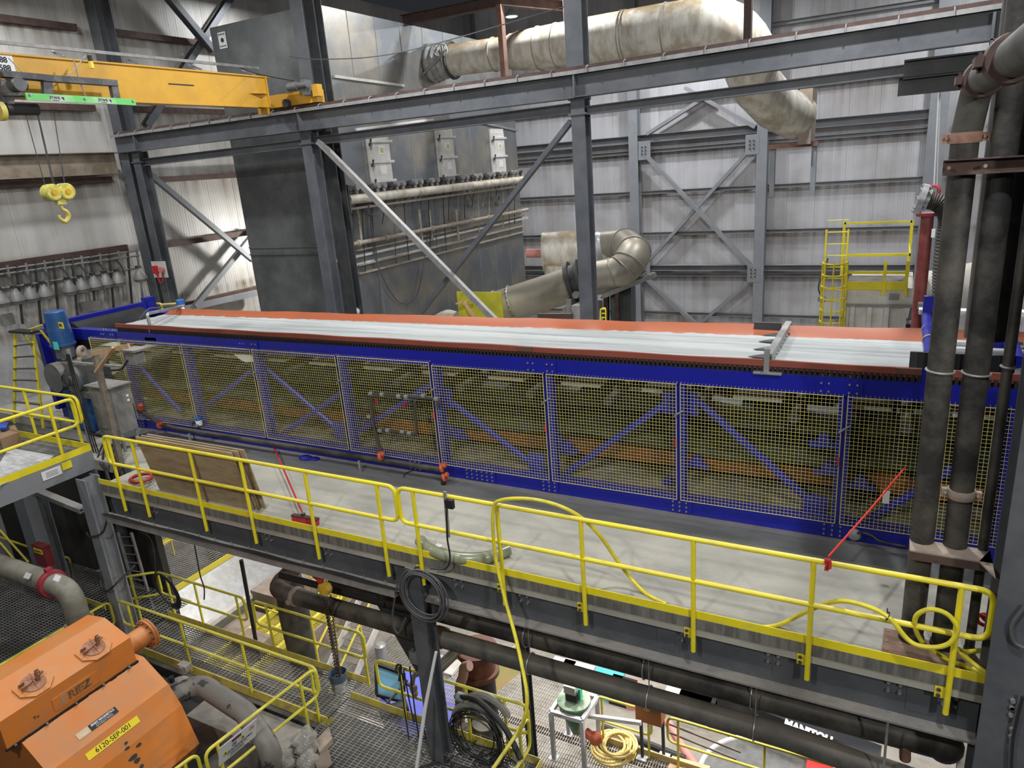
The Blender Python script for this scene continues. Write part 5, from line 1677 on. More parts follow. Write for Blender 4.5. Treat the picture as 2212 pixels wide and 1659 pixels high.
# clear green suction hose on the slab
hp = [P(908, 1168, z=0.1), P(925, 1185, z=0.09), P(965, 1200, z=0.09), P(1010, 1207, z=0.09), P(1055, 1203, z=0.09), P(1098, 1187, z=0.09)]
sh_ = T('suction_hose', 'short bent length of translucent green hose lying behind the guardrail', 'hose', P(1000, 1205, z=0))
M().tube(spline(hp, 8), 0.088, 18).build('hose_body', hose_g, sh_)
c = P(948, 1178, z=0.17)
plate(c, (1, -0.3, 0), (0.3, 1, 0.2), 0.1, 0.06, 0.004).build('sticker', label_w, sh_, smooth=0)
# low pipe with red valves along the base of the machine
lp_ = T('spray_water_pipe', 'black water pipe with red couplings along the foot of the belt filter', 'pipe', P(800, 990, y=9.3))
yy = 9.25
a, b = P(345, 920, y=yy), P(955, 1005, y=yy)
a.z = b.z = 0.30
M().tube([P(300, 885, y=yy), P(345, 915, y=yy), V((P(380, 930, y=yy).x, yy, 0.3)), b], 0.05, 12).build('pipe_body', rubber, lp_)
for px, py in ((822, 985), (345, 918), (303, 880), (955, 1010), (960, 1030)):
    c = P(px, py, y=yy - 0.05)
    q = M()
    q.torus(c, (1, 0.3, 0.2), 0.055, 0.035, 12, 8)
    q.ball(c + V((0.05, 0, 0.05)), 0.05, 8)
    q.build('coupling', mat('valve_red', (0.55, 0.10, 0.05), 0.5), lp_)
M().cyl(P(958, 1005, y=yy - 0.05), (P(958, 1050, y=yy - 0.05).x, yy - 0.05, 0.0), 0.045, 12).build('drop_pipe', black, lp_)
for px in (778, 425, 1245):
    x = P(px, 1010, y=yy - 0.1).x
    if px < 1200:
        M().box((x - 0.02, yy - 0.12, 0), (x + 0.02, yy - 0.09, 0.28)).box((x - 0.06, yy - 0.16, 0), (x + 0.08, yy - 0.02, 0.012)).build('pipe_stand', galv, lp_, smooth=0)
# pipe manifold outside the mesh
mf = T('valve_manifold', 'black pipe rectangle with metal couplings in front of the fourth large mesh guard', 'pipework', P(870, 900, y=9.38))
y_ = 9.36
c1, c2, c3, c4 = P(800, 850, y=y_), P(948, 862, y=y_), P(900, 938, y=y_), P(808, 925, y=y_)
q = M()
q.tube(fillet([P(822, 975, y=y_), c4, c1, c2, P(945, 880, y=y_)], 0.05), 0.027, 10)
q.tube(fillet([P(895, 866, y=y_), c3, P(815, 928, y=y_)], 0.05), 0.024, 10)
q.build('pipe_body', mat('iron_pipe', (0.06, 0.055, 0.045), 0.5), mf)
for px, py in ((802, 850), (826, 852), (862, 856), (915, 855), (943, 862), (878, 857), (822, 930), (838, 930), (870, 933), (885, 936), (798, 900)):
    p = P(px, py, y=y_)
    M().cyl(p - V((0.04, 0, 0)), p + V((0.04, 0, 0)), 0.036, 10).build('fitting', galv, mf)
for px, py in ((812, 862), (874, 870)):
    p = P(px, py, y=y_ - 0.04)
    M().bar(p, p + V((0, 0, -0.1)), 0.02, 0.03).build('valve_lever', red, mf, smooth=0)
M().tube(spline([P(885, 873, y=y_), P(915, 880, y=y_), P(932, 920, y=y_), P(942, 975, y=y_)]), 0.009, 5).build('hose', cable, mf)
c = P(430, 912, y=9.35)
ft = T('flow_transmitter', 'small blue and white transmitter in front of the mesh guard at its lower edge', 'sensor', c)
M().lathe(c + V((0, 0, -0.08)), (0, 0, 1), [(0, 0.05), (0.02, 0.07), (0.12, 0.07), (0.14, 0.06)], 14).build('body', label_w, ft)
M().lathe(c + V((0, 0, 0.05)), (0, 0, 1), [(0, 0.07), (0.05, 0.07), (0.06, 0.05)], 14).build('cap', mat('cap_blue', (0.03, 0.13, 0.4), 0.4), ft)
M().tube(spline([c - V((0, 0, 0.08)), P(423, 935, y=9.3), P(432, 925, y=9.28), P(418, 912, y=9.3), P(416, 930, y=9.3), P(424, 960, y=9.3)]), 0.012, 6).build('cable', cable, ft)
M().torus(P(893, 1030, z=0.02), (0, 0, 1), 0.24, 0.012, 26, 5).torus(P(897, 1028, z=0.03), (0.1, 0, 1), 0.2, 0.012, 26, 5).build('cable_coil', cable, label='small black cable coil on the slab by the foot of the belt filter', cat='cable coil')
# red hose coil by the plywood
q = M()
for k in range(4):
    q.torus(P(305, 1032, z=0.03 + 0.045 * k), (0.03 * k, 0.02, 1), 0.20 - 0.008 * k, 0.026, 22, 7)
q.build('hose_coil', mat('hose_red', (0.42, 0.035, 0.025), 0.5), label='coil of dark red hose on the slab left of the plywood', cat='hose coil')
q = M()
c = P(662, 996, z=0.0)
q.ball(c + V((0, 0, 0.06)), 0.12, 10, (1.4, 0.9, 0.5)).ball(c + V((0.2, 0.03, 0.05)), 0.1, 10, (1.2, 0.9, 0.5))
q.build('blue_rag', blue_motor if False else blue, label='crumpled blue rag on the slab at the foot of the belt filter', cat='rag')
# barrier rope, tags, sensor at the base
rp = T('pull_cord', 'red pull cord slanting from the mesh guard to the top rail with a white tag', 'cord', P(1790, 1210, y=RY))
a, b = P(1955, 1010, y=9.3), P(1790, 1202, y=RY)
M().tube([a, a + (b - a) * 0.5 + V((0, 0, -0.02)), b], 0.012, 6).build('cord', mat('cord_red', (0.75, 0.05, 0.03), 0.5), rp)
c = P(1914, 1074, y=8.9)
plate(c, (1, 0.05, 0), (-0.15, 0, 1), 0.075, 0.17, 0.003).build('tag', label_w, rp, label='white tag', smooth=0)
c = P(1789, 1218, y=RY - 0.04)
q = M()
for k in range(5):
    q.obox(c + V((random.uniform(-0.015, 0.015), random.uniform(-0.01, 0.01), -0.02 * k + 0.03)), V((1, 0.2 * k, 0)).normalized(), V((0, 1, 0)), V((0, 0, 1)), 0.06, 0.012, 0.05)
q.build('danger_tape', mat('tape_red', (0.80, 0.06, 0.05), 0.4), rp, label='knotted red tape with black letters', smooth=0)
text('DANGER', 0.03, c + V((0, -0.035, -0.01)), (0, 0, 1), (-1, 0, 0), ink, rp)
c = P(1846, 1152, y=9.42)
se = T('proximity_sensor', 'round metal sensor disc on the foot beam of the belt filter at the right', 'sensor', c)
M().lathe(c, (0, -1, 0), [(0, 0.075), (0.05, 0.08), (0.06, 0.06)], 20).build('disc', galv, se)
M().tube(spline([c, P(1865, 1151, y=9.3), P(1885, 1158, y=9.25), P(1905, 1170, y=9.2), P(1965, 1182, y=9.2)]), 0.018, 6).build('cable', cable, se)
# yellow air hoses
yh = T('air_hose', 'long yellow air hose looped over the middle of the guardrail and hanging down', 'hose', P(1070, 1200, y=RY))
pts = [P(1440, 1305, z=0.03), P(1390, 1278, z=0.03), P(1340, 1220, y=7.5), P(1290, 1150, y=7.35), P(1235, 1105, y=7.15), P(1160, 1080, y=7.02), P(1085, 1080, y=7.0), P(1065, 1105, y=6.98), P(1070, 1200, y=6.95), P(1090, 1290, y=6.8),
       P(1112, 1370, y=6.6), P(1128, 1440, y=6.4), P(1138, 1500, y=6.2), P(1135, 1545, y=6.1), P(1118, 1590, y=6.1)]
M().tube(spline(pts, 8), 0.024, 8).build('hose_body', hose_y, yh)
y2 = T('air_hose', 'yellow air hose looped in a ring around the last post of the walkway guardrail', 'hose', P(2040, 1380, y=RY))
pts = [P(1620, 1355, z=0.03), P(1680, 1350, z=0.03), P(1745, 1320, y=7.3), P(1800, 1300, y=7.15), P(1850, 1303, y=7.05), P(1915, 1330, y=7.0), P(1965, 1385, y=6.98), P(2010, 1398, y=6.98), P(2050, 1390, y=6.98), P(2068, 1360, y=6.98), P(2048, 1328, y=7.0), P(2010, 1316, y=7.02), P(1980, 1330, y=7.05),
       P(1978, 1360, y=7.1), P(2000, 1395, y=7.2), P(2050, 1425, y=7.3), P(2110, 1448, y=7.28), P(2133, 1456, y=7.1), P(2098, 1430, y=7.15), P(2068, 1402, y=7.2), P(2090, 1408, y=7.35), P(2140, 1402, y=7.5)]
M().tube(spline(pts, 8), 0.024, 8).build('hose_body', hose_y, y2)
M().torus(P(1918, 1331, y=7.02), (1, 0, -0.3), 0.045, 0.005, 10, 4).build('cable_tie', ink, y2)
M().torus(P(1917, 1325, y=7.05), (1, 0, 0.1), 0.05, 0.005, 10, 4).build('cable_tie', ink, y2)
c = P(2125, 1340, y=7.6)
q = M()
q.torus(c, (0.3, 1, 0.1), 0.06, 0.02, 12, 6).torus(c + V((0.03, 0.02, 0.02)), (0.5, 0.8, 0.4), 0.05, 0.02, 12, 6)
q.build('red_sling', red, label='crumpled red sling behind the end of the guardrail beside the grey column', cat='sling')
# pendant controller bracket on rail
c = P(964, 1075, y=RY - 0.05)
pd = T('pendant_holder', 'perforated metal strut with a black controller clipped over the top rail', 'controller', P(968, 1160, y=RY))
M().bar(P(961, 1062, y=RY - 0.04), P(969, 1160, y=RY - 0.04), 0.04, 0.03, V((0, 1, 0))).build('strut', galv, pd, smooth=0)
q = M()
q.box(tuple(P(962, 1098, y=RY - 0.1)), tuple(P(976, 1083, y=RY - 0.1) + V((0.0, 0.06, 0))))
q.build('controller', black, pd, smooth=0)
M().tube(spline([P(965, 1100, y=RY - 0.08), P(966, 1160, y=RY - 0.06), P(972, 1205, y=RY - 0.1), P(962, 1228, y=RY - 0.12), P(930, 1228, y=6.95)]), 0.014, 6).build('cable', cable, pd)
# big cable coil hung on post
cc = T('cable_coil', 'large coil of grey cable hanging from a guardrail post in front of the edge beam', 'cable coil', P(915, 1340, y=6.98))
rnd = random.Random(5)
for k in range(8):
    c = P(915 + rnd.uniform(-7, 7), 1285 + rnd.uniform(-5, 6), y=6.98 - 0.012 * k)
    rr_ = rnd.uniform(0.34, 0.40)
    pts = [c + V((rr_ * 0.92 * math.cos(a_), 0.01 * math.sin(3 * a_), rr_ * 1.03 * math.sin(a_))) for a_ in [2 * PI * j / 28 for j in range(28)]]
    M().tube(pts, 0.0125, 6, closed=True).build('cable', cable_g, cc)
M().tube(spline([P(858, 1262, y=6.96), P(850, 1310, y=6.96), P(848, 1345, y=6.96), P(860, 1368, y=6.96), P(872, 1345, y=6.96), P(876, 1335, y=6.96)]), 0.0125, 6).build('cable', cable_g, cc)
# red and white fire alarm box on the gable column
c = P(345, 582, y=14.45)
fa = T('alarm_box', 'pale panel with a red call point and red cable on the corner column', 'alarm', c)
plate(c, (1, 0, 0), (0, 0, 1), 0.62, 0.5, 0.05).build('panel', white_dusty, fa, smooth=0)
M().box((c.x - 0.2, c.y - 0.1, c.z - 0.12), (c.x - 0.02, c.y - 0.02, c.z + 0.12)).build('call_point', red, fa, smooth=0)
M().cyl((c.x + 0.18, c.y - 0.12, c.z), (c.x + 0.18, c.y - 0.02, c.z), 0.1, 14).build('sounder', pink, fa)
M().tube(spline([c + V((-0.1, -0.05, -0.12)), c + V((-0.05, -0.06, -0.4)), c + V((0.1, -0.06, -0.35)), c + V((0.18, -0.06, -0.1))]), 0.02, 6).build('cable', red, fa)
# ------------------------------------------------------------------ row of dome fittings on conduit rack, gable wall
gx = GX + 0.3
rk = T('conduit_rack', 'horizontal conduits and vertical hangers on the gable wall holding the dome lamps', 'conduit', P(100, 600, x=gx))
for a, b in (((0, 582), (298, 541)), ((0, 592), (300, 552)), ((0, 622), (305, 578))):
    M().tube([P(*a, x=gx) - V((0, 0.6, 0)), P(*b, x=gx)], 0.03, 6).build('conduit', galv_dull, rk)
for k in range(15):
    px = 15 + k * 20
    yb_ = 700 if k % 2 else 650
    M().bar(P(px, 575 - px * 0.13, x=gx), P(px + 14, yb_, x=gx), 0.05, 0.05, V((1, 0, 0))).build('hanger', steel_dk if k % 2 else galv_dull, rk, smooth=0)
for k in range(7):
    M().tube(spline([P(10 + 40 * k, 590 - 5 * k, x=gx + 0.1), P(22 + 40 * k, 604 - 5 * k, x=gx + 0.2), P(30 + 40 * k, 625 - 5 * k, x=gx + 0.3)]), 0.025, 5).build('cable', cable, rk)
base = None
pos = [(5, 655), (38, 650), (68, 645), (99, 640), (152, 630), (179, 625), (206, 620), (231, 615), (257, 611), (304, 603)]
ord_ = ['first', 'second', 'third', 'fourth', 'fifth', 'sixth', 'seventh', 'eighth', 'ninth', 'tenth and rightmost']
for (px, py), nm in zip(pos, ord_):
    c = P(px, py, x=gx + 0.35)
    lb = 'grey dome lamp hanging on the gable wall rack, %s from the left' % nm
    if base is None:
        base = T('dome_lamp', lb, 'lamp', c, 'dome lamps on the gable wall')
        M().lathe(c, (0, 0, 1), [(-0.02, 0.17), (0.0, 0.20), (0.05, 0.20), (0.22, 0.12), (0.26, 0.09), (0.34, 0.07)], 18).build('dome', galv_dull, base)
        M().lathe(c, (0, 0, 1), [(-0.08, 0.15), (-0.02, 0.2)], 18).build('lens', galv_dull, base)
        M().box((c.x - 0.06, c.y - 0.06, c.z + 0.3), (c.x + 0.06, c.y + 0.06, c.z + 0.42)).build('junction', steel_dk, base)
    else:
        dup(base, None, c, lb)
# blue tank-side pipe clutter left wall
q = M()
for k, (px, py) in enumerate(((182, 663), (203, 660), (12, 690))):
    c = P(px, py, x=gx)
    M().box((c.x, c.y - 0.15, c.z - 0.15), (c.x + 0.15, c.y + 0.15, c.z + 0.15)).build('junction_box', galv_dull, label='grey junction box below the dome lamps, ' + ('left of the pair by the blue frame', 'right of the pair by the blue frame', 'at the left edge of the picture')[k], cat='junction box', group='wall junction boxes', smooth=0)
# step ladder
sl = T('step_ladder', 'tall yellow step ladder with black treads behind the left platform', 'ladder', P(80, 920, z=0.0))
sy = 9.0
tl, tr = P(33, 722, y=sy), P(70, 715, y=sy)
bl, brr = P(27, 900, y=sy - 0.2), P(95, 930, y=sy - 0.2)
bl.z = brr.z = 0
M().bar(bl, tl, 0.08, 0.03, V((0, 1, 0))).build('stile', yellow, sl, smooth=0)
M().bar(brr, tr, 0.08, 0.03, V((0, 1, 0))).build('stile', yellow, sl, smooth=0)
rb1, rb2 = V((bl.x + 0.9, sy + 0.9, 0)), V((brr.x + 0.9, sy + 0.9, 0))
M().bar(rb1, tl + V((0.15, 0.1, 0)), 0.06, 0.03, V((0, 1, 0))).build('rear_leg', yellow, sl, smooth=0)
M().bar(rb2, tr + V((0.15, 0.1, 0)), 0.06, 0.03, V((0, 1, 0))).build('rear_leg', yellow, sl, smooth=0)
for k in range(1, 8):
    u = k / 8
    M().bar(bl + (tl - bl) * u, brr + (tr - brr) * u, 0.09, 0.025).build('tread', steel_dk, sl, smooth=0)
M().obox((tl + tr) / 2 + V((0.05, 0, 0.03)), V((1, 0, 0)), V((0, 1, 0)), V((0, 0, 1)), (tr - tl).length + 0.12, 0.25, 0.05).build('top_cap', black, sl, smooth=0)
M().tube(fillet([P(45, 718, y=9.6), P(100, 700, y=9.6), P(128, 720, y=9.6)], 0.15), 0.03, 8).build('grab_rail', yellow_d, label='short yellow handrail behind the step ladder at the blue end frame', cat='rail')
M().tube(fillet([P(330, 690, y=12.2), P(330, 657, y=12.2), P(350, 655, y=12.2), P(352, 690, y=12.2)], 0.1), 0.03, 8).tube([P(350, 658, y=12.2), P(395, 655, y=12.4)], 0.03, 8).build('grab_rail', yellow_d, label='yellow handrail beyond the left end of the belt by the bright wall', cat='rail')
# ------------------------------------------------------------------ lamps below the slab
def under_lamp(loc, e):
    t = T('low_bay_lamp', 'lamp under the upper slab, out of view, lighting the lower level', 'ceiling lamp', loc, 'lamps under the slab')
    x, y, z = loc
    M().box((x - 0.3, y - 0.12, z), (x + 0.3, y + 0.12, z + 0.1)).build('housing', galv_dull, t, smooth=0)
    M().box((x - 0.28, y - 0.10, z - 0.01), (x + 0.28, y + 0.10, z)).build('lens', lamp_glow, t, smooth=0)
    d = bpy.data.lights.new('lamp_light', 'AREA')
    d.shape = 'RECTANGLE'
    d.size, d.size_y = 0.6, 0.25
    d.energy = e
    d.color = (1.0, 0.98, 0.95)
    l = bpy.data.objects.new('lamp_light', d)
    COL.objects.link(l)
    l.parent = t
    l.location = (0, 0, -0.03)
for p_, e_ in (((-2.5, 12.5, -0.5), 600), ((-5.5, 11.2, -0.5), 480), ((-9.5, 11.5, -0.5), 350), ((-14.5, 12.5, -0.5), 350), ((1.0, 13, -0.5), 600), ((-17.5, 14, -0.5), 250), ((-4, 15.5, -0.5), 500), ((-11, 15.5, -0.5), 350)):
    under_lamp(p_, e_)

# ------------------------------------------------------------------ left platform
PZ = 0.5
PX, PYc = -13.62, 7.45
pl = T('platform_deck', 'grey grating platform with yellow toe boards at the left edge of the picture', 'platform', (-15.5, 6, PZ))
grating(M(), -19.0, PX, 3.2, PYc, PZ, 'y', 0.05, 0.1, t=0.008).build('grating', grat_dk, pl, smooth=0)
M().box((PX, 3.2, PZ + 0.0), (PX + 0.01, PYc, PZ + 0.13)).build('toe_board', yellow, pl, smooth=0)
M().box((-19, PYc, PZ), (PX, PYc + 0.01, PZ + 0.13)).build('toe_board', yellow, pl, smooth=0)
M().channel((PX - 0.05, 3.2, PZ - 0.20), (PX - 0.05, PYc, PZ - 0.20), 0.36, 0.12, 0.015, side=1).build('edge_channel', steel_far, pl, smooth=0)
M().channel((-19, PYc - 0.05, PZ - 0.20), (PX, PYc - 0.05, PZ - 0.20), 0.36, 0.12, 0.015, side=-1).build('edge_channel', steel_far, pl, smooth=0)
c = P(112, 1022, x=PX + 0.02)
plate(c, (0, 1, 0), (0, 0, 1), 0.36, 0.17, 0.006).build('nameplate', label_w, pl, label='white plate with small dark print', smooth=0)
q = M()
for k in range(4):
    plate_c = c + V((0.005, 0.01, 0.04 - 0.028 * k))
    q.box((plate_c.x, plate_c.y - 0.12, plate_c.z - 0.003), (plate_c.x + 0.002, plate_c.y + 0.10, plate_c.z + 0.003))
q.build('print', ink, pl, smooth=0)
c = P(145, 1005, x=PX + 0.03)
M().box((PX + 0.0, c.y - 0.09, c.z - 0.07), (PX + 0.03, c.y + 0.09, c.z + 0.07)).build('rail_bracket', yellow, pl, smooth=0)
pale = P(0, 0, z=PZ)
M().prism([P(0, 1000, z=PZ + 0.012), P(20, 968, z=PZ + 0.012), P(118, 985, z=PZ + 0.012), P(95, 1003, z=PZ + 0.012), P(0, 1050, z=PZ + 0.012)], (0, 0, 0.01)).build('board', mat('dusty_board', (0.5, 0.5, 0.5), 0.7, 0, (0.3, 0.29, 0.27), 3, 0.8, stretch=(1, 4, 1)), label='pale dusty board lying on the grating of the left platform', cat='board', smooth=0)
t = guardrail('yellow guardrail along the front edge of the left platform, running towards the viewer', (PX - 0.12, 7.42, PZ), (PX - 0.12, 3.4, PZ), [0.11, 0.5, 0.95], loop=(True, False), toe=0, low=0.3)
t = guardrail('yellow guardrail along the back edge of the left platform', (PX - 0.12, 7.5, PZ), (-18.9, 7.5, PZ), [0.04, 0.35, 0.65, 0.95], loop=(True, False), toe=0, low=0.2)
t = guardrail('yellow guardrail with a rounded end on the left platform beside the cardboard box', (-15.2, 6.6, PZ), (-18.5, 6.6, PZ), [0.1, 0.5, 0.9], h=0.75, toe=0)
bx = P(18, 940, z=PZ)
t = T('cardboard_box', 'open brown cardboard box with a blue item, on the left platform', 'box', bx)
M().prism([P(0, 925, z=PZ + 0.3), P(32, 918, z=PZ + 0.3), P(41, 934, z=PZ + 0.3), P(0, 948, z=PZ + 0.3)], (0, 0, -0.29)).build('carton', mat('cardboard', (0.26, 0.16, 0.09), 0.8), t, smooth=0)
M().prism([P(0, 918, z=PZ + 0.34), P(20, 917, z=PZ + 0.34), P(15, 928, z=PZ + 0.34), P(0, 930, z=PZ + 0.34)], (0, 0, 0.05)).build('blue_bag', mat('bag_blue', (0.03, 0.08, 0.45), 0.5), label='blue packet on top of the cardboard box on the left platform', cat='packet', smooth=0)
# columns under the platform
def hcol(label, x, y, z0, z1, w_=0.3, m=steel_far):
    return M().ibeam((x, y, z0), (x, y, z1), w_, w_ * 0.95, 0.022, 0.015, V((0, 1, 0))).build('steel_column', m, label=label, cat='steel column', group='steel columns', smooth=0)
hcol('grey steel column under the corner of the left platform, with a black cable', -13.35, 7.1, -9, PZ - 0.38, 0.30)
hcol('grey steel column under the left platform carrying the dark red box', P(60, 1060, y=7.9).x, 7.9, -9, PZ - 0.38, 0.5)
hcol('dark steel column behind the corner column of the left platform', P(262, 1180, y=8.6).x, 8.6, -9, -0.25, 0.3, steel)
M().channel(P(72, 1058, y=7.3), P(180, 1102, y=7.3), 0.1, 0.16, 0.012).build('knee_brace', steel_far, label='grey channel strut falling right below the left platform', cat='brace', smooth=0)
c = P(100, 1195, y=7.6)
rb_ = T('red_box', 'dark red box with a yellow label on the grey column below the left platform', 'box', c)
M().box((c.x - 0.22, 7.45, c.z - 0.26), (c.x + 0.22, 7.62, c.z + 0.26)).build('case', red_dk, rb_, smooth=0)
M().box((c.x - 0.16, 7.44, c.z + 0.08), (c.x + 0.18, 7.45, c.z + 0.2)).build('label_strip', label_y, rb_, smooth=0)
text('FIRE EQUIPMENT', 0.035, (c.x + 0.01, 7.436, c.z + 0.14), (1, 0, 0), (0, 0, 1), ink, rb_)
M().tube(spline([P(216, 1255, y=6.9), P(222, 1272, y=6.85), P(232, 1277, y=6.85), P(250, 1262, y=6.9), P(290, 1222, y=7.6)]), 0.022, 6).build('cable', cable, label='black cable drooping off the corner column towards the lower rails', cat='cable')
c = P(215, 1245, y=6.92)
M().box((c.x - 0.06, 6.9, c.z - 0.12), (c.x + 0.06, 6.98, c.z + 0.12)).build('switch_box', steel_dk, label='small dark switch box on the corner column below the left platform', cat='switch box', smooth=0)

# dark panels added to stand in for shade, behind red box and under mezzanine
M().box((-21.1, 8.75, -9), (-14.4, 8.9, -0.22)).build('wall_added_shade', shade_dark, kind='structure', smooth=0)
M().box((-21.0, 1.0, -4.6), (-4.4, 7.95, -4.45)).build('floor_added_shade', shade_dark, kind='structure', smooth=0)

# ------------------------------------------------------------------ mezzanine decks at z = -3.6
MZ = -3.6
g = T('mezzanine_walkway', 'narrow grating walkway behind the orange separator', 'walkway', (-11, 7.5, MZ))
grating(M(), -13.4, -8.0, 7.05, 8.0, MZ, 'x', 0.05, 0.1, t=0.007).build('grating', grat, g, smooth=0)
M().box((-13.4, 8.0, MZ), (-7.9, 8.01, MZ + 0.14)).build('toe_board', yellow_d, g, smooth=0)
M().box((-13.4, 7.03, MZ - 0.16), (-8.0, 7.05, MZ + 0.03)).build('edge_plate', yellow_d, g, smooth=0)
M().channel((-13.4, 6.98, MZ - 0.3), (-8.0, 6.98, MZ - 0.3), 0.24, 0.08).build('bearer', steel_dk, g, smooth=0)
g = T('mezzanine_deck', 'grating deck with cables lying on it at the bottom of the picture', 'platform', (-6, 5.5, MZ))
grating(M(), -8.0, -4.2, 2.6, 7.6, MZ, 'x', 0.05, 0.1, t=0.007).build('grating', grat, g, smooth=0)
M().box((-7.95, 7.6, MZ), (-4.2, 7.61, MZ + 0.14)).build('toe_board', yellow_d, g, smooth=0)
M().box((-8.02, 5.0, MZ - 0.15), (-8.0, 6.9, MZ + 0.02)).build('edge_plate', steel_dk, g, smooth=0)
M().box((-4.2, 2.6, MZ), (-4.19, 7.6, MZ + 0.14)).build('toe_board', yellow_d, g, smooth=0)
g = T('mezzanine_deck', 'dark grating deck at the left edge behind the orange separator', 'platform', (-16, 6.5, MZ))
grating(M(), -19.5, -13.4, 4.0, 8.6, MZ, 'x', 0.06, 0.12, t=0.008).build('grating', grat_dk, g, smooth=0)
M().box((-16.6, 7.6, MZ), (-15.0, 7.62, MZ + 0.14)).build('toe_board', yellow_d, g, smooth=0)
G = lambda px, py, z=MZ + 1.07: P(px, py, z=z)
def grail(lbl, pts, ts, **k):
    return guardrail(lbl, pts[0], pts[1], ts, toe=0, m=mat('rail_low', (0.66, 0.60, 0.04), 0.45, 0, (0.46, 0.42, 0.08), 7, 0.6, dust=(0.5, 0.45, 0.2), damt=0.4), low=0.05, r=0.026, group='lower level guardrails', **k)
grail('front guardrail of the narrow walkway, running from the separator to its rounded corner', [(-13.3, 7.0, MZ), (-8.02, 7.0, MZ)], [0.06, 0.36, 0.67, 0.975])
grail('back guardrail of the narrow walkway, left length with the black cable loop', [(-13.5, 8.03, MZ), (-10.85, 8.03, MZ)], [0.12, 0.46, 0.92])
grail('back guardrail of the narrow walkway, right length behind the chains', [(-10.6, 8.03, MZ), (-7.85, 8.03, MZ)], [0.13, 0.55, 0.985])
grail('short guardrail at the end of the narrow walkway near the corner column', [(-14.1, 7.5, MZ), (-13.45, 8.03, MZ)], [0.35])
grail('guardrail behind the separator running towards the viewer at the left', [(-13.4, 6.9, MZ), (-13.4, 3.2, MZ)], [0.1, 0.4, 0.7, 0.95])
grail('guardrail of the deck with the warning sign, running towards the viewer', [(-8.03, 6.98, MZ), (-8.25, 4.95, MZ)], [0.15, 0.9])
grail('guardrail at the back edge of the deck, before the blue vehicle', [(-7.2, 7.56, MZ), (-4.36, 7.6, MZ)], [0.17, 0.62, 0.86])
grail('bright yellow guardrail running towards the viewer at the bottom centre', [(-4.25, 7.4, MZ), (-4.34, 3.0, MZ)], [0.06, 0.5, 0.9])
grail('guardrail end turning forward at the bottom, left of the white leaning pole', [(-8.35, 4.9, MZ), (-8.6, 3.0, MZ)], [0.1, 0.6])
# warning sign tied to the rail
c = P(514, 1603, x=-8.1)
sg = T('warning_sign', 'white warning sign with yellow triangles tied to the lower guardrail', 'sign', c + V((0, 0, -0.2)))
rgt = V((0.08, 1, 0)).normalized()
a_ = P(475, 1625, x=-8.14)
W_, H_ = 0.66, 0.42
plate(c, rgt, (0.35, 0, 1), W_, H_, 0.006).build('board', label_w, sg, smooth=0)
nrm = rgt.cross(V((0.35, 0, 1)).normalized()).normalized()
upv = (V((0.35, 0, 1)) - rgt * rgt.dot(V((0.35, 0, 1)))).normalized()
S_ = lambda u, v, d=0.005: c + rgt * (u * W_) + upv * (v * H_) + nrm * d
text('STRONG MAGNETIC FIELD', 0.042, S_(0.0, -0.10), rgt, upv, ink, sg)
for k, s in enumerate(('Persons with pacemakers keep away', 'No loose metal objects', 'Authorised personnel only')):
    text(s, 0.024, S_(-0.02, -0.20 - 0.09 * k), rgt, upv, ink, sg)
plate(S_(-0.05, 0.34), rgt, upv, 0.16, 0.05, 0.004).build('header', mat('sign_brown', (0.12, 0.02, 0.015), 0.5), sg, smooth=0)
for u, v in ((-0.34, 0.0), (0.12, 0.12)):
    M().prism([S_(u - 0.07, v - 0.09), S_(u + 0.07, v - 0.09), S_(u, v + 0.12)], nrm * 0.003).build('triangle', label_y, sg, smooth=0)
    M().prism([S_(u - 0.03, v - 0.05, 0.009), S_(u + 0.03, v - 0.05, 0.009), S_(u, v + 0.05, 0.009)], nrm * 0.002).build('triangle_mark', ink, sg, smooth=0)
for u, v, m_ in ((-0.10, 0.10, ink), (0.36, 0.22, red)):
    M().torus(S_(u, v), nrm, 0.035, 0.004, 18, 4).build('prohibition_ring', m_, sg)
    M().bar(S_(u - 0.04, v + 0.06), S_(u + 0.04, v - 0.06), 0.006, 0.003, nrm).build('prohibition_bar', m_, sg, smooth=0)

# ------------------------------------------------------------------ orange separator
SY0, SY1 = 3.4, 5.32
Q = lambda px, py, y=SY1: P(px, py, y=y)
A_, B_, C_, D_, E2 = Q(190, 1328), Q(226, 1334), Q(281, 1377), Q(291, 1402), Q(295, 1427)
sp = T('magnetic_separator', 'large orange magnetic separator housing at the bottom left', 'machine', (-10.6, 4.4, MZ))
lid = [A_, B_, C_, E2 + V((0, 0, 0.0)), V((A_.x - 0.05, SY1, E2.z))]
A0 = V((A_.x, SY1, A_.z))
M().prism([(p.x, SY1, p.z) for p in lid][::-1], (0, SY0 - SY1, 0)).build('lid', orange, sp, smooth=0)
F1, F2, F3, F4 = Q(349, 1488), Q(378, 1534), Q(417, 1618), Q(400, 1655)
body = [E2 + V((0.0, 0, -0.02)), F1, F2, F3, F4, F4 + V((-0.7, 0, -0.3)), V((A_.x - 0.2, SY1, F4.z)), V((A_.x - 0.05, SY1, E2.z - 0.02))]
M().prism([(p.x, SY1 + 0.12, p.z) for p in body][::-1], (0, SY0 - SY1 + 0.05, 0)).build('body', orange, sp, smooth=0)
M().box((A_.x - 0.1, SY0 + 0.1, MZ), (F1.x - 0.1, SY1, F4.z + 0.1)).build('base_frame', steel_dk, sp, smooth=0)
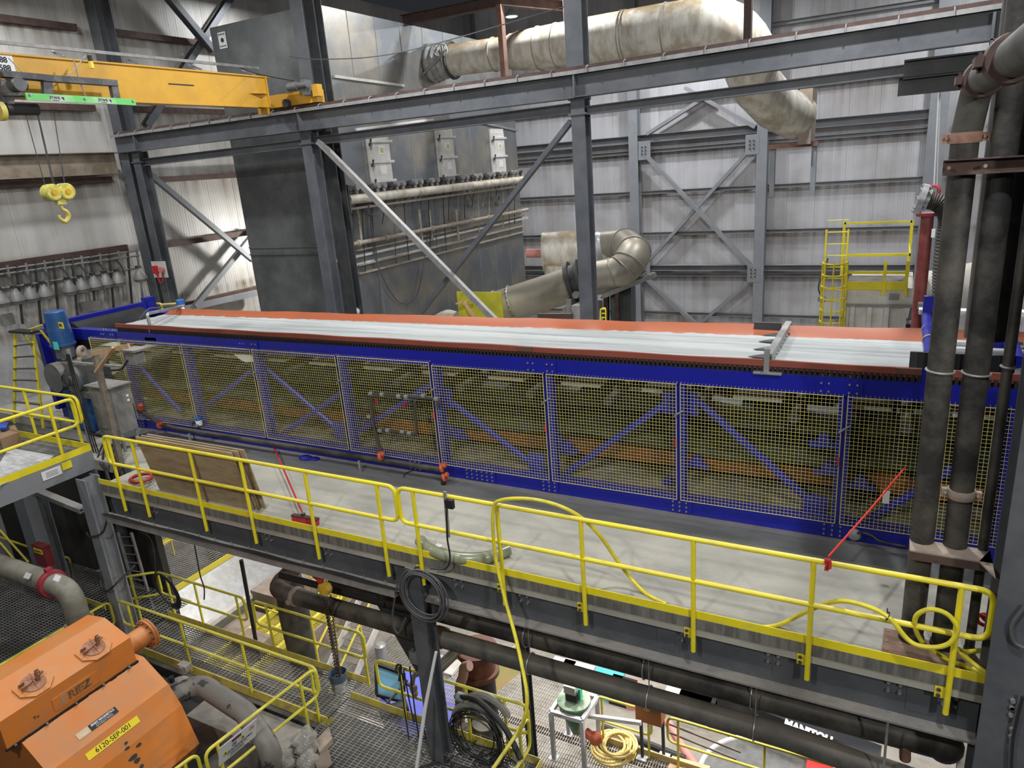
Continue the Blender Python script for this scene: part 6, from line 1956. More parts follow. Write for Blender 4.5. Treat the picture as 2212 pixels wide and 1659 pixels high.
# seam with jagged black joint and bolts
q = M()
rnd = random.Random(2)
for k in range(26):
    y = SY1 - 0.03 - (SY1 - SY0) * k / 25 * 0.97
    q.box((E2.x - 0.02, y - 0.045, E2.z - 0.022 - rnd.uniform(0, 0.012)), (E2.x + 0.012 + rnd.uniform(0, 0.012), y + 0.045, E2.z + rnd.uniform(0, 0.006)))
q.build('joint_strip', black, sp, smooth=0)
for k in range(5):
    y = SY1 - 0.15 - 0.42 * k
    M().lathe((E2.x + 0.03, y, E2.z - 0.01), (0.6, 0, 0.8), [(0, 0.02), (0.03, 0.018)], 6).build('bolt', steel_dk, sp)
def on_face(px, py, p0, p1, lift=0.0):
    """point where the photograph's ray meets the face through p0-p1 that runs along Y"""
    d = V((p1.x - p0.x, 0, p1.z - p0.z)).normalized()
    n_ = d.cross(V((0, 1, 0)))
    if n_.z < 0 and abs(n_.z) > 0.01:
        n_ = -n_
    if n_.x < 0 and abs(n_.z) <= 0.4:
        n_ = -n_
    r = RM @ V((px - 1106.0, py - 829.5, F))
    t_ = (V((p0.x, 0, p0.z)) - EYE).dot(n_) / r.dot(n_)
    return EYE + r * t_ + n_ * lift, n_, d
for (px, py) in ((202, 1402), (72, 1478)):
    c, n_, d_ = on_face(px, py, B_, C_, 0.0)
    hx_ = V((0, 1, 0))
    s_ = n_.cross(hx_)
    h = 0.24
    oc = []
    for i in range(8):
        a = PI / 8 + i * PI / 4
        oc.append(c + hx_ * (h * math.cos(a)) * 1.05 + s_ * (h * math.sin(a)))
    hp_ = M().prism(oc, n_ * 0.03).build('hatch_plate', orange, sp, smooth=0)
    M().lathe(c + n_ * 0.03, n_, [(0, 0.155), (0.015, 0.155), (0.02, 0.14)], 24).build('hatch_disc', orange_rust, hp_)
    cc = c + n_ * 0.05
    q = M()
    for s2 in (-1, 1):
        q.obox(cc + s_ * 0.02 * s2 + hx_ * 0.06 + n_ * 0.09, n_, s_, hx_, 0.18, 0.012, 0.05)
        q.obox(cc + s_ * 0.035 * s2 - hx_ * 0.14 + n_ * 0.03, n_, s_, hx_, 0.07, 0.012, 0.08)
    q.obox(cc + n_ * 0.04, (hx_ + n_ * 0.4).normalized(), s_, (n_ - hx_ * 0.4).normalized(), 0.3, 0.03, 0.02)
    q.cyl(cc + n_ * 0.13 + s_ * 0.05 + hx_ * 0.06, cc + n_ * 0.13 - s_ * 0.05 + hx_ * 0.06, 0.012, 8)
    q.cyl(cc + n_ * 0.06 + s_ * 0.12 + hx_ * 0.02, cc + n_ * 0.06 - s_ * 0.1 - hx_ * 0.02, 0.008, 6)
    q.build('clamp', orange_rust, hp_, smooth=0)
# raised name panel with worn letters on the lid side
c, n_, d_ = on_face(164, 1492, C_, E2, 0.006)
yy = V((0, 1, 0))
plate(c, yy, (0, 0, 1), 0.66, 0.20, 0.012).build('name_panel', orange, sp, smooth=0)
text('RIEZ', 0.17, c + V((0.008, 0.05, 0)), yy, (0, 0, 1), mat('worn_ink', (0.06, 0.055, 0.03), 0.6, 0, (0.35, 0.16, 0.05), 14, 0.8), sp, bold=0.006)
text('E', 0.17, c + V((0.008, -0.18, -0.0)), yy, (0, 0, 1), mat('worn_grey', (0.33, 0.24, 0.17), 0.6), sp, bold=0.006)
c, n_, d_ = on_face(212, 1561, E2, F1, 0.004)
u_ = d_ if d_.z > 0 else -d_
cy = c + V((0, 0.08, 0))
plate(cy, yy, u_, 0.42, 0.10, 0.003).build('maker_sticker', ink, sp, smooth=0)
plate(c + V((0, -0.22, 0)), yy, u_, 0.18, 0.10, 0.003).build('maker_sticker', mat('sticker_worn', (0.62, 0.45, 0.28), 0.6), sp, smooth=0)
text('ERIEZ MAGNETICS', 0.043, cy + n_ * 0.004 + u_ * 0.02, yy, u_, label_w, sp, bold=0.001)
text('World Authority in Separation', 0.02, cy + n_ * 0.004 - u_ * 0.012, yy, u_, label_w, sp)
text('Magnetic Equipment Worldwide', 0.02, cy + n_ * 0.004 - u_ * 0.034, yy, u_, label_w, sp)
text('ERIEZ', 0.04, c + V((0, -0.22, 0)) + n_ * 0.004 - u_ * 0.02, yy, u_, label_w, sp)
c, n_, d_ = on_face(245, 1593, F1, F2, 0.006)
u_ = d_ if d_.z > 0 else -d_
plate(c, yy, u_, 0.80, 0.105, 0.003).build('number_label', label_y, sp, label='yellow label lettered 6120-SEP-001', smooth=0)
text('6120-SEP-001', 0.098, c + n_ * 0.004, yy, u_, ink, sp)
# patches of missing paint
for px, py, w_, h_ in ((272, 1605, .05, .04), (275, 1616, .08, .04), (300, 1609, .09, .05), (288, 1636, .14, .07), (296, 1643, .1, .07), (306, 1655, .07, .06), ):
    c, n_, d_ = on_face(px, py, F2, F3, 0.002)
    u_ = d_ if d_.z > 0 else -d_
    pts = [c + yy * (w_ / 2 * math.cos(a) * (1 + 0.2 * math.sin(3 * a + px))) + u_ * (h_ / 2 * math.sin(a)) for a in [2 * PI * i / 12 for i in range(12)]]
    M().prism(pts, n_ * 0.003).build('bare_patch', steel_dk, sp, smooth=0)
c, n_, d_ = on_face(78, 1549, C_, E2, 0.004)
text('Tu', 0.07, c, yy, (0, 0, 1), ink, sp)
# flanged stub pipe on the far end
fx_ = -10.45
fa_, fb_ = P(268, 1402, x=fx_), P(318, 1368, x=fx_)
fb_.z = fa_.z = (fa_.z + fb_.z) / 2
st = M().cyl((fx_, SY1 - 0.2, fa_.z), (fx_, fb_.y, fa_.z), 0.17, 28).build('stub_pipe', orange, sp)
M().lathe((fx_, fb_.y, fa_.z), (0, 1, 0), [(-0.03, 0.17), (-0.03, 0.255), (0.0, 0.255), (0.0, 0.235), (0.012, 0.235), (0.012, 0.255), (0.045, 0.255), (0.045, 0.16)], 32).build('flange', orange, st)
q = M()
for k in range(12):
    a = 2 * PI * k / 12
    c = (fx_ + 0.215 * math.cos(a), 0, fa_.z + 0.215 * math.sin(a))
    q.cyl((c[0], fb_.y - 0.065, c[2]), (c[0], fb_.y + 0.07, c[2]), 0.016, 6)
q.build('bolts', steel_dk, st)
M().cyl((A_.x + 0.1, SY0 - 0.25, E2.z + 0.1), (A_.x + 0.1, SY0 + 0.05, E2.z + 0.1), 0.2, 20).build('near_stub', orange, sp)
# feed pipe with elbow and red coupling
FPy = 5.78
f0, f1, f2 = P(-30, 1215, y=FPy), P(118, 1262, y=FPy), P(172, 1345, y=FPy)
f0.z = f1.z
R_ = 0.19
fp = T('feed_pipe', 'dusty grey pipe with a long elbow dropping behind the orange separator', 'pipe', (f2.x, FPy, f2.z - 0.5))
M().tube(fillet([f0 - V((1, 0, 0)), V((f2.x, FPy, f1.z)), f2, f2 - V((0, 0, 0.6))], 0.62, 12), R_, 26).build('pipe_body', mat('grey_green_pipe', (0.17, 0.165, 0.13), 0.7, 0, (0.24, 0.23, 0.19), 5, 0.7, dust=(0.27, 0.25, 0.2), damt=0.6), fp)
q = M()
c = P(112, 1260, y=FPy)
c.z = f1.z
q.lathe(c, (1, 0, 0), [(-0.05, R_), (-0.05, R_ + 0.05), (-0.02, R_ + 0.06), (0.04, R_ + 0.06), (0.07, R_ + 0.05), (0.07, R_)], 26)
for s in (1, -1):
    q.box((c.x - 0.04, FPy - 0.05, c.z + s * (R_ + 0.08) - 0.04), (c.x + 0.06, FPy + 0.05, c.z + s * (R_ + 0.08) + 0.04))
q.build('coupling', mat('coupling_red', (0.30, 0.03, 0.04), 0.6), fp)
for px, py in ((64, 1245), (128, 1250)):
    c = P(px, py, y=FPy - R_ * 0.9)
    M().obox(c + V((0, -0.03, 0.03)), V((1, 0, 0)), V((0, 0.7, 0.7)), V((0, -0.7, 0.7)), 0.16, 0.10, 0.01).build('sticker', label_w, fp, smooth=0)
M().torus((f2.x, FPy, f2.z + 0.02), (0, 0, 1), R_ + 0.02, 0.03, 24, 6).build('collar', mud, fp)
# dark pipework right of the separator
pw_ = T('pipe_elbow', 'grey dusty pipe bend with black wet patch right of the orange separator', 'pipe', P(450, 1560, z=-3.4))
zz = -2.75
pts = fillet([P(362, 1512, z=zz), P(430, 1475, z=zz), P(530, 1540, z=zz - 0.1), P(585, 1620, z=zz - 0.4), P(590, 1680, z=zz - 1.0)], 0.3, 8)
M().tube(pts, 0.17, 22).build('pipe_body', mat('pipe_patchy', (0.17, 0.16, 0.14), 0.6, 0, (0.035, 0.037, 0.042), 1.3, 1.0, sharp=(0.5, 0.52)), pw_)
sd_ = (pts[1] - pts[0]).normalized()
M().lathe(pts[0], sd_, [(-0.05, 0.17), (-0.05, 0.26), (0.02, 0.26), (0.02, 0.17)], 22).build('flange', steel_dk, pw_)
vb = T('gate_valve', 'dusty grey valve with small fittings above the grey pipe bend', 'valve', P(385, 1480, z=-2.8))
c = P(385, 1470, z=-2.7)
q = M()
q.lathe(c + V((0, 0, -0.2)), (0, 0, 1), [(0, 0.22), (0.1, 0.22), (0.16, 0.17), (0.2, 0.08)], 18)
q.build('body', galv_dull, vb)
c2_ = P(400, 1450, z=-2.5)
q = M()
q.cyl(c2_, c2_ + V((0, 0, 0.12)), 0.07, 12)
q.box((c2_.x - 0.1, c2_.y - 0.05, c2_.z + 0.05), (c2_.x + 0.1, c2_.y + 0.08, c2_.z + 0.14))
q.build('head', galv_dull, vb)
c3_ = P(372, 1473, z=-2.6)
M().cyl(c3_, c3_ + V((0, 0, 0.1)), 0.045, 12).build('knob', black, vb)
M().box((-10.0, 3.6, MZ - 0.85), (-8.1, 6.9, MZ - 0.75)).build('machine_skid', steel_dk, label='dark steel base in the pit between separator and deck', cat='base frame', smooth=0)
M().box((-10.6, 6.2, MZ - 0.85), (-8.3, 6.85, MZ - 0.15)).build('pump_casing', galv_dull, label='dull grey steel casing below the front edge of the narrow walkway', cat='casing', smooth=0)
# crumpled clear bags
def bag(px, py, z, r, lbl):
    c = P(px, py, z=z)
    q = M()
    q.ball(c, r, 22, (1.0, 0.9, 1.1))
    rr_ = random.Random(px)
    for i, v in enumerate(q.v):
        d = v - c
        k = 1 + 0.28 * math.sin(d.x * 31 + px) * math.cos(d.z * 27) + rr_.uniform(-0.1, 0.1)
        q.v[i] = c + d * k
    q.build('plastic_bag', plastic, label=lbl, cat='plastic bag', group='crumpled clear bags', smooth=80)
bag(660, 1600, MZ + 0.25, 0.20, 'crumpled clear plastic bag standing highest beside the metal plates on the deck')
bag(612, 1642, MZ + 0.1, 0.17, 'crumpled clear plastic bag leftmost by the pipe bend at the bottom')
bag(665, 1645, MZ + 0.1, 0.16, 'crumpled clear plastic bag at the very bottom below the standing one')
# steel plates by the bags
for k, (a, b, c_, d_) in enumerate((((680, 1600), (710, 1570), (718, 1595), (690, 1625)), ((678, 1640), (710, 1618), (718, 1650), (690, 1675)))):
    M().prism([P(*a, z=MZ + 0.12), P(*b, z=MZ + 0.12), P(*c_, z=MZ + 0.12), P(*d_, z=MZ + 0.12)], (0, 0, -0.1)).build('steel_plate', rust if k else mud, label=('brown ribbed steel piece beside the standing clear bag', 'brown steel piece with two square holes at the bottom')[k], cat='steel plate', smooth=0)
M().prism([P(697, 1566, z=MZ + 0.02), P(715, 1548, z=MZ + 0.25), P(717, 1562, z=MZ + 0.02)], (0.01, 0.01, 0.0)).build('corner_plate', yellow, label='small yellow triangular plate at the corner of the deck', cat='steel plate', smooth=0)

# bucket, chain hoist
bc = P(735, 1489, z=MZ)
bk = T('bucket', 'dirty white bucket with a blue rim standing on the narrow walkway', 'bucket', bc)
M().lathe(bc, (0, 0, 1), [(0.0, 0.135), (0.22, 0.15)], 24).build('bucket_body', mat('bucket_white', (0.5, 0.5, 0.5), 0.6, 0, (0.12, 0.12, 0.12), 6, 0.9), bk)
M().tube([bc + V((0.155 * math.cos(a), 0.155 * math.sin(a), 0.37)) for a in [2 * PI * i / 24 for i in range(24)]], 0.008, 6, closed=True).build('rim', mat('bucket_blue', (0.06, 0.10, 0.15), 0.5), bk)
vs, fs = [], []
for h_, r_ in ((0.22, 0.152), (0.37, 0.158), (0.37, 0.148), (0.22, 0.142)):
    vs += [bc + V((r_ * math.cos(2 * PI * k / 24), r_ * math.sin(2 * PI * k / 24), h_)) for k in range(24)]
for i in range(3):
    for k in range(24):
        fs.append((i * 24 + k, i * 24 + (k + 1) % 24, (i + 1) * 24 + (k + 1) % 24, (i + 1) * 24 + k))
M().add(vs, fs).build('upper_band', mat('bucket_blue', (0, 0, 0)), bk)
ch = T('chain_hoist', 'small yellow chain hoist on a red beam clamp below the cable channel', 'chain hoist', P(700, 1285, y=7.5))
c = P(702, 1271, y=7.12)
M().lathe(c - V((0, 0.06, 0)), (0, 1, 0), [(0, 0.08), (0.01, 0.115), (0.11, 0.115), (0.12, 0.08)], 8).build('body', mat('hoist_yellow', (0.72, 0.45, 0.03), 0.5, 0, (0.4, 0.28, 0.08), 9, 0.7), ch)
a, b = P(678, 1238, y=7.1), P(692, 1253, y=7.1)
q = M()
q.torus(a, (0.2, 1, 0.1), 0.06, 0.03, 10, 6)
q.bar(a, b + V((0.03, 0, -0.03)), 0.06, 0.09)
q.build('beam_clamp', mat('clamp_bright_red', (0.5, 0.03, 0.03), 0.5), ch)
M().torus(P(696, 1260, y=7.11), (1, 0, 0), 0.03, 0.01, 10, 5).build('hook', steel_dk, ch)
def chain(a, b, n, r=0.010, mm=chain_m, parent=None):
    q = M()
    a, b = V(a), V(b)
    d = (b - a) / n
    dn = d.normalized()
    for i in range(n):
        c = a + d * (i + 0.5)
        s, u = frame_from(dn)
        w_ = s if i % 2 else u
        q.tube([c + dn * (d.length * 0.6 * math.cos(t_)) + w_ * (0.018 * math.sin(t_)) for t_ in [2 * PI * k / 6 for k in range(6)]], 0.0075, 4, closed=True)
    return q.build('chain', mm, parent, smooth=60)
tp0 = bc + V((0, 0, 0.12))
for s, e in (((700, 1290), (-0.03, 0.0)), ((704, 1290), (0.02, 0.02)), ((714, 1285), (0.05, -0.01)), ((698, 1288), (0.0, 0.04))):
    chain(P(*s, y=7.12), tp0 + V((e[0], e[1], 0)), 52, parent=ch)

# ------------------------------------------------------------------ pipes below the edge beam
def xpipe(label, xa, xb, y, z, r, m, bands=(), sx=()):
    t = T('pipe', label, 'pipe', ((xa + xb) / 2, y, z - r), 'pipes below the walkway')
    pts = [(xa, y, z), (xb, y, z)]
    if 'lower' in label:
        xm = P(1683, 1590, y=y).x
        pe = P(2010, 1700, y=y)
        pts = fillet([(xa, y, z), (xm, y, z), pe, (pe.x + 1.2, pe.y, pe.z - 0.15)], 0.6)
    M().tube(pts, r, 24).build('pipe_body', m, t)
    if 'lower' in label:
        M().cyl((xa, y, z), (P(935, 1390, y=y).x, y, z), r * 1.03, 24).build('black_length', rubber, t)
        M().cyl((xa - 0.1, y + 0.1, z + 0.27), (xa + 2.2, y + 0.1, z + 0.27), 0.06, 12).build('small_pipe', black, t)
    for x in bands:
        M().torus((x, y, z), (1, 0.0, 0), r + 0.012, 0.010, 22, 5).build('pipe_strap', galv, t)
        M().cyl((x, y, z + r), (x, y, z + r + 0.5), 0.008, 6).build('hanger_rod', galv_dull, t)
    return t
pA = xpipe('upper of the two long dark pipes hung below the edge beam', P(722, 1262, y=7.7).x, 1.0, 7.7, -1.32, 0.17, rubber, [P(px, 1400, y=7.8).x for px in (1150, 1400, 1632)])
pB = xpipe('lower of the two long pipes below the edge beam, pale with dust', P(612, 1280, y=7.45).x, 0.9, 7.45, -1.60, 0.14, rubber2, [P(px, 1480, y=7.45).x for px in (1150, 1402, 1634)])
for px in (640, 945, 952):
    x = P(px, 1380 if px > 900 else 1290, y=7.45).x
    clampring((x, 7.45, -1.60), (1, 0, 0), 0.14, pB, mm=clampm if px > 700 else mud)
x = P(1990, 1600, y=7.85).x
M().ball((0.9, 7.7, -1.32), 0.2, 18).build('end_cap', rubber, pA)
el = P(598, 1275, y=7.5)
M().tube(fillet([(P(625, 1285, y=7.45).x, 7.45, -1.6), (el.x - 0.05, 7.5, -1.6), (el.x - 0.05, 8.0, -1.5)], 0.25), 0.15, 20).build('elbow', rust, pB)
d1 = P(632, 1330, y=8.3)
dh = T('drop_hose', 'thick black rubber hose dropping from the lower pipe to the lower level', 'hose', (d1.x, 8.3, -6))
M().tube([(d1.x, 8.35, -2.0), (d1.x, 8.35, -2.9), (d1.x + 0.05, 8.35, -4.2), (d1.x + 0.25, 8.4, -5.6)], 0.27, 22, rr=[0.26, 0.29, 0.27, 0.26]).build('hose_body', rubber, dh)
bp_ = T('steel_post', 'thin black steel post hanging down past the lower guardrail', 'post', P(550, 1390, y=8.15))
M().cyl(P(521, 1210, y=8.15), P(560, 1425, y=8.15), 0.04, 10).build('post', black, bp_)
hcol('dark grey steel column under the middle of the edge beam behind the cable coil', P(902, 1300, y=7.05).x, 7.14, -9, -0.15, 0.26, steel)
M().prism([(-6.2, 7.6, -1.0), (-7.1, 7.6, -1.3), (-6.2, 7.6, -2.9)], (0, 0.02, 0)).build('gusset', steel_dk, label='dark curved gusset left of the middle lower column', cat='steel plate', smooth=0)
c = P(896, 1418, y=7.5)
sw = T('limit_switch', 'small pale switch box on the middle lower column', 'switch box', c)
M().box((c.x - 0.08, 7.46, c.z - 0.12), (c.x + 0.08, 7.56, c.z + 0.1)).build('box', galv, sw, smooth=0)
M().tube([c + V((0, 0, 0.1)), P(898, 1385, y=7.5), P(899, 1350, y=7.5)], 0.012, 6).build('cable', cable, sw)
# white leaning pole
M().tube([P(942, 1408, y=6.93), P(918, 1530, y=6.75), P(898, 1672, y=6.5)], 0.028, 10, rr=[0.022, 0.028, 0.028]).build('pole', white, label='long white pole leaning on the lower guardrail at the bottom centre', cat='pole')
# water valve on the rail
wv = T('drain_valve', 'small grey brass pipe valve hanging by the middle lower column', 'valve', P(893, 1500, y=7.45))
M().tube(fillet([P(915, 1445, y=7.5), P(905, 1455, y=7.5), P(893, 1460, y=7.5), P(889, 1485, y=7.5), P(897, 1505, y=7.5)], 0.06), 0.04, 10).build('pipe', galv_dull, wv)
M().lathe(P(893, 1480, y=7.5), (0.1, 0, -1), [(0, 0.05), (0.05, 0.06), (0.1, 0.04), (0.14, 0.055), (0.2, 0.03)], 12).build('fitting', mud, wv)
# yellow rope knot
q = M()
rnd = random.Random(9)
for k in range(10):
    pts = [P(945 + rnd.uniform(-3, 6), 1463 + 0 * k, y=7.5), P(944 + rnd.uniform(-6, 10), 1485, y=7.45), P(948 + rnd.uniform(-8, 10), 1500 + rnd.uniform(-5, 5), y=7.42), P(952 + rnd.uniform(-8, 8), 1515 + rnd.uniform(-4, 20), y=7.42)]
    q.tube(spline(pts, 4), 0.008, 4)
q.build('rope', mat('rope_yellow', (0.45, 0.36, 0.08), 0.9), label='frayed yellow rope tied to the lower guardrail behind the white pole', cat='rope')
# cable hangers and coil at the bottom centre
hc = T('hose_hanger', 'grey curved hose saddle with black cables hung on the lower guardrail', 'hanger', P(1030, 1560, y=7.45))
c = P(1030, 1575, y=7.42)
arc = [c + V((0.42 * math.cos(a), 0, 0.44 * math.sin(a))) for a in [PI * 0.02 + PI * 0.9 * k / 14 for k in range(15)]]
M().tube(arc, 0.05, 8).build('saddle', mat('saddle_grey', (0.22, 0.22, 0.19), 0.5), hc)
M().tube([p + V((0.14, 0.12, 0.14)) for p in arc[2:12]], 0.06, 8).build('saddle', mat('saddle_grey', (0, 0, 0)), hc)
rnd = random.Random(4)
for k in range(9):
    r1_, r2_ = 0.40 + rnd.uniform(-0.05, 0.07), 0.48 + rnd.uniform(-0.08, 0.1)
    cc = c + V((rnd.uniform(-0.05, 0.12), -0.05 - 0.012 * k, -0.05 + rnd.uniform(-0.06, 0.06)))
    M().tube([cc + V((r1_ * math.cos(a), 0.02 * math.sin(2 * a), r2_ * math.sin(a))) for a in [2 * PI * j / 26 for j in range(26)]], 0.012, 5, closed=True).build('cable', cable, hc)
M().tube(spline([P(985, 1505, y=7.4), P(1025, 1510, y=7.35), P(1062, 1540, y=7.3), P(1095, 1580, y=7.2), P(1125, 1640, y=7.0)]), 0.045, 10).build('thick_cable', black, hc)
M().lathe(P(992, 1505, y=7.4), (-1, 0, 0.1), [(-0.1, 0.05), (-0.08, 0.075), (0.03, 0.075), (0.05, 0.05)], 14).build('connector', mat('connector_grey', (0.2, 0.24, 0.24), 0.5), hc)
cg = T('loose_cables', 'tangle of thin black cables lying on the grating deck at the bottom', 'cables', P(980, 1640, z=MZ))
for k in range(14):
    p0_ = (rnd.uniform(930, 1080), rnd.uniform(1590, 1670))
    pts = [P(p0_[0] + rnd.uniform(-45, 45), min(1675, max(1585, p0_[1] + rnd.uniform(-28, 28))), z=MZ + 0.02 + 0.01 * (k % 3)) for _ in range(6)]
    M().tube(spline(pts, 6), 0.010, 5).build('cable', cable, cg)
for px, y0_, y1_ in ((862, 1440, 1600), (872, 1445, 1560), (885, 1440, 1610), (915, 1570, 1660)):
    M().tube(spline([P(px, y0_, y=7.35), P(px + 10, (y0_ + y1_) / 2, y=7.3), P(px + 22, y1_, y=7.25)]), 0.012, 5).build('cable', cable, cg)
M().tube(spline([P(855, 1450, y=7.5), P(858, 1437, y=7.45), P(866, 1440, y=7.4), P(862, 1470, y=7.4)]), 0.02, 6).build('cable', cable, cg)
# cable loop on the back rail, left
lc = T('cable_coil', 'black cable loops hanging on the back rail of the narrow walkway', 'cable coil', P(360, 1290, y=8.0))
for k in range(6):
    c = P(356 + 1.5 * k, 1272 + 1.2 * k, y=7.95 - 0.01 * k)
    M().tube([c + V((0.34 * math.cos(a) + 0.05 * math.sin(a), 0, (0.30 + 0.012 * k) * math.sin(a) - 0.16 * math.cos(a))) for a in [2 * PI * j / 24 for j in range(24)]], 0.014, 5, closed=True).build('cable', cable, lc)
M().tube(spline([P(336, 1240, y=7.95), P(332, 1190, y=8.0), P(322, 1160, y=8.2), P(300, 1150, y=8.4)]), 0.014, 5).build('cable', cable, lc)
M().tube(spline([P(420, 1175, y=8.0), P(432, 1240, y=8.0), P(441, 1270, y=8.0), P(441, 1295, y=8.0)]), 0.014, 5).build('cable', cable, lc)

# black column beside P2
hcx = P(1145, 1560, y=8.2)
M().ibeam((hcx.x, 8.2, -9), (hcx.x, 8.2, -1.8), 0.14, 0.12, 0.02, 0.015, V((0, 1, 0))).build('steel_column', steel_dk, label='black steel column rising beside the lower grating, behind the hanging yellow hose', cat='steel column', group='steel columns', smooth=0)
# big black pipe with brown flange, small pink elbow and chrome pipe
bpv = T('large_valve_pipe', 'large black vertical pipe with a wide brown flange below the long pipes', 'pipe', P(1035, 1600, y=8.6))
c = P(1035, 1450, y=8.7)
M().cyl((c.x, 8.7, -7), (c.x, 8.7, c.z), 0.27, 24).build('pipe_body', black, bpv)
M().lathe((c.x, 8.7, c.z), (0, 0, 1), [(-0.02, 0.27), (-0.02, 0.36), (0.06, 0.36), (0.06, 0.3), (0.4, 0.28), (0.4, 0.36), (0.5, 0.36), (0.5, 0.2)], 26).build('flange', mat('flange_brown', (0.11, 0.035, 0.02), 0.6), bpv)
e = T('elbow_pipe', 'small faded pink pipe elbow beside the large black pipe', 'pipe', P(995, 1530, y=8.2))
M().tube(fillet([P(1015, 1438, y=8.2), P(1003, 1440, y=8.2), P(1000, 1462, y=8.2), P(993, 1480, y=8.2), P(994, 1570, y=8.2)], 0.1), 0.085, 14).build('pipe_body', mat('dusty_pink', (0.33, 0.20, 0.17), 0.7), e)
M().cyl(P(930, 1462, y=8.1), P(990, 1402, y=8.4), 0.10, 18).build('chrome_pipe', mat('chrome', (0.5, 0.52, 0.55), 0.25, 0.9), label='shiny steel pipe slanting up behind the middle lower column', cat='pipe')
M().cyl(P(1005, 1570, y=7.9), P(1010, 1640, y=7.9), 0.10, 14).build('grey_pipe', galv_dull, label='short grey vertical pipe behind the hose saddle', cat='pipe')
M().cyl(P(1045, 1560, y=8.0), P(1050, 1665, y=8.0), 0.20, 18).build('brown_pipe', rubber2, label='dull brown vertical pipe behind the hung black cables', cat='pipe')
# pendant rod right
M().cyl(P(1920, 1537, y=7.2), P(1908, 1668, y=7.2), 0.014, 8).build('hanger_rod', galv, label='thin steel rod hanging from the edge beam at the lower right', cat='rod')
M().cyl(P(1955, 1600, y=7.6), P(1955, 1640, y=7.6), 0.06, 12).build('nozzle', rust_lt, label='short rusty nozzle on the end of the long dark pipe', cat='nozzle')

# ------------------------------------------------------------------ lower platform at z = -5.4 with table, pot, hose
LZ = -5.4
g = T('lower_deck', 'bright lower grating deck with the tan hose coil and the white stand', 'platform', (-4, 9, LZ))
grating(M(), -7.0, -1.3, 7.9, 10.15, LZ, 'y', 0.05, 0.11, t=0.008).build('grating', mat('grating_pale', (0.42, 0.40, 0.37), 0.55, 0.1, (0.3, 0.27, 0.23), 3, 0.7), g, smooth=0)
M().box((-4.9, 10.15, LZ - 0.05), (-1.3, 10.17, LZ + 0.12)).build('toe_board', mat('toe_tan', (0.5, 0.36, 0.14), 0.6), g, smooth=0)
for y in (8.2, 9.2, 10.1):
    M().channel((-7, y, LZ - 0.13), (-1.3, y, LZ - 0.13), 0.2, 0.08).build('bearer', mud, g, smooth=0)
grating(M(), -8.2, -5.3, 10.25, 12.2, LZ - 0.4, 'y', 0.055, 0.11, t=0.008).build('lower_grating', mat('grating_pale', (0, 0, 0)), label='lower grating landing beyond the strand board', cat='platform', smooth=0)
yt = mat('rail_tan', (0.66, 0.56, 0.07), 0.5)
def lrail(lbl, a, b, ts, h=1.07):
    return guardrail(lbl, a, b, ts, toe=0, r=0.024, m=yt, group='guardrails on the lowest decks', h=h)
lrail('yellow guardrail behind the green pot on the lower deck', (-4.3, 10.1, LZ), (-3.25, 10.1, LZ), [0.1, 0.95])
lrail('yellow guardrail of the lower deck running right past the orange cabinet', (-2.95, 10.1, LZ), (0.8, 10.1, LZ), [0.05, 0.44, 0.75])
tb = T('steel_stand', 'white square steel stand holding the green pot on the lower deck', 'stand', P(1240, 1620, z=LZ))
fz = LZ + 1.05
tops = [P(1190, 1538, z=fz), P(1257, 1557, z=fz), P(1290, 1507, z=fz), P(1223, 1488, z=fz)]
wst = mat('stand_white', (0.55, 0.55, 0.57), 0.5)
for i in range(4):
    M().bar(tops[i], tops[(i + 1) % 4], 0.07, 0.08).build('top_rail', wst, tb, smooth=0)
    p = tops[i]
    M().box((p.x - 0.035, p.y - 0.035, LZ), (p.x + 0.035, p.y + 0.035, fz)).build('leg', wst, tb, smooth=0)
    M().box((p.x - 0.08, p.y - 0.08, LZ), (p.x + 0.08, p.y + 0.08, LZ + 0.015)).build('foot', wst, tb, smooth=0)
c = (tops[0] + tops[1] + tops[2] + tops[3]) / 4
pt = T('mixing_pot', 'dark green pot with a grey and white motor on its lid, in the white stand', 'pot', c + V((0, 0, -0.6)))
M().lathe(c, (0, 0, 1), [(-0.62, 0.07), (-0.45, 0.12), (-0.1, 0.27), (0.08, 0.28), (0.08, 0.31), (0.12, 0.31), (0.14, 0.26)], 26).build('vessel', teal, pt)
M().box((c.x - 0.12, c.y - 0.1, c.z + 0.14), (c.x + 0.1, c.y + 0.12, c.z + 0.3)).build('motor_base', steel_dk, pt, smooth=0)
M().box((c.x - 0.14, c.y - 0.11, c.z + 0.3), (c.x + 0.08, c.y + 0.12, c.z + 0.46)).build('motor', white_dusty, pt, smooth=0)
M().box((c.x + 0.12, c.y - 0.05, c.z + 0.18), (c.x + 0.16, c.y + 0.05, c.z + 0.42)).build('tag', green_t, pt, smooth=0)
M().cyl((c.x + 0.25, c.y - 0.1, c.z - 0.45), (c.x + 0.5, c.y - 0.15, c.z - 0.5), 0.09, 14).build('outlet', mat('outlet_red', (0.55, 0.13, 0.06), 0.5), pt)
M().ball((c.x + 0.45, c.y - 0.12, c.z - 0.5), 0.13, 12).build('outlet_valve', mat('outlet_red', (0, 0, 0)), pt)
hc = T('hose_coil', 'tan yellow hose coiled on the lower grating deck', 'hose coil', P(1325, 1622, z=LZ))
rnd = random.Random(11)
c = P(1322, 1618, z=LZ + 0.03)
pts = []
for k in range(150):
    a = k * 0.30
    rr_ = 0.40 - 0.0010 * k + 0.035 * math.sin(k * 0.37)
    pts.append(c + V((rr_ * math.cos(a) + (0.12 if k > 90 else 0), rr_ * math.sin(a) * 1.1 + (0.05 if k > 90 else 0), 0.0 + 0.0011 * k)))
M().tube(pts, 0.026, 8).build('hose', hose_tan, hc)
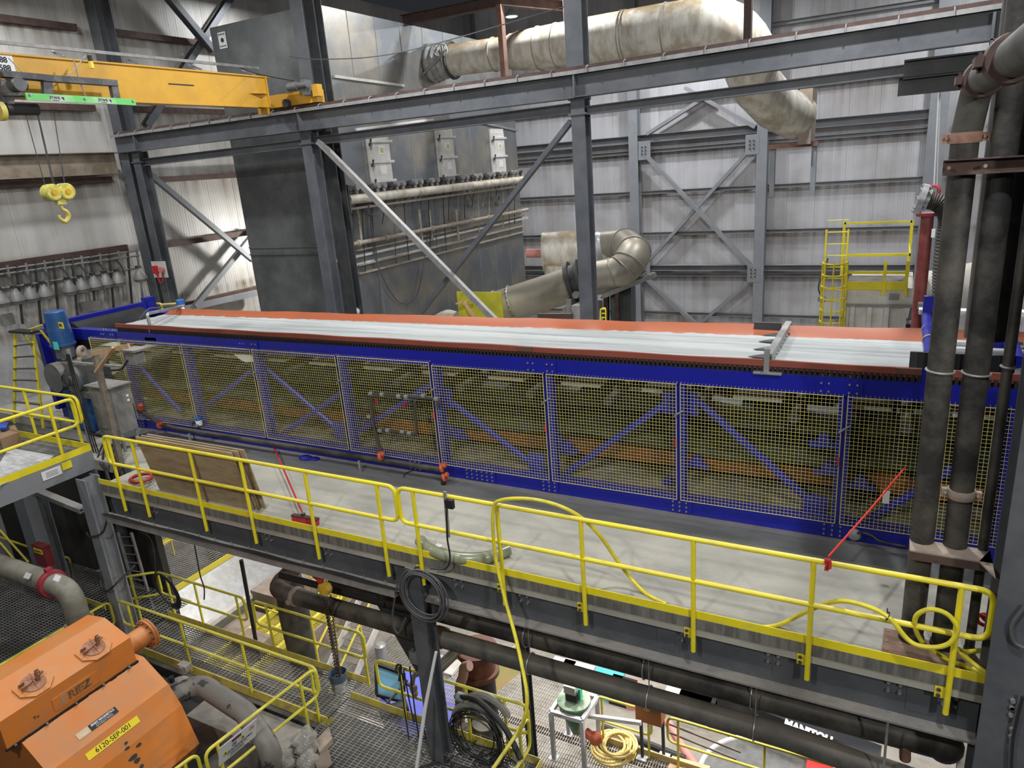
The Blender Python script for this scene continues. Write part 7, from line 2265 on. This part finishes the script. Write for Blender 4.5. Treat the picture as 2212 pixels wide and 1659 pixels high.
M().torus(c + V((0.0, 0.05, 0.05)), (0, 0, 1), 0.22, 0.026, 24, 7).torus(c + V((-0.03, 0, 0.1)), (0.05, 0, 1), 0.27, 0.026, 24, 7).build('inner_turns', hose_tan, hc)
p = P(1362, 1628, z=LZ + 0.02)
M().box((p.x - 0.08, p.y - 0.14, LZ + 0.015), (p.x + 0.1, p.y + 0.14, LZ + 0.03)).build('yellow_plate', label_y, label='flat bright yellow plate lying inside the tan hose coil', cat='plate', smooth=0)
oc = T('control_box', 'orange control box with a warning sticker on two posts beside the lower deck', 'cabinet', P(1420, 1620, z=LZ))
a, b = P(1374, 1520, y=10.05), P(1430, 1568, y=10.05)
M().box((a.x, 10.0, b.z), (b.x, 10.3, a.z + 0.1)).build('case', mat('box_orange', (0.45, 0.16, 0.04), 0.5), oc, smooth=0)
s_ = P(1397, 1531, y=9.99)
M().box((s_.x - 0.05, 9.985, s_.z - 0.05), (s_.x + 0.05, 9.998, s_.z + 0.05)).build('sticker', label_y, oc, smooth=0)
M().prism([s_ + V((-0.035, -0.008, -0.03)), s_ + V((0.035, -0.008, -0.03)), s_ + V((0, -0.008, 0.035))], (0, 0.003, 0)).build('sticker_mark', ink, oc, smooth=0)
for px in (1388, 1434):
    p = P(px, 1635, z=LZ)
    M().bar((p.x, p.y, LZ), (p.x - 0.02, p.y, LZ + 1.2), 0.05, 0.05, V((0, 1, 0))).build('post', steel_dk, oc, smooth=0)
    M().box((p.x - 0.1, p.y - 0.1, LZ), (p.x + 0.1, p.y + 0.1, LZ + 0.012)).build('foot', wst, oc, smooth=0)
M().bar(P(1268, 1546, y=9.8), P(1385, 1562, y=9.8), 0.06, 0.07).build('pipe_tray', white, label='pale tray running from the green pot to the orange control box', cat='tray', smooth=0)
M().tube(spline([P(1300, 1570, y=10.4), P(1380, 1600, y=10.4), P(1480, 1640, y=10.4)]), 0.07, 10).build('pipe', black, label='black hose slanting behind the tan coil', cat='hose')
M().prism([P(1452, 1632, z=LZ + 0.03), P(1535, 1655, z=LZ + 0.03), P(1520, 1680, z=LZ + 0.03), P(1440, 1665, z=LZ + 0.03)], (0, 0, -0.025)).build('plywood_piece', wood_p, label='piece of pale plywood on the lower deck at the bottom edge', cat='plywood', smooth=0)
q = M()
a, b, c_, d_ = P(1062, 1458, z=LZ + 0.5), P(1108, 1432, z=LZ + 0.5), P(1110, 1470, z=LZ), P(1065, 1518, z=LZ)
q.prism([V((a.x, a.y, LZ)), V((b.x, b.y + 0.4, LZ)), V((b.x, b.y + 0.4, LZ + 0.75)), V((a.x, a.y, LZ + 0.75))], (-0.015, 0.01, 0))
q.build('strand_board_sheet', osb, label='strand board sheet with green spray paint standing beside the lower grating', cat='board', smooth=0)
# ------------------------------------------------------------------ blue vehicle
vz = -8.2
vh = T('blue_vehicle', 'blue vehicle with a pale blue windscreen seen below the lower guardrail', 'vehicle', P(880, 1560, z=-9))
wz = -6.1
ws = [P(812, 1434, z=wz + 0.15), P(872, 1455, z=wz + 0.15), P(872, 1515, z=wz - 0.45), P(814, 1500, z=wz - 0.45)]
M().prism(ws, (0.02, -0.03, -0.04)).build('windscreen', glass_b, vh, smooth=0)
fr = M()
for i in range(4):
    fr.bar(ws[i], ws[(i + 1) % 4], 0.07, 0.07)
fr.build('windscreen_frame', black, vh, smooth=0)
hd = [P(820, 1512, z=wz - 0.5), P(875, 1450, z=wz - 0.5), P(985, 1470, z=wz - 0.5), P(1000, 1560, z=wz - 0.7), P(880, 1590, z=wz - 0.8)]
M().prism(hd, (0, 0, -1.6)).build('bonnet', lorry_b, vh, smooth=0)
ra, rb3 = P(822, 1545, z=wz - 0.4), P(880, 1525, z=wz - 0.4)
M().cyl(ra, rb3, 0.16, 14).build('roller', black, vh)
M().bar(P(868, 1470, z=wz), P(900, 1490, z=wz), 0.05, 0.05).bar(P(835, 1520, z=wz), P(880, 1470, z=wz), 0.04, 0.04).build('wiper_arm', black, vh, smooth=0)
M().box((ws[0].x - 0.2, ws[0].y - 1.5, -9), (ws[1].x + 1.0, ws[0].y + 0.4, -8.2)).build('chassis', black, vh, smooth=0)
# ------------------------------------------------------------------ telehandler boom, tank, pallets on the ground
ba, bb = P(1555, 1500, z=-6.3), P(1900, 1636, z=-6.3)
tm = T('telehandler_boom', 'black telescopic boom with white lettering between the long pipes at the lower right', 'boom', P(1740, 1580, z=-9))
dr_ = (bb - ba).normalized()
M().bar(ba, bb, 0.32, 0.30).build('boom', mat('boom_black', (0.015, 0.016, 0.018), 0.35), tm, smooth=0)
s_, u_ = frame_from(dr_)
c = P(1745, 1581, z=-6.13)
text('MANITOU', 0.20, c + V((0, 0, 0.0)), dr_, (0.0, 0.75, 0.66), label_w, tm, bold=0.012)
for u in (0.1, 0.9):
    p = ba + (bb - ba) * u
    M().box((p.x - 0.1, p.y - 0.1, -9), (p.x + 0.1, p.y + 0.1, p.z - 0.12)).build('support_leg', steel_dk, tm, smooth=0)
tc_ = P(1655, 1700, z=-6.9)
tk = T('round_tank', 'round dark tank with a pale rim at the bottom right', 'tank', (tc_.x, tc_.y, -9))
M().lathe((tc_.x, tc_.y, -9), (0, 0, 1), [(0, 1.25), (1.0, 1.3), (2.1, 1.3)], 40).build('shell', mat('tank_dark', (0.07, 0.07, 0.065), 0.6, 0, (0.2, 0.2, 0.2), 3, 0.6, stretch=(0.4, 0.4, 5)), tk)
M().torus((tc_.x, tc_.y, -6.9), (0, 0, 1), 1.3, 0.05, 40, 8).build('rim', white, tk)
M().tube([P(1440, 1555, z=-6.3), P(1478, 1620, z=-6.6), P(1520, 1680, z=-6.9)], 0.09, 14).build('pipe_pink', pink, label='faded pink pipe slanting down beside the orange control box', cat='pipe')
M().cyl(P(1440, 1562, y=10.6), P(1600, 1625, y=10.6), 0.02, 6).cyl(P(1440, 1580, y=10.7), P(1590, 1640, y=10.7), 0.02, 6).build('rail_pair', rust, label='pair of thin brown rods behind the lower deck guardrail', cat='rods')
c = P(1785, 1650, z=-6.6)
rc = T('lift_machine', 'red machine corner with white lettering at the bottom right', 'machine', (c.x, c.y, -9))
M().box((c.x - 0.35, c.y - 0.3, -8.6), (c.x + 0.55, c.y + 0.4, -6.6)).build('body', red, rc, smooth=0)
text('ART.J42', 0.13, (c.x + 0.1, c.y, -6.59), dr_, (0, 1, 0), label_w, rc, bold=0.004)
rnd = random.Random(21)
kinds = [('white_crate', 'white', white, 'crate'), ('blue_crate', 'turquoise', mat('crate_teal', (0.1, 0.5, 0.5), 0.5), 'crate'), ('red_drum', 'red', pink, 'drum'), ('dark_case', 'black', black, 'case')]
spots = [(1215, 1435, 0), (1245, 1447, 0), (1270, 1456, 2), (1312, 1462, 1), (1345, 1476, 3), (1365, 1480, 2), (1475, 1505, 0), (1500, 1512, 0), (1545, 1520, 3), (1575, 1530, 0), (1605, 1545, 3), (1995, 1560, 0), (2025, 1585, 0), (1680, 1625, 0)]
near = ['by the black column top', 'beside the thin black post', 'next to the cream hose', 'turquoise and shining between pipes', 'left of the long red stack', 'at the start of the red stack', 'left of the pipe strap', 'right of the pipe strap', 'under the long pipe middle', 'before the dark fender', 'at the boom start', 'near the foreground column', 'behind the end cap', 'beside the round tank rim']
for (px, py, k), nm in zip(spots, near):
    p = P(px, py, z=-8.4)
    n_, cn, mm, ct_ = kinds[k]
    s = rnd.uniform(0.28, 0.5)
    q = M()
    if k == 2:
        q.lathe((p.x, p.y, -9), (0, 0, 1), [(0, s * 0.6), (0.25, s * 0.62), (0.3, s * 0.58), (0.6, s * 0.6)], 16)
    else:
        q.box((p.x - s, p.y - s * 0.7, -9), (p.x + s, p.y + s * 0.7, -8.4))
        q.box((p.x - s * 1.05, p.y - s * 0.75, -8.44), (p.x + s * 1.05, p.y + s * 0.75, -8.38))
    q.build(ct_, mm, label='%s %s on the bright ground floor, %s' % (cn, ct_, nm), cat=ct_, group='goods stored on the ground floor', smooth=30)

# ------------------------------------------------------------------ lower decks seen below the left half of the beam
WZ = -5.6
xa_, xb_ = P(345, 1182, z=WZ).x, P(410, 1258, z=WZ).x
wk = T('cross_walkway', 'grating walkway with yellow toe boards crossing below the left half of the beam', 'walkway', ((xa_ + xb_) / 2, 12, WZ))
grating(M(), xa_, xb_, 8.95, 16.5, WZ, 'x', 0.08, 0.12, t=0.012).build('grating', mat('grating_pale', (0, 0, 0)), wk, smooth=0)
M().box((xb_, 8.95, WZ - 0.03), (xb_ + 0.02, 16.5, WZ + 0.16)).box((xa_ - 0.02, 8.95, WZ - 0.03), (xa_, 16.5, WZ + 0.16)).build('toe_board', yt, wk, smooth=0)
M().box((xb_ - 0.02, 8.95, WZ - 0.3), (xb_, 16.5, WZ - 0.03)).build('side_beam', galv, wk, smooth=0)
lrail('yellow guardrail on the far side of the crossing walkway, seen under the beam', (xa_ + 0.9, 10.4, WZ), (xa_ + 0.9, 12.3, WZ), [0.3, 0.9])
lrail('yellow guardrail on the near side of the crossing walkway, seen under the beam', (xa_ + 0.9, 12.6, WZ), (xa_ + 0.9, 14.6, WZ), [0.4, 0.9])
ct = T('chute', 'white steel chute with a pale flange beside the crossing walkway', 'chute', (xb_ + 0.6, 12, WZ - 0.5))
M().prism([(xb_ + 0.05, 8.95, WZ - 0.02), (xb_ + 1.1, 8.95, WZ - 0.75), (xb_ + 1.1, 16.5, WZ - 0.75), (xb_ + 0.05, 16.5, WZ - 0.02)], (0, 0, -0.05)).build('slope_plate', galv, ct, smooth=0)
M().box((xb_ + 1.1, 8.95, WZ - 0.85), (xb_ + 1.25, 16.5, WZ - 0.72)).build('flange', white_dusty, ct, smooth=0)
M().box((xb_ + 1.25, 9.0, -9), (xb_ + 2.1, 12.0, WZ - 1.1)).build('hopper', mud, label='brown steel hopper below the white chute', cat='hopper', smooth=0)
hop = xb_ + 2.1
sc_ = T('screen_deck', 'yellow mesh covered deck beside the black drop hose', 'platform', (hop + 1.2, 11, -6.8))
grating(M(), hop, hop + 1.7, 9.6, 15.5, -6.8, 'y', 0.06, 0.08, t=0.007).build('mesh_deck', yt, sc_, smooth=0)
M().box((hop, 9.6, -7.2), (hop + 1.7, 9.65, -6.8)).build('front_beam', yt, sc_, smooth=0)
M().box((hop + 1.7, 9.6, -7.3), (hop + 1.76, 15.5, -6.7)).build('side_beam', mud, sc_, smooth=0)
for y, n_ in ((11.2, 'nearer'), (13.4, 'farther')):
    lrail('yellow guardrail across the mesh deck, %s one' % n_, (hop + 0.2, y, -6.8), (hop + 1.6, y, -6.8), [0.1, 0.5, 0.9])
M().box((hop - 0.9, 12.2, -7.0), (hop + 0.4, 14.0, -6.2)).build('feed_box', mud, label='open brown steel feed box beyond the brown hopper', cat='hopper', smooth=0)
for k in range(3):
    M().box((hop - 0.05 + 0.7 * k, 9.7, -6.76), (hop + 0.06 + 0.7 * k, 15.4, -6.6)).build('kick_board', yt, sc_, smooth=0)
M().box((hop + 0.3, 10.4, -6.76), (hop + 1.2, 11.0, -6.35)).build('dirty_bin', mud, label='small brown steel bin standing on the yellow mesh deck', cat='bin', smooth=0)
for k, (x_, y_) in enumerate(((-11.2, 12.5), (-10.4, 13.6), (-10.9, 10.8), (-9.6, 12.2))):
    tt = T('work_table', 'pale steel table on the ground floor beyond the chains, ' + ('left of the silver machine', 'farthest back', 'nearest the bucket', 'right of the silver machine')[k], 'table', (x_, y_, -9), 'pale steel tables')
    M().box((x_ - 0.45, y_ - 0.3, -8.15), (x_ + 0.45, y_ + 0.3, -8.1)).build('table_top', white_dusty, tt, smooth=0)
    for a_, b_ in ((-0.4, -0.25), (0.4, -0.25), (0.4, 0.25), (-0.4, 0.25)):
        M().box((x_ + a_ - 0.025, y_ + b_ - 0.025, -9), (x_ + a_ + 0.025, y_ + b_ + 0.025, -8.15)).build('leg', steel_dk, tt, smooth=0)
# stair with yellow handrails
sx0, sx1 = -12.9, -12.0
s = T('steel_stair', 'steel stair with grating treads and yellow handrails between chains and blue vehicle', 'stairs', (-12.4, 12, -9))
for k in range(12):
    y = 10.6 + 0.30 * k
    z = -8.4 + 0.22 * k
    grating(M(), sx0, sx1, y, y + 0.27, z, 'x', 0.045, 0.3, t=0.014).build('tread', mat('grating_pale', (0, 0, 0)), s, smooth=0)
for x in (sx0 - 0.03, sx1 + 0.03):
    M().bar((x, 10.5, -8.5), (x, 14.2, -5.8), 0.03, 0.24).build('stringer', white_dusty, s, smooth=0)
    M().tube(fillet([(x, 10.6, -8.4), (x, 10.6, -7.4), (x, 14.1, -4.9), (x, 14.1, -5.8)], 0.12), 0.03, 8).build('handrail', yt, s)
    M().tube([(x, 12.2, -7.2), (x, 12.2, -6.2)], 0.03, 8).build('handrail_post', yt, s)
t = T('pedestal_motor', 'small silver cylinder machine on the lower grating right of the stair', 'motor', P(822, 1420, z=-7.5))
c = P(822, 1400, z=-7.0)
M().lathe((c.x, c.y, -8.2), (0, 0, 1), [(0, 0.22), (0.05, 0.22), (0.05, 0.12), (0.8, 0.12), (0.85, 0.16), (1.3, 0.16), (1.35, 0.1)], 16).build('body', galv, t)
grating(M(), c.x - 1.2, c.x + 1.6, c.y - 1.6, c.y + 1.8, -8.2, 'x', 0.06, 0.12, t=0.012).build('low_deck', mat('grating_pale', (0, 0, 0)), label='low grating deck under the small silver machine', cat='platform', smooth=0)
# stair rails at the far left
for k, (a, b) in enumerate((((0, 1145), (62, 1215)), ((0, 1172), (48, 1228)))):
    M().cyl(P(*a, y=7.9), P(*b, y=7.9), 0.028, 8).build('stair_rail', yellow, label=('upper', 'lower')[k] + ' yellow stair rail falling right at the left edge below the platform', cat='rail')
M().cyl(P(0, 1160, y=8.5), P(72, 1185, y=8.5), 0.028, 8).build('stair_rail', yellow, label='level yellow rail crossing the stair rails at the left edge', cat='rail')
M().tube(fillet([P(128, 1208, y=8.6), P(120, 1200, y=8.6), P(150, 1205, y=8.6), P(160, 1252, y=8.6)], 0.1), 0.028, 8).build('stair_rail', yellow_d, label='short rounded yellow rail beside the dark red box column', cat='rail')
lad = T('access_ladder', 'grey vertical ladder beside the corner column below the beam', 'ladder', P(330, 1300, y=8.5))
la, lb2 = P(283, 1150, y=8.5), P(332, 1320, y=8.5)
la2, lb3 = P(255, 1150, y=8.5), P(300, 1310, y=8.5)
M().bar(la, lb2, 0.06, 0.05, V((0, 1, 0))).build('stile', galv_dull, lad, smooth=0)
M().bar(la2, lb3, 0.06, 0.05, V((0, 1, 0))).build('stile', galv_dull, lad, smooth=0)
for k in range(9):
    u = (k + 0.5) / 9
    M().cyl(la + (lb2 - la) * u, la2 + (lb3 - la2) * u, 0.014, 6).build('rung', galv_dull, lad)
